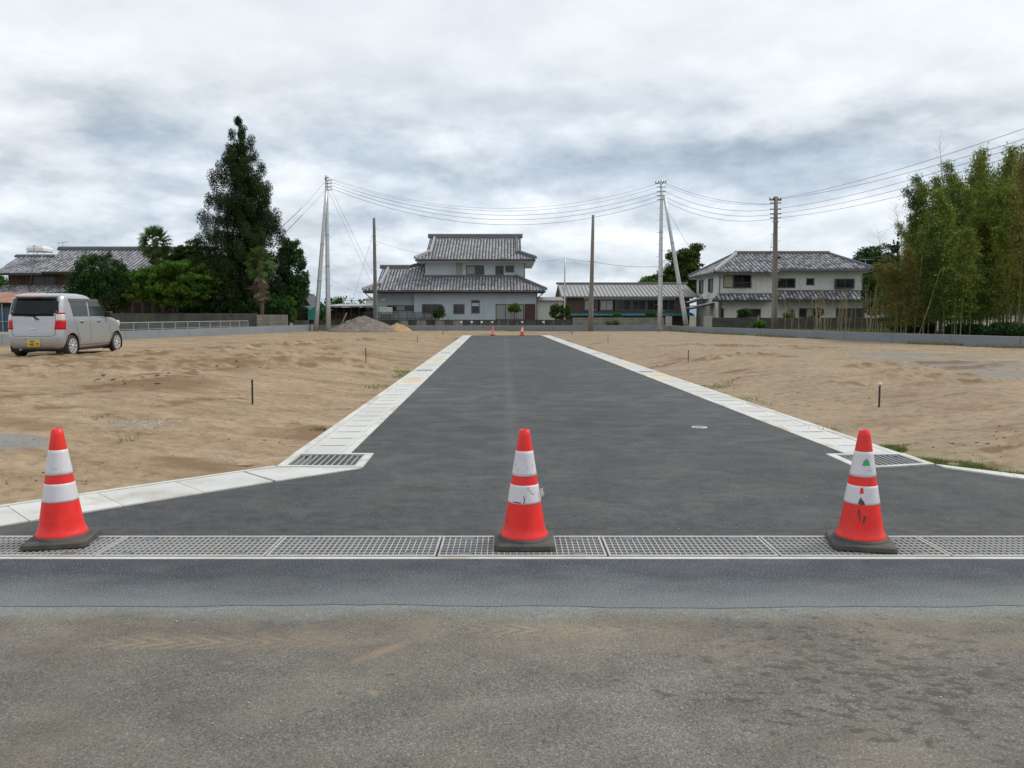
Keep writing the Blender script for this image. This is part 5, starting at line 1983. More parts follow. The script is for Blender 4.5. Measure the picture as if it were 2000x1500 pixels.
def arm(t, c, L, d=(1, 0, 0), m='galv_dull'):
    c, d = Vector(c), Vector(d).normalized()
    MB().bar(c - d * L, c + d * L, .08, .08).build("crossarm", M[m], t)
    for s in (-1, -.4, .5, 1):
        q = c + d * L * s * .93
        MB().lathe([(0.001, .0), (.04, .0), (.05, .03), (.03, .06), (.055, .09), (.03, .12), (.001, .15)], 8, q + Vector((0, 0, .04))).build("insulator", M['porcelain'], t)


# left silver pole with its leaning strut
Yp = 60.6
B, T = at(641.5, 646.5, Yp), at(637.5, 343, Yp)
t = thing("utility_pole", B, "tall silver steel utility pole left of centre with wires at the top", "utility pole")
pole_parts(t, B, T, .19, .11, M['galv'], (1.6, 9.6, .45), (1, -1), (.15, .42, .62))
for v in (352, 358, 365, 371):
    p = at(638, v, Yp)
    MB().lathe([(.125, -.03), (.135, -.03), (.135, .03), (.125, .03)], 14, p).build("band", M['galv_dull'], t)
    MB().bar(p + Vector((.1, 0, 0)), p + Vector((.42, -.05, 0)), .05, .05).build("dead_end_clamp", M['porcelain'], t)
MB().bar(at(634.5, 348.5, Yp), at(641, 346.5, Yp - .4), .09, .09).build("crossarm", M['galv_dull'], t)
Bs, Ts = at(616.5, 647, Yp - .3), at(637.3, 372, Yp - .25)
t = thing("pole_strut", Bs, "silver strut pole leaning against the left silver utility pole", "pole")
pole_parts(t, Bs, Ts, .19, .10, M['galv'], seams=(.36, .62))
# right silver pole with strut
B2, T2 = at(1288.5, 648, Yp), at(1292.3, 352, Yp)
t = thing("utility_pole", B2, "tall silver steel utility pole right of centre, upright beside its leaning strut", "utility pole")
pole_parts(t, B2, T2, .19, .11, M['galv'], (1.6, 9.4, .45), (1, -1), (.37, .66))
arm(t, at(1290.5, 357.5, Yp), .42, (1, -.6, 0))
for v in (365, 374, 382, 390):
    p = at(1291.5, v, Yp)
    MB().lathe([(.125, -.03), (.14, -.03), (.14, .03), (.125, .03)], 14, p).build("band", M['galv_dull'], t)
    MB().bar(p + Vector((.1, 0, 0)), p + Vector((.34, -.05, -.03)), .05, .05).build("dead_end_clamp", M['porcelain'], t)
    MB().bar(p - Vector((.1, 0, 0)), p - Vector((.34, .05, .03)), .05, .05).build("dead_end_clamp", M['porcelain'], t)
MB().bar(at(1291, 509.5, Yp), at(1313, 509, Yp - .1), .05, .05).build("bracket_arm", M['galv'], t)
MB().bar(at(1292, 535, Yp), at(1308, 510, Yp - .1), .045, .045).build("bracket_brace", M['galv'], t)
Bs2, Ts2 = at(1342.5, 649.5, Yp - .3), at(1297.5, 383, Yp - .25)
t = thing("pole_strut", Bs2, "silver strut pole leaning against the right silver utility pole", "pole")
pole_parts(t, Bs2, Ts2, .19, .10, M['galv'], seams=(.36, .66))
# concrete poles
B3, T3 = at(734, 640, Yp + .4), at(730.5, 426, Yp + .4)
t = thing("concrete_pole", B3, "plain grey concrete pole standing behind the gravel mound", "pole")
pole_parts(t, B3 - Vector((0, 0, .3)), T3, .17, .10, M['pole_conc2'], (1.6, 8.0, .62), (1, -1))
for v in (458, 472):
    p = at(731, v, Yp + .4)
    MB().lathe([(.11, -.03), (.14, -.03), (.14, .03), (.11, .03)], 12, p).build("band", M['galv_dull'], t)
B4, T4 = at(1153.5, 647, Yp), at(1158.5, 420, Yp)
t = thing("concrete_pole", B4, "slightly leaning brown concrete pole right of the road end", "pole")
pole_parts(t, B4, T4, .20, .10, M['pole_conc'], (1.6, 4.2, .6), (1, -1))
p = at(1156, 511, Yp)
MB().bar(p - Vector((.28, 0, 0)), p + Vector((.28, 0, 0)), .05, .05).build("bracket", M['galv_dull'], t)
# dark pole before the right house
Y5 = 52.0
B5, T5 = at(1512, 650, Y5), at(1515.5, 384, Y5)
B5.z = .2
t = thing("utility_pole", B5, "dark brown concrete utility pole with crossarms in front of the right house", "utility pole")
pole_parts(t, B5, T5, .20, .12, M['pole_conc'], (1.8, 7.6, .42), (1, -1))
arm(t, at(1514.5, 390.5, Y5), .40, (1, .15, 0), 'trunk')
for v in (397, 409, 418, 426):
    p = at(1515, v, Y5)
    for s in (-1, 1):
        MB().bar(p, p + Vector((s * .36, 0, .02)), .06, .06).build("dead_end_clamp", M['porcelain'], t)
p = at(1515, 433, Y5)
MB().lathe([(.12, -.03), (.19, -.03), (.19, .03), (.12, .03)], 12, p).build("band", M['galv_dull'], t)
MB().box(at(1517, 503, Y5).x, at(1524, 503, Y5).x, Y5 - .1, Y5 + .1, ZY(505, Y5), ZY(501, Y5)).build("junction_box", M['black'], t)
# thin silver mast
B6, T6 = at(1102.5, 626, 66), at(1103.3, 504, 66)
t = thing("mast", B6, "slim silver steel mast beside the cream annex", "pole")
pole_parts(t, B6 - Vector((0, 0, .8)), T6, .075, .045, M['galv'])
# small far poles
B7, T7 = at(602, 610, 84), at(601, 527, 84)
t = thing("utility_pole", B7, "distant thin dark pole between the cedar and the silver poles", "utility pole")
pole_parts(t, B7 - Vector((0, 0, 1.2)), T7, .13, .09, M['pole_conc2'])
for v in (533, 541, 550):
    p = at(601, v, 84)
    MB().bar(p - Vector((.3, 0, 0)), p + Vector((.3, 0, 0)), .05, .05).build("crossarm", M['galv_dull'], t)

# cables between the two silver poles
lab = ["topmost wire between the two silver poles", "second wire from the top between the two silver poles", "middle wire between the two silver poles", "second lowest wire between the two silver poles", "lowest wire between the two silver poles"]
A0 = [(642, 347), (641, 349), (642, 354), (642, 360), (642, 366)]
A1 = [(1287, 358), (1290, 364), (1287, 375), (1287, 383.5), (1287, 392)]
SG = [2.05, 2.1, 2.1, 2.15, 2.25]
for k in range(5):
    cable("overhead_cable", at(*A0[k], Yp), at(*A1[k], Yp), SG[k], .012 if k > 1 else .008, lab[k], 32, "wires between the silver poles")
# from the right silver pole to the dark pole
lab = ["topmost wire from the right silver pole to the dark pole", "thin second wire from the right silver pole to the dark pole", "third wire from the right silver pole to the dark pole", "fourth wire from the right silver pole to the dark pole", "lowest wire from the right silver pole to the dark pole"]
A0 = [(1300, 358), (1298, 361), (1296, 372), (1296, 383), (1296, 391)]
A1 = [(1510, 398.5), (1508, 399), (1513, 408.5), (1513, 418.5), (1513, 427)]
for k in range(5):
    cable("overhead_cable", at(*A0[k], Yp), at(*A1[k], Y5), (.42, .5, .62, .62, .68)[k], .011 if k != 1 else .007, lab[k], 24, "wires from the silver pole to the dark pole")
# from the dark pole towards the right foreground
lab = ["topmost wire running right from the dark pole over the bamboo", "second wire running right from the dark pole over the bamboo", "third wire running right from the dark pole over the bamboo", "fourth wire running right from the dark pole over the bamboo", "lowest wire running right from the dark pole over the bamboo"]
A0 = [(1521, 387.5), (1520, 389), (1518, 407.5), (1518, 417), (1518, 425.5)]
A1 = [(2030, 218), (2030, 238), (2030, 247), (2030, 263), (2030, 282)]
for k in range(5):
    p0 = at(*A0[k], Y5)
    p1 = at(*A1[k], 26)
    d = p1 - p0
    cable("overhead_cable", p0, p0 + d * 1.35, (.30, .32, .34, .34, .34)[k] * 1.6, .0085, lab[k], 30, "wires running right over the bamboo")
# service wires to the left
cable("service_wire", at(633, 357, Yp), at(590, 405, Yp + 1), .05, .007, "upper thin service wire left of the left silver pole", 10)
cable("service_wire", at(590, 405, Yp + 1), at(540, 452, Yp + 2), .05, .018, "upper thick service wire going into the cedar", 10)
cable("service_wire", at(634, 373, Yp), at(590, 420, Yp + 1), .05, .007, "lower thin service wire left of the left silver pole", 10)
cable("service_wire", at(590, 420, Yp + 1), at(548, 462, Yp + 2), .05, .018, "lower thick service wire going into the cedar", 10)
cable("stay_wire", at(641, 372, Yp), at(724, 549, 66), .0, .008, "left stay wire slanting down from the left silver pole", 4)
cable("stay_wire", at(645, 366, Yp), at(727, 535, 66), .0, .008, "right stay wire slanting down from the left silver pole", 4)
cable("stay_wire", at(728, 459, Yp + .4), at(688, 590, 70), .0, .008, "thin wire slanting left from the grey concrete pole", 4)
cable("stay_wire", at(1305, 413, Yp), at(1349, 488, 66), .0, .010, "stay wire slanting right from the right silver strut", 4)
cable("stay_wire", at(1513, 437, Y5), at(1503, 500, 66), .0, .010, "thin stay wire left of the dark pole", 4)
cable("far_wire", at(735, 472, 61), at(1104, 505, 66), .9, .007, "faint wire from the grey pole across the big house to the slim mast", 20)
cable("far_wire", at(1104, 505, 66), at(1153, 511, Yp), .02, .009, "faint wire between the slim mast and the brown pole", 6)
cable("far_wire", at(1160, 511, Yp), at(1290, 520, Yp), .18, .012, "drooping wire between the brown pole and the right silver pole", 14)
cable("far_wire", at(1518, 490, Y5), at(1740, 497, 70), .45, .012, "wire over the ridge of the right house", 14)
cable("far_wire", at(600, 585, 84), at(740, 588, 84), .0, .02, "faint wire low above the long dark shed", 4)
cable("far_wire", at(645, 545, 61), at(730, 573, 64), .3, .006, "faint drooping wire right of the left silver pole", 10)

# ================================================================ MOUNDS OF SOIL
def mound(name, u0, u1, v_top, Y, ry, m, label, cat, seed, h_off=0.0, noise_a=.17):
    xa_, xb_ = XU(u0, Y), XU(u1, Y)
    cx, rx = (xa_ + xb_) / 2, (xb_ - xa_) / 2
    zt = ZY(v_top, Y)
    n = 130
    gx, gy = np.meshgrid(np.linspace(-1, 1, n), np.linspace(-1, 1, n))
    r = np.sqrt(gx ** 2 + gy ** 2)
    X, Yg = cx + gx * rx, Y + gy * ry
    b0 = terr(X, Yg)
    prof = np.clip(1 - r ** 1.15, 0, 1) ** 0.9
    H = zt - float(terr(cx, Y))
    nz = noise_a * fbm(X * 1.5 + seed, Yg * 1.5, 4, .6) * 2.2 * prof ** .5 + .16 * np.abs(fbm(X * 4, Yg * 4 + seed, 3)) * prof ** .3
    Z = b0 + H * prof * (1 + .15 * fbm(X * .6 + seed, Yg * .6, 2)) + nz - .05 * (r > .98)
    V = np.stack([X, Yg, Z], -1).reshape(-1, 3)
    i = (np.arange(n - 1)[:, None] * n + np.arange(n - 1)[None, :]).ravel()
    Fq = np.stack([i, i + 1, i + 1 + n, i + n], -1)
    keep = (r.ravel()[Fq] < 1.02).all(1)
    o = link(name, mesh_np(name, V, Fq[keep], M[m], smooth=True))
    return tag(o, label, cat)


mound("gravel_mound", 640, 782, 618.5, 57.5, 2.4, 'gravel_pile', "wide grey mound of gravelly soil beside the left silver pole", "mound", 3.0)
mound("soil_mound", 744, 806, 631.5, 58.0, 1.3, 'tan_pile', "small tan soil mound right of the grey gravel mound", "mound", 8.0, noise_a=.09)
mb = MB().bar(at(668, 632, 56.5), at(677, 611, 57.2), .09, .04)
tag(mb.build("plank", M['clod'], bevel=.005), "brown plank leaning against the left side of the grey mound", "plank")


# ================================================================ SURVEY STAKES
def stake(u, v0, v1, label, w=None, tip=None, r=.012):
    b = hit(u, v1)
    top = at(u, v0, b.y)
    h = top.z - b.z
    t = thing("survey_stake", b, label, "stake", "survey stakes in the bare ground")
    mb = MB()
    lean = random.uniform(-.01, .01)
    mb.cyl((b.x, b.y, b.z - .1), (b.x + lean, b.y, b.z + h), r, n=8)
    mb.build("shaft", M['black'], t)
    MB().cyl((b.x + lean, b.y, b.z + h - .002), (b.x + lean, b.y, b.z + h + .012), r * 1.25, n=8).build("cap", M['fascia'], t)
    if tip:
        q = Vector((b.x + lean, b.y, b.z + h + .035))
        mb = MB()
        s = .04
        mb.add([q + Vector(v_) * s for v_ in ((1, 0, 0), (0, 1, 0), (-1, 0, 0), (0, -1, 0), (0, 0, 1.1), (0, 0, -1.1))], [(0, 1, 4), (1, 2, 4), (2, 3, 4), (3, 0, 4), (1, 0, 5), (2, 1, 5), (3, 2, 5), (0, 3, 5)])
        mb.build("marker_head", M['pink'], t)
        mb = MB().bar(q - Vector((.012, .02, .01)), q + Vector((.012, -.021, .02)), .012, .004)
        mb.build("marker_tape", M['redtape'], t)
    return t


M['pink'] = mat('pink white plastic', (0.75, 0.55, 0.56), 0.5, 0.1, 8)
M['redtape'] = mat('red tape', (0.6, 0.03, 0.04), 0.5, 0.1, 8)
stake(493, 743, 789, "nearest black survey stake in the sand on the left", r=.014)
stake(715, 680, 708, "second black survey stake on the left, near the gutter")
stake(815, 656, 669, "third black survey stake on the left, farther back")
stake(865, 645, 653.5, "farthest black survey stake on the left, near the road end", r=.02)
stake(1717, 755, 795, "black survey stake with a pink white head on the right", tip=True, r=.014)
stake(1344, 685, 707, "second black survey stake on the right sand")
stake(1187.5, 655, 669, "third black survey stake on the right, near the gutter")
stake(1117, 646, 654, "farthest black survey stake on the right, by the road end", r=.02)


# ================================================================ TRAFFIC CONES
def cone_mat(name, seed, scuff=0.0, streak=False):
    m, nt, b = new_mat(name)
    v = coords(nt, loc=(seed, seed * 2, 0))
    n1 = noise(nt, v, 14, 4, .6)
    col = ramp(nt, n1, [(.3, (.74, .018, .014)), (.7, (.86, .032, .022))])
    gr = ramp(nt, noise(nt, coords(nt, (1, 1, .6), loc=(seed, 3, 1)), 7, 5, .7), [(.42, g3(0)), (.72, g3(.38))])
    col = mixc(nt, gr, col, (.42, .06, .045))
    if scuff:
        s = ramp(nt, noise(nt, coords(nt, (1, 1, .5), loc=(seed, 0, 3)), 18, 6, .7, .8), [(.62, g3(0)), (.70, g3(scuff))])
        col = mixc(nt, s, col, (.28, .04, .03))
    nt.links.new(col, b.inputs["Base Color"])
    b.inputs["Roughness"].default_value = .42
    b.inputs["Specular IOR Level"].default_value = .4
    return m


def band_mat(name, seed, th, amt):
    m, nt, b = new_mat(name)
    v = coords(nt, (1, 1, 1.0), loc=(seed, seed, seed))
    s = ramp(nt, noise(nt, v, 26, 6, .72, 1.6), [(th, g3(0)), (th + .05, g3(amt))])
    col = mixc(nt, s, (.66, .63, .66), (.13, .12, .12))
    s2 = ramp(nt, noise(nt, v, 6, 4, .6), [(.45, g3(0)), (.75, g3(.3))])
    col = mixc(nt, s2, col, (.50, .46, .43))
    nt.links.new(col, b.inputs["Base Color"])
    b.inputs["Roughness"].default_value = .38
    return m


M['cone_red'] = cone_mat('fluorescent red cone', 1.0)
M['cone_red2'] = cone_mat('scuffed red cone', 5.0, .7)
M['band1'] = band_mat('reflective sleeve lightly scuffed', 2.0, .63, .7)
M['band2'] = band_mat('reflective sleeve scratched', 7.3, .60, .85)
M['green_tape'] = mat('green tape', (.05, .33, .12), .5, .2, 20)
M['scuff'] = mat('rubber scuff', (.10, .045, .04), .7, .4, 40)
M['tape_white'] = mat('torn white tape', (.62, .60, .55), .6, .2, 20)
M['cone_inner'] = mat('cone tip rim', (.75, .25, .18), .5, .1, 8)


def rz(z, H=.70, rb=.148, rt=.031):
    return rb + (rt - rb) * (z / H)


def sstep(a, b_, x):
    t_ = min(1, max(0, (x - a) / (b_ - a)))
    return t_ * t_ * (3 - 2 * t_)


def make_cone(u, v, scale, label, rot, bands, bm, cm, base_rot, slim=1.0, loc=None, group="traffic cones across the drain"):
    p = loc if loc is not None else gnd(u, v, .010)
    t = thing("traffic_cone", p, label, "traffic cone", group)
    H = .70

    def R(z):
        return rz(z, H, .142 * slim)
    # rubber base: rounded square slab, slightly dished
    mb = MB()
    w, c = .185, .045
    def ring(w, z, c):
        out = []
        for (sx, sy, a0_) in ((1, 1, 0), (-1, 1, 90), (-1, -1, 180), (1, -1, 270)):
            for k in range(5):
                an = math.radians(a0_ + 90 * k / 4)
                out.append((sx * (w - c) + c * math.cos(an), sy * (w - c) + c * math.sin(an), z))
        return out
    rings = [ring(w - .004, 0, c), ring(w, .006, c), ring(w - .004, .028, c), ring(w - .016, .036, c), ring(w - .05, .040, c)]
    nn = len(rings[0])
    for q in rings:
        mb.v.extend(q)
    for i in range(len(rings) - 1):
        for k in range(nn):
            k2 = (k + 1) % nn
            mb.f.append((i * nn + k, i * nn + k2, (i + 1) * nn + k2, (i + 1) * nn + k))
    mb.f.append(tuple(range(nn))[::-1])
    mb.f.append(tuple((len(rings) - 1) * nn + k for k in range(nn)))
    me = mb.mesh("rubber_base", M['rubber'])
    o = link("rubber_base", me)
    o.parent = t
    o.rotation_euler = (0, 0, base_rot)
    mb = MB()
    mb.lathe([(R(0) + .018, .038), (R(0) + .014, .050), (R(.01) - .002, .058)], 40)
    o = link("base_collar", mb.mesh("base_collar", M['rubber'], True))
    o.parent = t
    pr = [(R(0) + .003, .050), (R(0) + .0035, .062), (R(.02), .072)]
    for k in range(1, 20):
        z = .07 + (H - .07) * k / 19
        pr.append((R(z), z))
    pr += [(.028, H + .001), (.023, H - .006), (.020, H - .05)]
    o = link("cone_body", MB().lathe(pr, 44).mesh("cone_body", M[cm], True))
    o.parent = t
    for (z0, z1) in bands:
        prb = [(R(z0) - .0005, z0), (R(z0) + .0018, z0 + .001)] + [(R(z0 + (z1 - z0) * k / 8) + .0018, z0 + (z1 - z0) * k / 8) for k in range(1, 8)] + [(R(z1) + .0018, z1 - .001), (R(z1) - .0005, z1)]
        o = link("reflective_band", MB().lathe(prb, 44).mesh("reflective_band", M[bm], True))
        o.parent = t
    t.rotation_euler = (0, 0, rot)
    if scale != 1:
        t.scale = (scale,) * 3
    t['_R'] = 1.0
    del t['_R']
    return t, R


def patch_on(t, R, name, az0, az1, z0, z1, off, m, shape=None, n=8):
    """a thin mark lying on the cone's skin, az in degrees (-90 faces the camera)"""
    mb = MB()
    na, nz = 16, 14
    idx = {}

    def inside(x, y):
        c = False
        k = len(shape) - 1
        for i in range(len(shape)):
            (xi, yi), (xj, yj) = shape[i], shape[k]
            if (yi > y) != (yj > y) and x < (xj - xi) * (y - yi) / (yj - yi) + xi:
                c = not c
            k = i
        return c

    def vid(i, j):
        if (i, j) not in idx:
            az = math.radians(az0 + (az1 - az0) * i / na)
            z = z0 + (z1 - z0) * j / nz
            r = R(z) + off
            idx[(i, j)] = len(mb.v)
            mb.v.append((r * math.cos(az), r * math.sin(az), z))
        return idx[(i, j)]
    for i in range(na):
        for j in range(nz):
            if inside((i + .5) / na, (j + .5) / nz):
                mb.f.append((vid(i, j), vid(i + 1, j), vid(i + 1, j + 1), vid(i, j + 1)))
    o = link(name, mb.mesh(name, M[m]))
    o.parent = t
    return o


bands = [(.285, .375), (.425, .560)]
bands = [(.262, .372), (.425, .575)]
c1, R1_ = make_cone(122, 1057, 1.0, "red and white traffic cone on the drain at the left", 0, bands, 'band1', 'cone_red', math.radians(12))
c2, R2_ = make_cone(1024, 1060, 1.0, "red traffic cone in the middle of the drain with torn tape on its side", 0, bands, 'band2', 'cone_red', math.radians(0))
c3, R3_ = make_cone(1680, 1062, 1.0, "red traffic cone at the right with green patch and dark scuffs", 0, bands, 'band1', 'cone_red2', math.radians(-14))
patch_on(c3, R3_, "green_patch", -118, -82, .492, .535, .0028, 'green_tape', [(0, .1), (.08, .5), (.3, .85), (.6, 1), (.85, .9), (1, .5), (1, 0), (.6, .12), (.3, 0)])
patch_on(c3, R3_, "red_scrape", -122, -108, .328, .366, .0026, 'cone_red2', [(0, 0), (.1, .8), (.4, 1), (.8, .95), (1, .2), (.6, 0)])
patch_on(c3, R3_, "dark_scuff", -126, -104, .262, .310, .0028, 'scuff', [(0, .1), (.2, .7), (.45, 1), (.6, .6), (.85, .5), (1, .1), (.5, 0)])
patch_on(c3, R3_, "dark_scuff", -124, -113, .165, .250, .0012, 'scuff', [(.1, .8), (.4, 1), (.6, .7), (.5, .4), (.9, .1), (.8, 0), (.3, .2), (.0, .6)])
patch_on(c3, R3_, "dark_scuff", -112, -100, .155, .20, .0012, 'scuff', [(.2, .4), (.6, 1), (1, .9), (.8, .3), (.2, 0)])
patch_on(c2, R2_, "dark_scuff", -135, -100, .268, .276, .0026, 'scuff', [(0, .5), (.3, 1), (1, .8), (.8, 0), (.3, .1)])
patch_on(c2, R2_, "dark_scuff", -96, -86, .268, .315, .0026, 'scuff', [(.2, .0), (.4, .5), (0, 1), (.3, .9), (.55, .55), (1, 1), (.7, .4), (.5, 0)])
patch_on(c2, R2_, "dark_scuff", -134, -118, .463, .467, .0026, 'scuff', [(0, .5), (.5, 1), (1, .6), (.5, 0)])
mb = MB()
q = Vector((R2_(.30) + .001, -.03, .34))
mb.prism([q, q + Vector((.018, -.004, .012)), q + Vector((.016, -.006, -.002)), q + Vector((.026, -.006, -.03)), q + Vector((.010, -.004, -.048)), q + Vector((.002, 0, -.04))], (0, .002, 0))
o = link("torn_tape", mb.mesh("torn_tape", M['tape_white']))
o.parent = c2
# far cones at the road end
pz = Vector((at(962, 654, 56.2).x, 56.2, float(terr(at(962, 654, 56.2).x, 56.2)) + .0))
c4, _ = make_cone(0, 0, 1.0, "thin striped far cone at the left of the road end", 0, [(.15, .22), (.33, .39), (.50, .56)], 'band1', 'cone_red', 0.1, slim=.8, loc=Vector((XU(962.3, 55.4), 55.4, .002)), group="far traffic cones at the road end")
c5, _ = make_cone(0, 0, 1.0, "far red cone with a wide white band at the right of the road end", 0, [(.26, .56)], 'band1', 'cone_red', 0.2, loc=Vector((XU(1020, 55.2), 55.2, .002)), group="far traffic cones at the road end")


# ================================================================ THE CAR
def car_paint():
    m, nt, b = new_mat('silver beige paint')
    v = coords(nt)
    n = noise(nt, v, 220, 2, .5)
    dust = ramp(nt, noise(nt, v, 3.0, 4, .6), [(.4, (.43, .445, .465)), (.7, (.41, .415, .42))])
    nt.links.new(mixc(nt, 1.0, dust, ramp(nt, n, [(.3, g3(.88)), (.7, g3(1.1))]), 'MULTIPLY'), b.inputs["Base Color"])
    b.inputs["Metallic"].default_value = .55
    b.inputs["Roughness"].default_value = .36
    b.inputs["Coat Weight"].default_value = .6
    b.inputs["Coat Roughness"].default_value = .08
    return m


M['paint'] = car_paint()
M['carglass'] = mat('tinted car glass', (.006, .009, .010), .08, .1, 2, spec=.25)
M['sideglass'] = mat('greenish side glass', (.022, .038, .036), .06, .2, 2, spec=.45)
M['tyre'] = mat('tyre', (.025, .025, .025), .8, .2, 10, (.10, .085, .06), .4, 4)
M['alloy'] = mat('wheel trim', (.62, .63, .64), .35, .05, 5, metal=.5)
M['red_lens'] = mat('red lens', (.50, .004, .010), .2, .15, 4, spec=.25)
M['clear_lens'] = mat('clear lens', (.55, .52, .50), .12, .15, 9, spec=.8)
M['chrome'] = mat('chrome', (.75, .76, .77), .15, .05, 5, metal=.9)
M['plastic'] = mat('black plastic', (.018, .018, .018), .5, .1, 5)
M['visor'] = mat('smoked visor', (.07, .065, .06), .25, .1, 5)
M['plate_y'] = mat('yellow plate', (.72, .50, .035), .45, .05, 5)
M['sticker'] = mat('pale blue sticker', (.35, .5, .55), .5, .1, 5)

ZS = np.array([.20, .26, .36, .50, .66, .80, .90, .96, 1.00, 1.04, 1.10, 1.20, 1.32, 1.44, 1.54, 1.60, 1.64, 1.67, 1.682])
XR = np.array([.14, .05, .01, .00, .01, .03, .04, .045, .05, .055, .065, .085, .115, .155, .19, .23, .31, .46, .72])
XF = np.array([3.27, 3.35, 3.385, 3.395, 3.39, 3.36, 3.29, 3.18, 3.02, 2.68, 2.58, 2.44, 2.25, 2.05, 1.90, 1.78, 1.64, 1.45, 1.20])
HW = np.array([.64, .69, .722, .735, .737, .735, .732, .730, .726, .722, .717, .708, .697, .683, .670, .648, .600, .50, .32])
fxr = lambda z: float(np.interp(z, ZS, XR))
fxf = lambda z: float(np.interp(z, ZS, XF))
fhw = lambda z: float(np.interp(z, ZS, HW))


def ring_pts(z):
    xr_, xf_, w = fxr(z), fxf(z), fhw(z)
    r1, r2 = min(.17, w * .5), min(.38, w * .6)
    pts = []

    def seg(p, q, n):
        for k in range(n):
            pts.append((p[0] + (q[0] - p[0]) * k / n, p[1] + (q[1] - p[1]) * k / n))

    def arc(cx, cy, r, a0_, a1_, n=7):
        for k in range(n):
            a_ = math.radians(a0_ + (a1_ - a0_) * k / n)
            pts.append((cx + r * math.cos(a_), cy + r * math.sin(a_)))
    bow = .028
    seg((xr_ + r1, -w), (xf_ - r2, -w), 12)
    arc(xf_ - r2, -w + r2, r2, -90, 0)
    seg((xf_, -w + r2), (xf_, w - r2), 8)
    arc(xf_ - r2, w - r2, r2, 0, 90)
    seg((xf_ - r2, w), (xr_ + r1, w), 12)
    arc(xr_ + r1, w - r1, r1, 90, 180)
    seg((xr_, w - r1), (xr_, -w + r1), 8)
    arc(xr_ + r1, -w + r1, r1, 180, 270)
    return [(x - (bow * (1 - (y / w) ** 2) if x < .5 else 0), y, z) for x, y in pts]


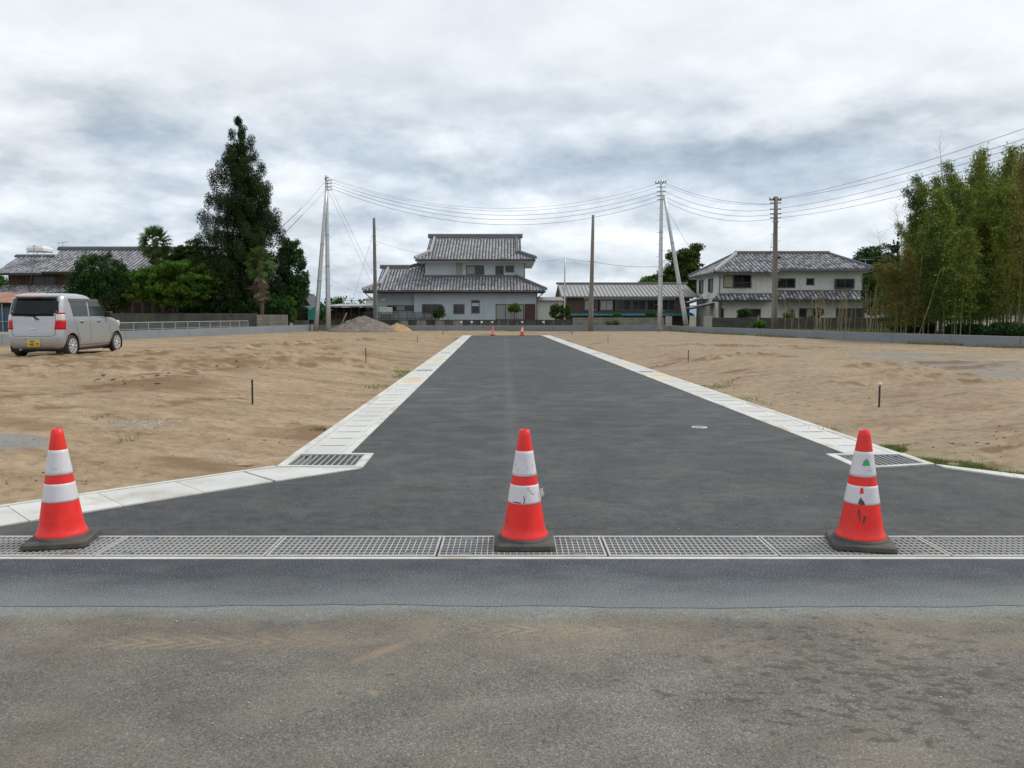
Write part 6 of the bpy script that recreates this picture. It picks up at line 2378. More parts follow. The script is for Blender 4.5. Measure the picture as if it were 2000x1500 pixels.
def build_car(loc, heading):
    t = thing("car", loc, "silver beige boxy small hatchback parked on the bare ground at the left", "car", rz=heading)

    def part(mb, name, m, smooth=False, parent=None, bevel=0):
        o = link(name, mb.mesh(name, M[m], smooth))
        o.parent = parent or t
        if bevel:
            md = o.modifiers.new("bevel", 'BEVEL')
            md.width = bevel
            md.segments = 2
        return o
    mb = MB()
    zl = np.concatenate([np.linspace(.2, 1.0, 17), np.linspace(1.02, 1.56, 16), [1.585, 1.60, 1.62, 1.64, 1.655, 1.67, 1.682]])
    n = None
    for z in zl:
        r = ring_pts(float(z))
        n = len(r)
        mb.v.extend(r)
    for i in range(len(zl) - 1):
        for k in range(n):
            k2 = (k + 1) % n
            mb.f.append((i * n + k, i * n + k2, (i + 1) * n + k2, (i + 1) * n + k))
    mb.f.append(tuple(range(n))[::-1])
    mb.f.append(tuple((len(zl) - 1) * n + k for k in range(n)))
    me = mb.mesh("body", M['paint'], True)
    bo = bpy.data.objects.new("body", me)
    COL.objects.link(bo)
    cut = MB()
    for x in (.50, 2.925):
        for s in (-1, 1):
            cut.cyl((x, s * .45, .285), (x, s * .95, .285), .335, n=36)
    co = bpy.data.objects.new("cut", cut.mesh("cut", None))
    COL.objects.link(co)
    md = bo.modifiers.new("b", 'BOOLEAN')
    md.object = co
    md.operation = 'DIFFERENCE'
    md.solver = 'EXACT'
    dg = bpy.context.evaluated_depsgraph_get()
    nm = bpy.data.meshes.new_from_object(bo.evaluated_get(dg))
    bo.modifiers.clear()
    bo.data = nm
    nm.name = "body"
    bpy.data.objects.remove(co)
    bo.parent = t
    md = bo.modifiers.new("wn", 'WEIGHTED_NORMAL')
    # arch liners
    for x in (.50, 2.925):
        for s in (-1, 1):
            mb = MB()
            N = 24
            for k in range(N + 1):
                a_ = math.radians(-30 + 240 * k / N)
                for yy in (s * .455, s * (.728 if k else .728)):
                    mb.v.append((x + .331 * math.cos(a_), yy, .285 + .331 * math.sin(a_)))
            for k in range(N):
                mb.f.append((2 * k, 2 * k + 1, 2 * k + 3, 2 * k + 2))
            mb.add([(x - .33, s * .457, .0 + .1), (x + .33, s * .457, .1), (x + .33, s * .457, .61), (x - .33, s * .457, .61)], [(0, 1, 2, 3)])
            part(mb, "arch_liner", 'plastic')
    # underside and sill, rear lower bumper in dark
    part(MB().box(.25, 3.15, -.60, .60, .14, .215), "underbody", 'plastic')
    part(MB().cyl((.02, .38, .20), (.3, .38, .20), .025, n=10), "exhaust", 'galv_dull')

    def side_patch(xa_, xb_, z0, z1, s, name, m, off=.005, n=6, parent=None):
        mb = MB()
        for i in range(n + 1):
            z = z0 + (z1 - z0) * i / n
            y = s * (fhw(z) + off)
            mb.v += [(xa_(z), y, z), (xb_(z), y, z)]
        for i in range(n):
            mb.f.append((2 * i, 2 * i + 1, 2 * i + 3, 2 * i + 2))
        b = len(mb.v)
        nb_ = [(x, y - s * (off + .02), z) for x, y, z in mb.v]
        # rim so that it has depth
        edge = list(range(0, b, 2)) + list(range(b - 1, 0, -2))
        mb.v += nb_
        for i in range(len(edge)):
            a_, c_ = edge[i], edge[(i + 1) % len(edge)]
            mb.f.append((a_, c_, c_ + b, a_ + b))
        return part(mb, name, m, parent=parent)

    def rear_patch(ya, yb, z0, z1, name, m, off=.006, n=6, ny=8):
        mb = MB()
        for i in range(n + 1):
            z = z0 + (z1 - z0) * i / n
            w = fhw(z)
            for j in range(ny + 1):
                y = ya(z) + (yb(z) - ya(z)) * j / ny
                r1 = min(.17, w * .5)
                x = fxr(z)
                ey = abs(y) - (w - r1)
                if ey > 0:
                    x += r1 - math.sqrt(max(0, r1 * r1 - ey * ey))
                mb.v.append((x - off - .028 * (1 - (y / w) ** 2), y, z))
        for i in range(n):
            for j in range(ny):
                a_ = i * (ny + 1) + j
                mb.f.append((a_, a_ + 1, a_ + ny + 2, a_ + ny + 1))
        o = part(mb, name, m, True)
        sd_ = o.modifiers.new("s", 'SOLIDIFY')
        sd_.thickness = .012
        sd_.offset = 0
        return o
    ap = lambda z: (z - 1.04) / .40
    for s in (-1, 1):
        # door glass
        side_patch(lambda z: .60 - .10 * ap(z) + .02, lambda z: 1.36 - .01 * ap(z), 1.06, 1.475, s, "rear_door_glass", 'sideglass')
        side_patch(lambda z: 1.43 - .01 * ap(z), lambda z: 2.50 - .46 * ap(z), 1.06, 1.475, s, "front_door_glass", 'sideglass')
        side_patch(lambda z: 1.365, lambda z: 1.425, 1.03, 1.50, s, "door_pillar", 'paint', .0065)
        side_patch(lambda z: .50 + .0 * z, lambda z: 1.37, 1.455, 1.535, s, "door_visor", 'visor', .022, 2)
        side_patch(lambda z: 1.40, lambda z: 2.00 - (z - 1.455), 1.455, 1.535, s, "door_visor", 'visor', .022, 2)
        mb = MB()
        pts = [(1.99 + (2.50 - 1.99) * k / 6, s * (fhw(1.50 - .43 * k / 6) + .018), 1.50 - .43 * k / 6) for k in range(7)]
        mb.tube(pts, .016, 5)
        part(mb, "pillar_visor", 'visor')
        # seams
        for xs in (1.452, 2.50):
            side_patch(lambda z, q=xs: q - .004, lambda z, q=xs: q + .004, .30, 1.03, s, "door_seam", 'plastic', .0015, 8)
        mb = MB()
        pts = [(.62, s * (fhw(1.03) + .0), 1.03), (.66, s * (fhw(.9)), .9), (.74, s * (fhw(.72)), .72), (.86, s * fhw(.56), .56), (.90, s * fhw(.42), .42), (.93, s * fhw(.3), .3)]
        mb.tube(pts, .005, 4)
        part(mb, "door_seam", 'plastic')
        side_patch(lambda z: .9, lambda z: 2.56, .285, .295, s, "sill_seam", 'plastic', .0015, 1)
        for x in (.93, 1.83):
            z = .93
            y = s * (fhw(z) + .02)
            part(MB().box(x, x + .17, y - .016, y + .016, z - .015, z + .017), "door_handle", 'chrome', bevel=.008)
            part(MB().box(x + .02, x + .15, s * (fhw(z) + .001) - .002, s * (fhw(z) + .001) + .002, z - .045, z - .018), "handle_cup", 'plastic')
        # mirror
        o = part(MB().box(2.30, 2.44, s * .80 - .09, s * .80 + .09, 1.03, 1.19), "door_mirror", 'plastic', bevel=.035)
        part(MB().box(2.34, 2.42, s * .69, s * .74, 1.04, 1.08), "mirror_arm", 'plastic')
        # tail lamp
        z_ = [.73, .80, .88, .96, 1.06, 1.17]

        def lamp(z0, z1, m, name):
            mb = MB()
            nn = 6
            for i in range(nn + 1):
                z = z0 + (z1 - z0) * i / nn
                w = fhw(z)
                r1 = min(.17, w * .5)
                f = (z - .73) / .44
                y_in = w - (.20 - .07 * f)
                M_ = 10
                for j in range(M_ + 1):
                    # from the rear face round the corner to the flank
                    q = j / M_
                    if q < .35:
                        y = y_in + (w - r1 - y_in) * q / .35 if y_in < w - r1 else y_in
                        x = fxr(z)
                        if y_in >= w - r1:
                            an = math.asin(min(1, (y_in - (w - r1)) / r1))
                            y = y_in
                            x = fxr(z) + r1 - r1 * math.cos(an)
                    else:
                        a0_ = 0 if y_in < w - r1 else math.asin(min(1, (y_in - (w - r1)) / r1))
                        an = a0_ + (math.radians(86) - a0_) * (q - .35) / .65
                        x = fxr(z) + r1 - r1 * math.cos(an)
                        y = w - r1 + r1 * math.sin(an)
                    x -= .028 * (1 - (y / w) ** 2)
                    d = Vector((-(1 - q), q, 0)).normalized() * .012
                    mb.v.append((x + d.x, s * (y + d.y), z))
            for i in range(nn):
                for j in range(10):
                    a_ = i * 11 + j
                    mb.f.append((a_, a_ + 1, a_ + 12, a_ + 11))
            o = part(mb, name, m, True)
            q_ = o.modifiers.new("s", 'SOLIDIFY')
            q_.thickness = .03
            q_.offset = -1
        lamp(.73, .955, 'red_lens', 'tail_lamp')
        lamp(.96, 1.12, 'clear_lens', 'indicator_lamp')
        lamp(1.125, 1.165, 'red_lens', 'lamp_cap')
        # headlamp on the far nose
        mb = MB()
        mb.box(3.05, 3.33, s * .60 - .06, s * .60 + .085, .74, .93)
        part(mb, "headlight", 'clear_lens', bevel=.05)
        # wheels
        for x in (.50, 2.925):
            cyy = s * .655
            w_ = link("wheel", MB().lathe([(.0, -.0), (.0, .0)], 3).mesh("wheel", M['tyre'])) if False else None
            mb = MB()
            prof = [(.195, -.075), (.255, -.078), (.278, -.065), (.286, -.035), (.286, .035), (.278, .065), (.255, .078), (.195, .075), (.185, .05)]
            mb.lathe(prof, 36)
            mb.v = [(x + q[0], cyy + s * q[2], .285 + q[1]) for q in mb.v]
            wh = part(mb, "wheel", 'tyre', True)
            mb = MB().lathe([(.0, .045), (.19, .045), (.196, .078), (.186, .080), (.180, .052)], 30)
            mb.v = [(x + q[0], cyy + s * q[2], .285 + q[1]) for q in mb.v]
            part(mb, "rim_dish", 'plastic', parent=wh)
            mb = MB().lathe([(.180, .060), (.184, .082), (.198, .082), (.200, .070)], 30)
            mb.v = [(x + q[0], cyy + s * q[2], .285 + q[1]) for q in mb.v]
            part(mb, "rim_ring", 'alloy', parent=wh)
            mb = MB().lathe([(.0, .088), (.03, .088), (.045, .075), (.05, .05)], 16)
            mb.v = [(x + q[0], cyy + s * q[2], .285 + q[1]) for q in mb.v]
            part(mb, "hub_cap", 'alloy', parent=wh)
            for k in range(9):
                a_ = 2 * math.pi * k / 9
                mb = MB()
                vs = []
                for (r, hwid, dz) in ((.035, .010, .080), (.185, .036, .078)):
                    for sg in (-1, 1):
                        for dd in (0, -.02):
                            px_ = r * math.cos(a_) - sg * hwid * math.sin(a_)
                            py_ = r * math.sin(a_) + sg * hwid * math.cos(a_)
                            vs.append((x + px_, cyy + s * (dz + dd), .285 + py_))
                mb.add(vs, [(0, 2, 6, 4), (1, 5, 7, 3), (0, 4, 5, 1), (2, 3, 7, 6), (4, 6, 7, 5), (0, 1, 3, 2)])
                part(mb, "spoke", 'alloy', parent=wh)
    # hatch: glass, seam, plate, handle, wiper, spoiler
    rear_patch(lambda z: -(fhw(z) - .085), lambda z: fhw(z) - .085, 1.075, 1.535, "rear_window", 'carglass')
    mb = MB()
    w1 = .56
    ptsY = [(-w1 - .0, 1.05), (-w1 + .0, .62), (-w1 + .06, .555), (0, .545), (w1 - .06, .555), (w1, .62), (w1, 1.05)]
    pts = []
    for i in range(len(ptsY) - 1):
        for k in range(6):
            y = ptsY[i][0] + (ptsY[i + 1][0] - ptsY[i][0]) * k / 6
            z = ptsY[i][1] + (ptsY[i + 1][1] - ptsY[i][1]) * k / 6
            pts.append((fxr(z) - .028 * (1 - (y / fhw(z)) ** 2) + .001, y, z))
    mb.tube(pts, .006, 5)
    part(mb, "hatch_seam", 'plastic')
    mb = MB()
    mb.prism([(.34, -.60, 1.585), (.34, .60, 1.585), (.12, .54, 1.570), (.065, .34, 1.566), (.05, 0, 1.565), (.065, -.34, 1.566), (.12, -.54, 1.570)], (0, 0, .045))
    part(mb, "roof_spoiler", 'paint', bevel=.012)
    part(MB().box(.075, .11, -.12, .12, 1.548, 1.564), "brake_lamp", 'red_lens')
    x = fxr(.80) - .04
    part(MB().box(x - .012, x + .02, -.075, .075, .735, .765), "hatch_handle", 'chrome', bevel=.006)
    x = fxr(.98) - .036
    mb = MB().lathe([(.0, .0), (.034, .0), (.034, .008), (.0, .008)], 16)
    mb.v = [(x - q[2], .0 + q[0], .985 + q[1]) for q in mb.v]
    part(mb, "emblem", 'chrome')
    part(MB().bar((x + .0, -.02, 1.055), (x - .03, -.13, .985), .03, .03), "wiper_pivot", 'plastic')
    part(MB().bar((fxr(1.08) - .045, -.05, 1.065), (fxr(1.10) - .040, .36, 1.085), .014, .014), "wiper_blade", 'plastic')
    x = fxr(.94) - .022
    part(MB().box(x - .004, x + .01, -.50, -.34, .925, .945), "name_badge", 'chrome')
    x = fxr(.66) - .022
    part(MB().box(x - .004, x + .01, -.47, -.36, .665, .685), "grade_badge", 'chrome')
    for zz in (1.075, 1.13):
        x = fxr(zz) - .022
        mb = MB().lathe([(.0, .0), (.03, .0), (.03, .002), (.0, .002)], 14)
        mb.v = [(x - q[2], -.545 + q[0] * 1.1, zz + q[1] * .8) for q in mb.v]
        part(mb, "sticker", 'sticker')
    # number plate below a thin dark strip
    x = fxr(.36) - .028
    part(MB().box(x - .006, x + .02, -.24, .26, .468, .480), "plate_top_strip", 'plastic')
    part(MB().box(x - .014, x - .005, -.165, .165, .285, .45), "number_plate", 'plate_y', bevel=.004)
    for txt, sz, y0, z0 in (("48-70", .088, .105, .302), ("581", .034, .02, .398), ("\u7fa4\u99ac", .036, .105, .398), ("\u3044", .04, .155, .33)):
        cu = bpy.data.curves.new("plate_text", 'FONT')
        cu.body = txt
        cu.size = sz * 1.25
        cu.extrude = .001
        cu.offset = .0012
        cu.materials.append(M['plastic'])
        tmp = bpy.data.objects.new("plate_text", cu)
        COL.objects.link(tmp)
        me = bpy.data.meshes.new_from_object(tmp.evaluated_get(bpy.context.evaluated_depsgraph_get()))
        bpy.data.objects.remove(tmp)
        o = bpy.data.objects.new("plate_text", me)
        COL.objects.link(o)
        o.parent = t
        o.location = (x - .0165, y0, z0)
        o.rotation_euler = (math.radians(90), 0, math.radians(-90))
    # windscreen and roof aerial
    mb = MB()
    for i in range(7):
        z = 1.06 + .46 * i / 6
        w = fhw(z) - .12
        for j in range(9):
            mb.v.append((fxf(z) + .006, -w + 2 * w * j / 8, z))
    for i in range(6):
        for j in range(8):
            a_ = i * 9 + j
            mb.f.append((a_, a_ + 1, a_ + 10, a_ + 9))
    part(mb, "windscreen", 'sideglass')
    part(MB().bar((1.55, .0, 1.64), (1.30, .0, 1.72), .01, .01), "aerial", 'plastic')
    part(MB().bar((.55, -.56, 1.61), (1.7, -.55, 1.62), .022, .02), "roof_strip", 'plastic')
    return t


# heading: local +x (forward) points along world +Y, a little to the left
cr = Vector((-11.70, 20.75, 0))
hd = math.radians(90.5)
c_, s_ = math.cos(hd), math.sin(hd)
org = Vector((cr.x - .737 * s_ * 1.0, cr.y + 0.737 * c_, 0))      # rear centre
zc = float(terr(org.x + .5 * c_, org.y + .5)) 
zf = float(terr(org.x + 2.9 * c_, org.y + 2.9))
car = build_car(Vector((org.x, org.y, zc - .012)), hd)
car.rotation_euler = (0, -math.atan((zf - zc) / 2.4), hd)


# ================================================================ PLANTS
def unit(v):
    return v / np.maximum(np.linalg.norm(v, axis=-1, keepdims=True), 1e-9)


def leaf_quads(P, size, aspect, rng, hang=0.0, up=0.3, sj=.35, flatn=None):
    """rhombic leaves at points P"""
    n = len(P)
    tdir = unit(rng.normal(size=(n, 3)) + np.array([0, 0, -hang]))
    nn = unit(rng.normal(size=(n, 3)) + np.array([0, 0, up * 3]))
    b = unit(np.cross(tdir, nn))
    s = size * (1 + sj * rng.normal(size=(n, 1)).clip(-1.5, 1.5))
    a = tdir * s * .5
    w = b * s * .5 * aspect
    V = np.stack([P - a, P + w * 1.0 - a * .1, P + a, P - w * 1.0 - a * .1], 1).reshape(-1, 3)
    Fq = np.arange(4 * n).reshape(n, 4)
    return V, Fq


def blob_points(blobs, n_clump, rc, per, rng, shell=.75, squash=1.0):
    B = np.array(blobs, float)
    vol = B[:, 3] * B[:, 4] * B[:, 5]
    idx = rng.choice(len(B), n_clump, p=vol / vol.sum())
    d = unit(rng.normal(size=(n_clump, 3)))
    r = 1 - (1 - shell) * 1.6 * rng.random((n_clump, 1)) ** 1.3
    r = np.clip(r, .15, 1.0)
    C = B[idx, :3] + d * r * B[idx, 3:6]
    k = (per * (0.6 + .8 * rng.random(n_clump))).astype(int)
    Pc = np.repeat(C, k, 0)
    R = np.repeat(rc * (.6 + .8 * rng.random(n_clump)), k)[:, None]
    off = unit(rng.normal(size=(len(Pc), 3))) * (rng.random((len(Pc), 1)) ** .45) * R * np.array([1, 1, squash])
    return C, Pc + off


def crown(parent, blobs, n_clump, rc, per, size, aspect, m, seed, name='crown', hang=.2, up=.3, shell=.75, squash=1.0):
    rng = np.random.default_rng(seed)
    C, P = blob_points(blobs, n_clump, rc, per, rng, shell, squash)
    V, Fq = leaf_quads(P, size, aspect, rng, hang, up)
    o = link(name, mesh_np(name, V, Fq, M[m]), parent)
    return o, C


def limbs(mb, base, top, r, targets, rng, n=14, n0=.35):
    base, top = Vector(base), Vector(top)
    mid = base.lerp(top, .5) + Vector((random.uniform(-.1, .1), random.uniform(-.1, .1), 0))
    mb.tube([base, mid, top], [r, r * .75, r * .35], 9)
    for k in range(n):
        q = Vector(targets[rng.integers(len(targets))])
        s = n0 + (1 - n0) * rng.random()
        st = base.lerp(top, s)
        c = st.lerp(q, .5) + Vector((0, 0, .1))
        mb.tube([st, c, q], [r * .38 * (1.2 - s * .5), r * .22, r * .06], 6)
    return mb


def tree(name, label, cat, base, top_z, blobs, n_clump, rc, per, size, aspect, m, seed, r=.15, group=None, nl=14, **k):
    t = thing(name, base, label, cat, group)
    o, C = crown(t, blobs, n_clump, rc, per, size, aspect, m, seed, **k)
    limbs(MB(), base, (base[0], base[1], top_z), r, C, np.random.default_rng(seed), nl).build("trunk", M['trunk'], t, smooth=True) if False else None
    mb = limbs(MB(), base, (base[0] + .1, base[1], top_z), r, C, np.random.default_rng(seed), nl)
    mb.build("trunk", M['trunk'], t, smooth=True)
    return t


def pb(u, v, Y, ru, rv, dy=None):
    """blob from photo measures: centre pixel, depth, half sizes in photo pixels"""
    p = at(u, v, Y)
    s = Y / 1561.0
    return (p.x, Y, p.z, ru * s, (dy if dy else ru * s), rv * s)


# --- the tall cedar
Yc = 60.0
sc_ = Yc / 1561.0
hv = [233, 245, 260, 280, 300, 330, 350, 380, 400, 430, 450, 480, 500, 550, 600]
lw_ = [4, 12, 16, 22, 28, 40, 48, 56, 62, 70, 80, 88, 90, 92, 88]
rw_ = [4, 10, 14, 22, 28, 36, 40, 46, 52, 56, 60, 70, 76, 82, 80]
cx_ = [477, 477, 478, 478, 479, 480, 480, 481, 482, 483, 484, 485, 486, 487, 488]
t = thing("cedar_tree", (XU(487, Yc), Yc, .2), "tall dark conical cedar tree left of the silver poles, tallest in view", "tree")
rng = np.random.default_rng(11)
Cs, Rs = [], []
v = 236.0
while v < 612:
    z = at(480, v, Yc).z
    cxm = XU(float(np.interp(v, hv, cx_)), Yc)
    lm, rm_ = float(np.interp(v, hv, lw_)) * sc_, float(np.interp(v, hv, rw_)) * sc_
    nbr = int(3 + 6 * min(1, (v - 230) / 160))
    th0 = rng.random() * 6.28
    for k in range(nbr):
        if rng.random() < .08:
            continue
        th = th0 + 2 * math.pi * k / nbr + rng.normal() * .25
        ct = math.cos(th)
        Rr = (rm_ if ct > 0 else lm) * (.72 + .42 * rng.random() ** 1.2)
        if rng.random() < .06:
            Rr *= .6
        for f, rr in ((1.0, 1.0), (.72, .9), (.45, .9), (.2, .7)):
            if f < .8 and rng.random() < (.30 if v < 400 else .0):
                continue
            Cs.append((cxm + Rr * f * ct, Yc + Rr * f * math.sin(th), z + (.0 + .25 * f) * min(1, Rr / 1.5) + rng.normal() * .08))
            Rs.append((.26 + .26 * min(1, (v - 230) / 150)) * rr * (.75 + .4 * rng.random()))
    v += 13.5
Cs, Rs = np.array(Cs), np.array(Rs)
per = (420 * (Rs / .42) ** 2 * .8).astype(int) + 14
P = np.repeat(Cs, per, 0)
Rr = np.repeat(Rs, per)[:, None]
P = P + unit(rng.normal(size=P.shape)) * rng.random((len(P), 1)) ** .45 * Rr * np.array([.85, .85, 1.2])
V, Fq = leaf_quads(P, .12, .34, rng, -.9, .0)
link("crown", mesh_np("crown", V, Fq, M['cedar']), t)
mb = MB()
mb.tube([(XU(488, Yc), Yc, .1), (XU(484, Yc), Yc, 7), (XU(477, Yc), Yc, 15.6)], [.34, .24, .04], 10)
for k in range(0, len(Cs), 5):
    c = Vector(Cs[k])
    q = Vector((XU(482, Yc), Yc, c.z - .3))
    mb.tube([q, c], [.05, .015], 5)
mb.build("trunk", M['trunk'], t)
# --- broadleaf trees round it
tree("evergreen_tree", "dark evergreen tree bulging out at the right foot of the cedar", "tree", (XU(560, 61.5), 61.5, .2), 4.5,
     [pb(566, 490, 61.5, 22, 26), pb(572, 530, 61.5, 26, 36), pb(566, 580, 61.5, 32, 34), pb(590, 560, 61.5, 16, 18), pb(545, 600, 61, 26, 20)], 330, .34, 95, .17, .4, 'bush', 21, hang=-.2, group=None)
tree("broadleaf_tree", "wide layered fresh green tree between the dark shrub and the cedar", "tree", (XU(345, 57), 57, .2), 4.4,
     [pb(298, 538, 57, 44, 15, 2.2), pb(352, 522, 57, 42, 13, 2.0), pb(395, 543, 57, 40, 14, 2.0), pb(332, 562, 57, 66, 18, 2.4), pb(398, 570, 57, 36, 14, 1.8), pb(285, 578, 57, 38, 15, 1.8), pb(345, 590, 57, 56, 12, 1.6), pb(322, 514, 57.5, 18, 8, 1), pb(425, 556, 57, 14, 7, .8), pb(262, 560, 57, 14, 7, .8)], 640, .27, 75, .14, .5, 'broad', 22, squash=.6, up=.6, r=.13, shell=.55)
tree("broadleaf_tree", "mid green tree rising behind the layered tree, right of the palm", "tree", (XU(365, 60.5), 60.5, .2), 5.6,
     [pb(365, 492, 60.5, 36, 12, 1.5), pb(375, 476, 60.5, 18, 6, 1), pb(345, 505, 60.5, 34, 12, 1.6), pb(395, 510, 60.5, 30, 14, 1.5), pb(370, 535, 60.5, 55, 22, 1.5)], 260, .30, 80, .16, .5, 'broad_dk', 23, squash=.6, up=.5, r=.13, shell=.5)
tree("round_shrub", "big dark green rounded shrub right behind the silver car roof", "shrub", (XU(197, 57), 57, .2), 3.5,
     [pb(196, 530, 57, 46, 34, 1.8), pb(170, 560, 57, 34, 34, 1.5), pb(222, 560, 57, 36, 36, 1.5), pb(196, 585, 57, 58, 30, 1.8), pb(205, 508, 57, 22, 16, 1)], 420, .30, 85, .13, .5, 'bush', 24, r=.12, up=.3, shell=.8)
tree("shrub_row", "dark undergrowth of shrubs behind the dark wall under the cedar", "shrub", (XU(440, 58), 58, .2), 1.4,
     [pb(430, 600, 58.2, 40, 18, 1.2), pb(520, 598, 58.6, 46, 22, 1.4), pb(470, 604, 58.2, 30, 14, 1.2), pb(370, 605, 58.5, 30, 10, .8)], 260, .3, 80, .14, .5, 'bush', 25, r=.08)
tree("small_tree", "slim green bush leaning beside the stacked firewood shed", "shrub", (XU(566, 60), 60, .2), 1.8,
     [pb(567, 600, 60, 10, 20, .5), pb(571, 618, 60, 8, 16, .4), pb(562, 625, 60, 6, 10, .3)], 46, .18, 50, .12, .5, 'broad', 26, r=.04, nl=6)
tree("garden_shrub", "light green shrub seen between the two silver poles", "shrub", (XU(628, 66), 66, .2), 1.4,
     [pb(628, 605, 66, 12, 14, .6), pb(632, 622, 66, 10, 12, .5)], 60, .2, 60, .1, .5, 'broad_dk', 27, r=.04, nl=6)
tree("far_tree", "tiny distant tree above the long dark shed roof", "tree", (XU(661, 96), 96, .2), 2.6,
     [pb(661, 592, 96, 11, 6, .6), pb(661, 586, 96, 6, 4, .4)], 30, .3, 60, .2, .4, 'broad_dk', 28, r=.06, nl=5)
tree("far_tree", "hazy green tree at the left frame edge behind the old house", "tree", (XU(5, 90), 90, .2), 4,
     [pb(4, 560, 90, 20, 14, 1.2), pb(-10, 548, 90, 18, 14, 1), pb(10, 580, 90, 18, 20, 1)], 130, .4, 70, .2, .5, 'broad_dk', 29, r=.1, nl=8)
# right side
tree("camphor_tree", "tall green and russet tree behind the right end of the workshop", "tree", (XU(1335, 88), 88, .2), 6.5,
     [pb(1340, 510, 88, 30, 26, 1.7), pb(1362, 486, 88, 16, 10, 1), pb(1308, 500, 88, 12, 12, .8), pb(1318, 535, 88, 24, 26, 1.5), pb(1352, 550, 88, 26, 30, 1.6), pb(1372, 560, 88, 14, 26, 1), pb(1370, 515, 88, 8, 8, .6)], 420, .38, 85, .22, .5, 'camphor', 31, r=.22, up=.3, squash=.7, shell=.6)
tree("camphor_tree", "lower bright green tree peeping over the workshop roof ridge", "tree", (XU(1268, 90), 90, .2), 4,
     [pb(1275, 553, 90, 28, 12, 1.5), pb(1252, 560, 90, 16, 8, 1), pb(1290, 545, 90, 14, 12, 1), pb(1283, 570, 90, 30, 18, 1.5)], 190, .35, 80, .22, .5, 'broad', 32, r=.16)
tree("broadleaf_tree", "dark green tree behind the right end of the white house roof", "tree", (XU(1700, 84), 84, .2), 6,
     [pb(1700, 500, 84, 30, 16, 1.8), pb(1730, 492, 84, 20, 14, 1.4), pb(1685, 510, 84, 18, 10, 1), pb(1720, 530, 84, 40, 34, 2), pb(1700, 575, 84, 44, 36, 2)], 360, .4, 85, .2, .5, 'bush', 33, r=.2)
tree("broadleaf_tree", "light green leafy tree beside the right corner of the white house", "tree", (XU(1712, 66), 66, .2), 3.6,
     [pb(1712, 548, 66, 24, 14, 1.2), pb(1702, 570, 66, 16, 12, .9), pb(1725, 580, 66, 24, 20, 1.2), pb(1705, 600, 66, 18, 12, .9)], 230, .3, 80, .16, .5, 'broad_dk', 34, r=.1)
for k, (u, vt, vb, w, lab_) in enumerate(((1753.5, 440, 500, 4.5, "taller dark spire shaped cypress left of the bamboo"), (1745, 461, 500, 4, "shorter dark spire shaped cypress left of the bamboo"))):
    Y = 74
    bl = [pb(u, vt + (vb + 40 - vt) * q, Y, 1 + w * q, (vb - vt) * .12, .1 + .3 * q) for q in np.linspace(.04, 1, 9)]
    tree("cypress", lab_, "tree", (XU(u, Y), Y, .2), 6, bl, 110, .12, 60, .12, .4, 'cedar', 40 + k, r=.07, nl=4)
# topiary
Y = 66.4
t = thing("topiary_tree", (XU(1004, Y), Y, .3), "small round clipped tree on thin stems before the sliding door", "tree")
crown(t, [pb(1004, 601, Y, 11, 7.5, .4), pb(997, 604, Y, 6, 5, .3), pb(1011, 605, Y, 6, 5, .3)], 90, .13, 70, .075, .5, 'broad', 50)
mb = MB()
c = at(1003, 607, Y)
for dx in (-.22, -.05, .12, .28):
    mb.tube([(c.x + dx * .35, Y, .2), (c.x + dx, Y + .05, .9), (c.x + dx * .8, Y, c.z + .1)], [.03, .022, .014], 6)
mb.build("trunk", M['trunk'], t)
tree("garden_shrub", "green and russet shrub beside the slim silver mast", "shrub", (XU(1094, 66.3), 66.3, .2), 1.6,
     [pb(1094, 612, 66.3, 20, 13, .7), pb(1086, 604, 66.3, 10, 9, .5), pb(1104, 603, 66.3, 10, 9, .5)], 170, .17, 70, .09, .5, 'camphor', 51, r=.05, nl=8)
tree("garden_shrub", "dark airy shrub behind the mesh fence of the big house", "shrub", (XU(856, 65.7), 65.7, .2), 1.3,
     [pb(857, 612, 65.7, 14, 9, .5), pb(848, 618, 65.7, 10, 5, .4), pb(862, 603, 65.7, 6, 6, .3)], 70, .17, 50, .09, .4, 'bush', 52, r=.04, nl=8)
tree("garden_shrub", "low green shrub above the left part of the workshop block wall", "shrub", (XU(1205, 64.8), 64.8, .2), 1.2,
     [pb(1205, 617, 64.8, 9, 5, .4)], 44, .12, 55, .08, .5, 'broad_dk', 53, r=.03, nl=4)
tree("garden_shrub", "rounded dark green shrub above the right part of the workshop block wall", "shrub", (XU(1271, 64.8), 64.8, .2), 1.2,
     [pb(1271, 616, 64.8, 11, 6, .5)], 60, .12, 60, .08, .5, 'bush', 54, r=.03, nl=4)
tree("wall_creeper", "flowering creeper spilling over the middle of the workshop block wall", "plant", (XU(1196, 63.6), 63.6, .2), .9,
     [pb(1196, 630, 63.75, 14, 4, .12), pb(1204, 633, 63.75, 8, 3, .1)], 46, .10, 45, .06, .6, 'grass', 55, r=.02, nl=4)
tree("garden_shrub", "round dark shrub under the left window of the white house", "shrub", (XU(1453, 66), 66, .2), 1.4,
     [pb(1451, 613, 66, 11, 9, .5), pb(1458, 610, 66, 7, 7, .4)], 80, .14, 60, .11, .6, 'bush', 56, r=.04, nl=5)
tree("garden_shrub", "round dark shrub under the right windows of the white house", "shrub", (XU(1598, 66), 66, .2), 1.4,
     [pb(1598, 609, 66, 10, 7, .45), pb(1595, 615, 66, 7, 5, .4)], 70, .14, 60, .10, .5, 'bush', 57, r=.04, nl=5)
tree("garden_shrub", "feathery light green shrub between the two dark shrubs of the white house", "shrub", (XU(1540, 64.5), 64.5, .2), 1.1,
     [pb(1541, 616, 64.5, 11, 7, .4)], 50, .15, 55, .10, .3, 'broad', 58, r=.03, nl=5)
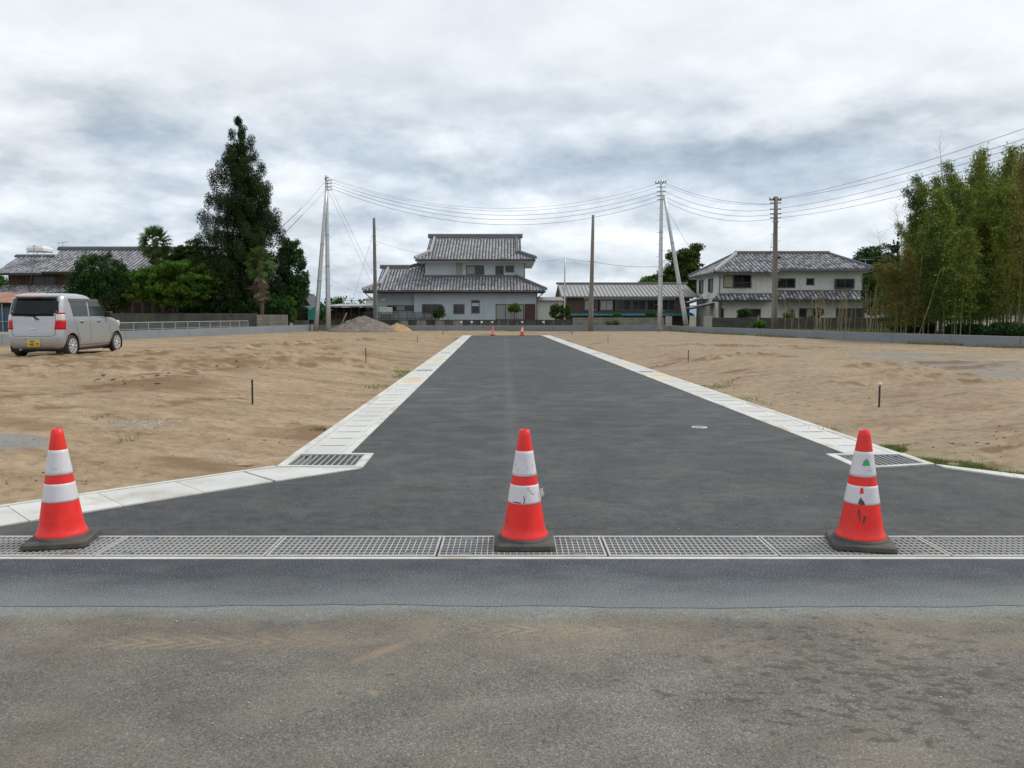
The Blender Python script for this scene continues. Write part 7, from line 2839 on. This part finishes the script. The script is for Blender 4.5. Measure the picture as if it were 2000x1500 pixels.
tree("garden_shrub", "bright green bush in front of the right end of the low tiled roof", "shrub", (XU(1716, 58), 58, .2), 2.2,
     [pb(1714, 592, 58, 20, 8, .7), pb(1730, 600, 58, 16, 10, .7)], 90, .2, 60, .13, .4, 'broad', 59, r=.04, nl=6)
# yellow post with a leafy plant
Y = 55.0
t = thing("garden_plant", (XU(1484, Y), Y, .2), "broad leaved plant and yellow stake behind the low right wall", "plant")
crown(t, [pb(1487, 633, Y, 9, 6, .3), pb(1475, 636, Y, 8, 5, .3)], 24, .14, 34, .16, .35, 'broad', 60, name='leaves')
MB().cyl(at(1478, 645, Y), at(1482, 615, Y), .05, .03, n=7).build("stake", M['tan_pile'], t)

# dark board fence behind the trees at the left
Y = 61.5
xA, xB = XU(235, Y), XU(500, Y)
t = thing("board_fence", ((xA + xB) / 2, Y, .2), "dark weathered board fence in the shade behind the layered tree", "fence")
for k in range(40):
    a = xA + (xB - xA) * k / 40
    MB().box(a + .01, a + (xB - xA) / 40 - .01, Y, Y + .03, .2, ZY(590, Y) + random.uniform(-.05, .05)).build("board", M['dark'] if k % 3 else M['wood_old'], t)

# --- palms
def fan_mesh(name, m, droop, seed, n=22, L=.62, pet=.55, sp=118):
    rng = np.random.default_rng(seed)
    mb = MB()
    mb.tube([(0, 0, 0), (pet * .5, 0, .03), (pet, 0, 0)], [.016, .012, .008], 5)
    for k in range(n):
        a_ = math.radians(-sp + 2 * sp * k / (n - 1))
        l = L * (.75 + .25 * math.cos(a_)) * (.9 + .2 * rng.random())
        d = Vector((math.cos(a_), math.sin(a_), 0))
        s_ = Vector((-math.sin(a_), math.cos(a_), 0))
        c0 = Vector((pet, 0, 0))
        w = .026
        z1, z2 = -droop * .12 * l, -droop * .65 * l * (.6 + .8 * rng.random())
        p1 = c0 + d * l * .6 + Vector((0, 0, z1))
        p2 = c0 + d * l * (.97 - .25 * droop) + Vector((0, 0, z2))
        mb.add([c0 + s_ * .004, c0 - s_ * .004, p1 - s_ * w, p1 + s_ * w, p2, p1 + Vector((0, 0, .012))], [(0, 1, 5), (1, 2, 5), (5, 3, 0), (2, 4, 5), (5, 4, 3)])
    return mb.mesh(name, M[m], fix=False)


def palm(u, Y, v_top, label, dead, seed, nf=34, sc=1.0):
    rng = np.random.default_rng(seed)
    top = at(u, v_top, Y)
    t = thing("palm_tree", (top.x, Y, .2), label, "palm tree")
    mb = MB()
    pts, rs = [], []
    for k in range(15):
        q = k / 14
        pts.append((top.x + .05 * math.sin(q * 3), Y, .2 + (top.z - .2) * q))
        rs.append(.11 + .07 * q ** 2 + .012 * (k % 2))
    mb.tube(pts, rs, 12)
    mb.build("trunk", M['palm_trunk'], t)
    fm = [fan_mesh("frond", 'palm_leaf', d, seed + i) for i, d in enumerate((.3, .6, 1.0))]
    dm = [fan_mesh("dead_frond", 'palm_dead', d, seed + 9 + i, n=14, L=.95, sp=34) for i, d in enumerate((1.0, 1.3))]
    for k in range(nf):
        el = math.radians(80 - 125 * (k / nf) ** .9)
        az = k * 2.399 + rng.normal() * .2
        me = fm[min(2, int(3 * k / nf))]
        o = link("frond", me)
        o.parent = t
        o.matrix_parent_inverse = Matrix.Translation(-t.location)
        o.location = (top.x, Y, top.z - .1 - .3 * k / nf)
        o.rotation_euler = (rng.normal() * .5, -el, az)
        o.scale = (sc,) * 3
    for k in range(dead):
        el = math.radians(-58 - 30 * rng.random())
        az = k * 2.399 + rng.normal() * .3
        o = link("dead_frond", dm[k % 2])
        o.parent = t
        o.matrix_parent_inverse = Matrix.Translation(-t.location)
        o.location = (top.x, Y, top.z - .3 - (1.75 * (k / dead) if dead > 10 else .1))
        o.rotation_euler = (rng.normal() * .5, -el, az)
        o.scale = (sc * (.62 + .45 * rng.random()) * (1 - .35 * k / dead),) * 3


palm(303, 58.5, 470, "fan palm standing above the roof of the old left house", 5, 70, 38, 1.25)
palm(508, 56.6, 510, "fan palm with a skirt of dead hanging fronds in front of the cedar", 60, 80, 34, 1.2)


# --- bamboo
def bamboo_proto(name, m, seed, nleaf, spread, label, group):
    rng = np.random.default_rng(seed)
    t = thing("bamboo", (0, 0, 0), label, "bamboo", group)
    H = 10.0
    pts, rs = [], []
    bx = rng.normal() * .5
    for k in range(22):
        q = k / 21
        pts.append((bx * q ** 2.2 * 1.4 + .9 * q ** 5, .2 * q * q, H * q - .35 * q ** 6))
        rs.append(.032 * (1 - .85 * q) + .003 * (k % 2))
    o = link("culm", MB().tube(pts, rs, 7).mesh("culm", M['culm']))
    o.parent = t
    # branchlets: leaf sprays held out and drooping along the culm
    ns = 190
    q = .17 + .83 * rng.random(ns) ** .70
    az = rng.random(ns) * 6.283
    rad = spread * (1.3 - .75 * q) * (.25 + .9 * rng.random(ns)) * np.clip(np.sin(np.pi * np.clip((q + .1) / 1.12, 0, 1)) + .10, .12, 1.1)
    P0 = np.stack([np.interp(q, np.linspace(0, 1, 22), [p[i] for p in pts]) for i in range(3)], -1)
    C = P0 + np.stack([np.cos(az) * rad, np.sin(az) * rad, .25 - .25 * rad], -1)
    per = nleaf // ns
    P = np.repeat(C, per, 0)
    dr = np.repeat(unit(C - P0), per, 0)
    f = rng.random((len(P), 1))
    P = P + dr * (f - .5) * .6 + rng.normal(size=P.shape) * np.array([.15, .15, .13]) + np.array([0, 0, -.3]) * f * f
    V, Fq = leaf_quads(P, .18, .20, rng, .9, .2)
    o = link("foliage", mesh_np("foliage", V, Fq, M[m]))
    o.parent = t
    return t


protos = [bamboo_proto("bamboo", 'bam_g', 101, 5200, .95, "leafy green bamboo stem in the grove on the right", "green bamboo in the grove"),
          bamboo_proto("bamboo", 'bam_d', 102, 6000, 1.05, "leafy dark green bamboo stem in the grove on the right", "dark green bamboo in the grove"),
          bamboo_proto("bamboo", 'bam_y', 103, 4200, .9, "yellow brown withering bamboo stem in the grove on the right", "withering bamboo in the grove"),
          bamboo_proto("bamboo", 'bam_g', 104, 4400, .75, "leafy green bamboo stem in the grove on the right", "green bamboo in the grove")]
used = [False] * 4
TU = [1735, 1750, 1765, 1785, 1800, 1815, 1835, 1855, 1880, 1900, 1915, 1935, 1960, 1975, 2000, 2100]
TV = [545, 500, 470, 400, 360, 342, 400, 385, 315, 300, 330, 335, 285, 320, 300, 280]
rng = np.random.default_rng(77)
placed = 0
spots = []
for (u, Y, kk) in ((1800, 43, 0), (1815, 40, 3), (1806, 47, 1), (1780, 46, 2), (1768, 50, 2), (1840, 44, 0), (1858, 41, 0), (1880, 44, 3), (1885, 39, 0), (1900, 46, 0), (1865, 48, 1), (1870, 46, 1), (1915, 40, 0), (1930, 43, 2), (1945, 39, 0), (1960, 41, 3), (1962, 37, 0), (1985, 38, 2), (1995, 36, 2), (1975, 43, 0), (2010, 37, 2), (1990, 33, 2)):
    spots.append((u, Y, kk, 1.0))
while len(spots) < 165:
    u = 1742 + 330 * rng.random()
    Y = 33 + 26 * rng.random()
    x = XU(u, Y)
    wx = float(np.interp(Y, [16, 27.5, 36.1, 57.4], [21.5, 17.6, 15.1, 12.9]))
    if x < wx + 1.0:
        continue
    kk = int(rng.choice([0, 1, 1, 3, 1] if u < 1930 else [0, 0, 2, 3, 1]))
    if u < 1775:
        kk = 2 if rng.random() < .45 else 1
    spots.append((u, Y, kk, .45 + .50 * rng.random()))
BL = {1: "green bamboo forming the leftmost high peak of the grove", 8: "green bamboo forming the second high peak of the grove", 15: "tallest green bamboo, its tip reaching the lowest wires", 4: "yellow brown bamboo at the far left edge of the grove", 18: "brown withering bamboo nearest the right frame edge", 3: "brown bamboo just left of the leftmost high peak", 12: "green bamboo forming the peak between the second and the tallest"}
for si, (u, Y, kk, f) in enumerate(spots):
    vt = float(np.interp(u, TU, TV))
    z = at(u, vt, Y).z * f
    s = max(.35, (z - .2) / 9.75)
    loc = (XU(u, Y), Y, .2)
    rz_ = rng.random() * 6.28
    pr = protos[kk]
    # the prototype arches towards +x: keep most tips near the stem's own column
    if not used[kk]:
        used[kk] = True
        pr.location = loc
        pr.rotation_euler = (0, 0, rz_)
        pr.scale = (.5 + .5 * s, .5 + .5 * s, s)
    else:
        dup(pr, loc, rz_, BL.get(si), scale=(.5 + .5 * s, .5 + .5 * s, s))
# dead canes standing free
cm = []
for k in range(5):
    mb = MB()
    H = 3.0
    pts = [(.12 * math.sin(q * 2 + k) * q, .08 * math.sin(q * 3 + 2 * k) * q, H * q) for q in np.linspace(0, 1, 10)]
    mb.tube(pts, [.013 * (1 - .35 * q) + .003 * (i % 2) for i, q in enumerate(np.linspace(0, 1, 10))], 6)
    for j in range(2 + k % 3):
        q = .45 + .5 * ((j * 37 + k * 13) % 10) / 10
        p = Vector(pts[int(q * 9)])
        mb.tube([p, p + Vector((.25 * math.cos(j * 2.2 + k), .1, .35))], [.006, .003], 4)
    cm.append(mb.mesh("bamboo_cane", M['cane']))
ncane = 0
while ncane < 96:
    if ncane < 62:
        u = 1528 + 225 * rng.random() ** .8
        Y = 44 + 14 * rng.random()
        h = 1.6 + 1.9 * rng.random() ** 1.2
    else:
        u = 1745 + 270 * rng.random()
        Y = 34 + 12 * rng.random()
        h = 1.8 + 2.6 * rng.random()
    x = XU(u, Y)
    wx = float(np.interp(Y, [16, 27.5, 36.1, 57.4], [21.5, 17.6, 15.1, 12.9]))
    if x < wx + .5:
        continue
    o = link("bamboo_cane", cm[ncane % 5])
    o.location = (x, Y, .15)
    o.rotation_euler = (rng.normal() * .05 + (.5 * rng.normal() if ncane > 88 else 0), rng.normal() * .05, rng.random() * 6.28)
    o.scale = (1, 1, h / 3)
    if ncane < 62:
        tag(o, "thin bare dead bamboo cane standing in front of the white house", "bamboo cane", "dead canes before the white house")
    else:
        tag(o, "thin bare dead bamboo cane standing at the edge of the bamboo grove", "bamboo cane", "dead canes at the grove edge")
    ncane += 1
# shrubs at the foot of the grove
for k, (u, v_, Y, ru, rv, m_) in enumerate(((1762, 630, 45, 26, 22, 'broad_dk'), (1795, 640, 41, 22, 12, 'bush'), (1960, 645, 33, 40, 10, 'bush'), (1885, 645, 37, 40, 8, 'bush'))):
    tree("undergrowth_shrub", ("leafy green shrub at the left foot of the bamboo", "low dark shrub just right of the leafy one under the bamboo", "low dark shrub mass at the right frame edge under the bamboo", "low dark shrub in the middle of the bamboo foot")[k], "shrub",
         (XU(u, Y), Y, .2), .8, [pb(u, v_, Y, ru, rv, .9), pb(u + ru * .5, v_ + 4, Y, ru * .6, rv * .7, .6)], 110, .2, 70, .12, .4, m_, 90 + k, r=.03, nl=5)
# bare twiggy stems above the grove
for k, (u, v0, v1, Y, lab_) in enumerate(((1757, 405, 470, 45, "bare twiggy bamboo tip left of the grove"), (1842, 275, 400, 41, "tall bare twiggy bamboo tip above the grove"), (1722, 455, 520, 50, "faint bare twig rising above the right house trees"))):
    top, bot = at(u - 8, v0, Y), at(u + 4, v1, Y)
    g_ = Vector((bot.x, Y, .2))
    mb = MB()
    mb.tube([g_, bot, top], [.03, .02, .003], 5)
    rr = np.random.default_rng(200 + k)
    for j in range(26):
        q = .1 + .9 * rr.random()
        p = bot.lerp(top, q)
        e = p + Vector((rr.normal() * .35, rr.normal() * .3, .25 + .25 * rr.random()))
        mb.tube([p, e], [.006, .002], 4)
        for i in range(3):
            p2 = p.lerp(e, .4 + .2 * i)
            mb.tube([p2, p2 + Vector((rr.normal() * .15, 0, .12))], [.003, .0015], 3)
    tag(mb.build("bare_stem", M['cane']), lab_, "bamboo cane")


# ================================================================ GRASS, CLODS, PEBBLES, HILLS
def grass(name, pts, h, w, label, m='grass', lean=.5, seed=1):
    rng = np.random.default_rng(seed)
    P = np.array(pts)
    n = len(P)
    hh = (h * (.5 + .9 * rng.random(n)))[:, None] if np.isscalar(h) else (np.array(h) * (.5 + .9 * rng.random(n)))[:, None]
    d = np.stack([rng.normal(size=n) * lean, rng.normal(size=n) * lean, np.ones(n)], -1)
    d = unit(d)
    s = unit(np.stack([rng.normal(size=n), rng.normal(size=n), np.zeros(n)], -1)) * w / 2
    mid = P + d * hh * .55
    tip = P + d * hh + np.stack([rng.normal(size=n) * lean * .4, rng.normal(size=n) * lean * .4, np.zeros(n)], -1) * hh
    V = np.stack([P - s, P + s, mid + s * .8, mid - s * .8, tip], 1).reshape(-1, 3)
    b = np.arange(n)[:, None] * 5
    T = np.concatenate([b + np.array([[0, 1, 2]]), b + np.array([[0, 2, 3]]), b + np.array([[3, 2, 4]])])
    o = link(name, mesh_np(name, V, T, M[m]))
    return tag(o, label, None, None, 'stuff')


rng = np.random.default_rng(5)
# thick weeds outside the right flare kerb
Y = 6.2 + 2.3 * rng.random(11000)
d = np.abs(rng.normal(size=11000)) * .24 + .01
x = XRo(Y) + d
k = fbm(x * 1.8, Y * 1.8 + 4, 3) > -.08 + d * .40
P = np.stack([x[k], Y[k], terr(x[k], Y[k])], -1)
grass("verge_grass", P, .038, .005, "short green grass along the right flared kerb", seed=1, lean=1.0)
n = 14000
Y = 9 + 50 * rng.random(n) ** 1.3
side = rng.random(n) < .5
d = np.abs(rng.normal(size=n)) * .14 + .02
x = np.where(side, XLo(Y) - d, XRo(Y) + d)
k = fbm(x * .5 + np.where(side, 5, 0), Y * .45 + 14, 2) > .27
xs_, ys_ = [x[k]], [Y[k]]
for (u, v_, r_, n_) in ((787, 727, .16, 260), (738, 757, .16, 160), (1405, 756, .15, 160), (1455, 782, .12, 70), (1425, 748, .1, 60), (205, 815, .1, 30), (1612, 840, .1, 40), (248, 862, .05, 20), (1735, 640, .4, 50)):
    c = hit(u, v_)
    xs_.append(c.x + rng.normal(size=n_) * r_)
    ys_.append(c.y + rng.normal(size=n_) * r_ * 1.6)
x, Y = np.concatenate(xs_), np.concatenate(ys_)
grass("weeds", np.stack([x, Y, terr(x, Y)], -1), .06, .008, "scattered green weed tufts beside the gutters", seed=2, lean=.8)
n = 16000
xa_, ya_ = -15 + 27.3 * rng.random(n), 61.6 - np.abs(rng.normal(size=n)) * .30
ka = fbm(xa_ * .5, ya_ * 0 + 1.3, 4) > .02
yb_ = 26 + 35 * rng.random(n)
xb_ = np.interp(yb_, [27.5, 36.1, 57.4, 62], [17.6, 15.1, 12.9, 12.4]) - .1 - np.abs(rng.normal(size=n)) * .30
kb = fbm(xb_ * .2 + 8, yb_ * .35, 4) > .06
x, Y = np.concatenate([xa_[ka], xb_[kb]]), np.concatenate([ya_[ka], yb_[kb]])
k = rng.random(len(x)) < .42
x, Y = x[k], Y[k]
grass("wall_grass", np.stack([x, Y, terr(x, Y)], -1), .11, .018, "thin dry green grass along the foot of the low walls", m='dry_grass', seed=3, lean=.6)
n = 30000
Y = 30 + 33 * rng.random(n)
wx = np.interp(Y, [16, 27.5, 36.1, 57.4, 62.2], [21.5, 17.6, 15.1, 12.9, 12.3])
x = wx + .2 + 9 * rng.random(n) ** 1.5 * (1 + (Y - 30) * .03)
grass("yard_grass", np.stack([x, Y, Y * 0 + .2], -1), .22, .03, "tall rough grass behind the low right wall", seed=4, lean=.4)

ico = None


def pebbles(name, P, s, m, label, seed=1):
    rng = np.random.default_rng(seed)
    base = np.array([(1, 0, 0), (-1, 0, 0), (0, 1, 0), (0, -1, 0), (0, 0, 1), (0, 0, -.6), (.6, .6, .5), (-.6, .6, .5), (-.6, -.6, .5), (.6, -.6, .5)]) * 1.0
    f = np.array([(6, 4, 9), (6, 7, 4), (7, 8, 4), (8, 9, 4), (0, 6, 9), (2, 7, 6), (1, 8, 7), (3, 9, 8), (0, 2, 6), (2, 1, 7), (1, 3, 8), (3, 0, 9), (2, 0, 5), (1, 2, 5), (3, 1, 5), (0, 3, 5)])
    n = len(P)
    S_ = np.array(s)[:, None, None] * (1 + .35 * rng.normal(size=(n, 10, 3)).clip(-1, 1)) * np.array([1.2, 1, .65])
    V = (base[None] * S_ + np.asarray(P)[:, None, :]).reshape(-1, 3)
    Fq = (f[None] + (np.arange(n) * 10)[:, None, None]).reshape(-1, 3)
    o = link(name, mesh_np(name, V, Fq, M[m], smooth=False))
    return tag(o, label, None, None, 'stuff')


def strewn(n_all, specs, base_lo, base_hi, grow=0.0, pw=2.0):
    Y = 5.2 + 36 * rng.random(n_all) ** pw
    side = rng.random(n_all) < .5
    d = .05 + (2.5 + Y * .35) * rng.random(n_all)
    x = np.where(side, XLo(Y) - d, XRo(Y) + d)
    sz = base_lo + base_hi * rng.random(n_all) ** 4 + grow * Y
    k = fbm(x * .7, Y * .5 + 30, 3) > -.02
    X_, Y_, S_ = [x[k]], [Y[k]], [sz[k]]
    for (u, v_, ru, rv, n_, smax) in specs:
        c = hitv(u + rng.normal(size=n_) * ru, np.clip(v_ + rng.normal(size=n_) * rv, 660, 960))
        k = ~((XLo(c[:, 1]) < c[:, 0] + .02) & (c[:, 0] - .02 < XRo(c[:, 1])))
        X_.append(c[k, 0])
        Y_.append(c[k, 1])
        S_.append(smax * (.15 + .85 * rng.random(k.sum()) ** 2.5))
    X_, Y_, S_ = np.concatenate(X_), np.concatenate(Y_), np.concatenate(S_)
    return np.stack([X_, Y_, terr(X_, Y_) + .1 * S_], -1), S_


P, ss = strewn(2600, ((1890, 868, 40, 7, 12, .022), (1720, 802, 60, 6, 12, .012), (250, 742, 60, 6, 40, .04), (360, 720, 60, 5, 40, .04), (480, 716, 50, 3, 30, .05), (250, 690, 300, 30, 60, .02), (1960, 845, 40, 14, 16, .02), (60, 940, 60, 14, 20, .012), (1560, 700, 300, 30, 60, .02)), .002, .011, .0002)
pebbles("earth_clods", P, ss, 'clod', "scattered dark earth clods on the bare sand", 6)
P, ss = strewn(900, ((250, 828, 60, 5, 420, .010), (300, 826, 22, 4, 300, .013), (435, 893, 26, 6, 260, .008), (90, 860, 60, 8, 160, .008), (1870, 712, 150, 9, 260, .015), (1720, 688, 40, 4, 120, .02)), .002, .005)
pebbles("pebbles", P, ss, 'pebble', "pale gravel stones strewn over the bare sand", 7)
# a flat scrap of board by the left basin, and road crumbs
c = hit(478, 909)
tag(MB().prism([(c.x - .07, c.y - .03, c.z), (c.x + .05, c.y - .05, c.z), (c.x + .08, c.y + .02, c.z + .005), (c.x - .04, c.y + .05, c.z + .005)], (0, 0, .012)).build("tile_scrap", M['tan_pile']), "flat brown scrap of tile lying in the sand near the left catch basin", "scrap")
pts, ss = [], []
for _ in range(1500):
    x, Y = -3.2 + 6.4 * rng.random(), 1.9 + 7 * rng.random()
    if TR0 - .02 < Y < TR1 + .02:
        continue
    if Y > TR1 and not (float(XLo(Y)) + .6 < x < float(XRo(Y)) - .6):
        continue
    pts.append((x, Y, .001))
    ss.append(.0012 + .003 * rng.random() ** 3)
pebbles("road_grit", np.array(pts), ss, 'pebble', "fine pale grit scattered over the asphalt", 8)

# distant hills
def hills():
    xs = np.linspace(-2600, 2600, 200)
    h = 22 + 16 * fbm(xs * .0012, xs * 0 + .3, 4)
    h2 = 40 + 26 * fbm(xs * .0009 + 9, xs * 0 + 2.3, 4)
    V, Fq = [], []
    for (Y, hh) in ((2300, h), (3200, h2)):
        b = len(V)
        for x, a in zip(xs, hh):
            V += [(x, Y - 250, -2), (x, Y, max(4, a)), (x, Y + 300, -2)]
        for i in range(len(xs) - 1):
            a_ = b + i * 3
            Fq += [(a_, a_ + 3, a_ + 4, a_ + 1), (a_ + 1, a_ + 4, a_ + 5, a_ + 2)]
    return mesh_np("hills", V, Fq, M['hill'])


M['hill'] = mat('haze tinted wooded hills', (.16, .22, .27), .95, .1, .002)  # blue grey of distance haze put into the base colour
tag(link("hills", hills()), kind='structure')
# a low far tree line so the land has an edge
rng = np.random.default_rng(9)
bl = []
for k in range(60):
    x = -260 + 520 * rng.random()
    Y = 230 + 60 * rng.random()
    bl.append((x, Y, 2.2 + 1.5 * rng.random(), 7 + 8 * rng.random(), 5, 2 + 2.2 * rng.random()))
C, P = blob_points(bl, 1500, 1.4, 14, rng, .8)
V, Fq = leaf_quads(P, 1.1, .6, rng, 0, .3)
tag(link("far_woods", mesh_np("far_woods", V, Fq, M['broad_dk'])), "low far belt of trees on the horizon", None, None, 'stuff')
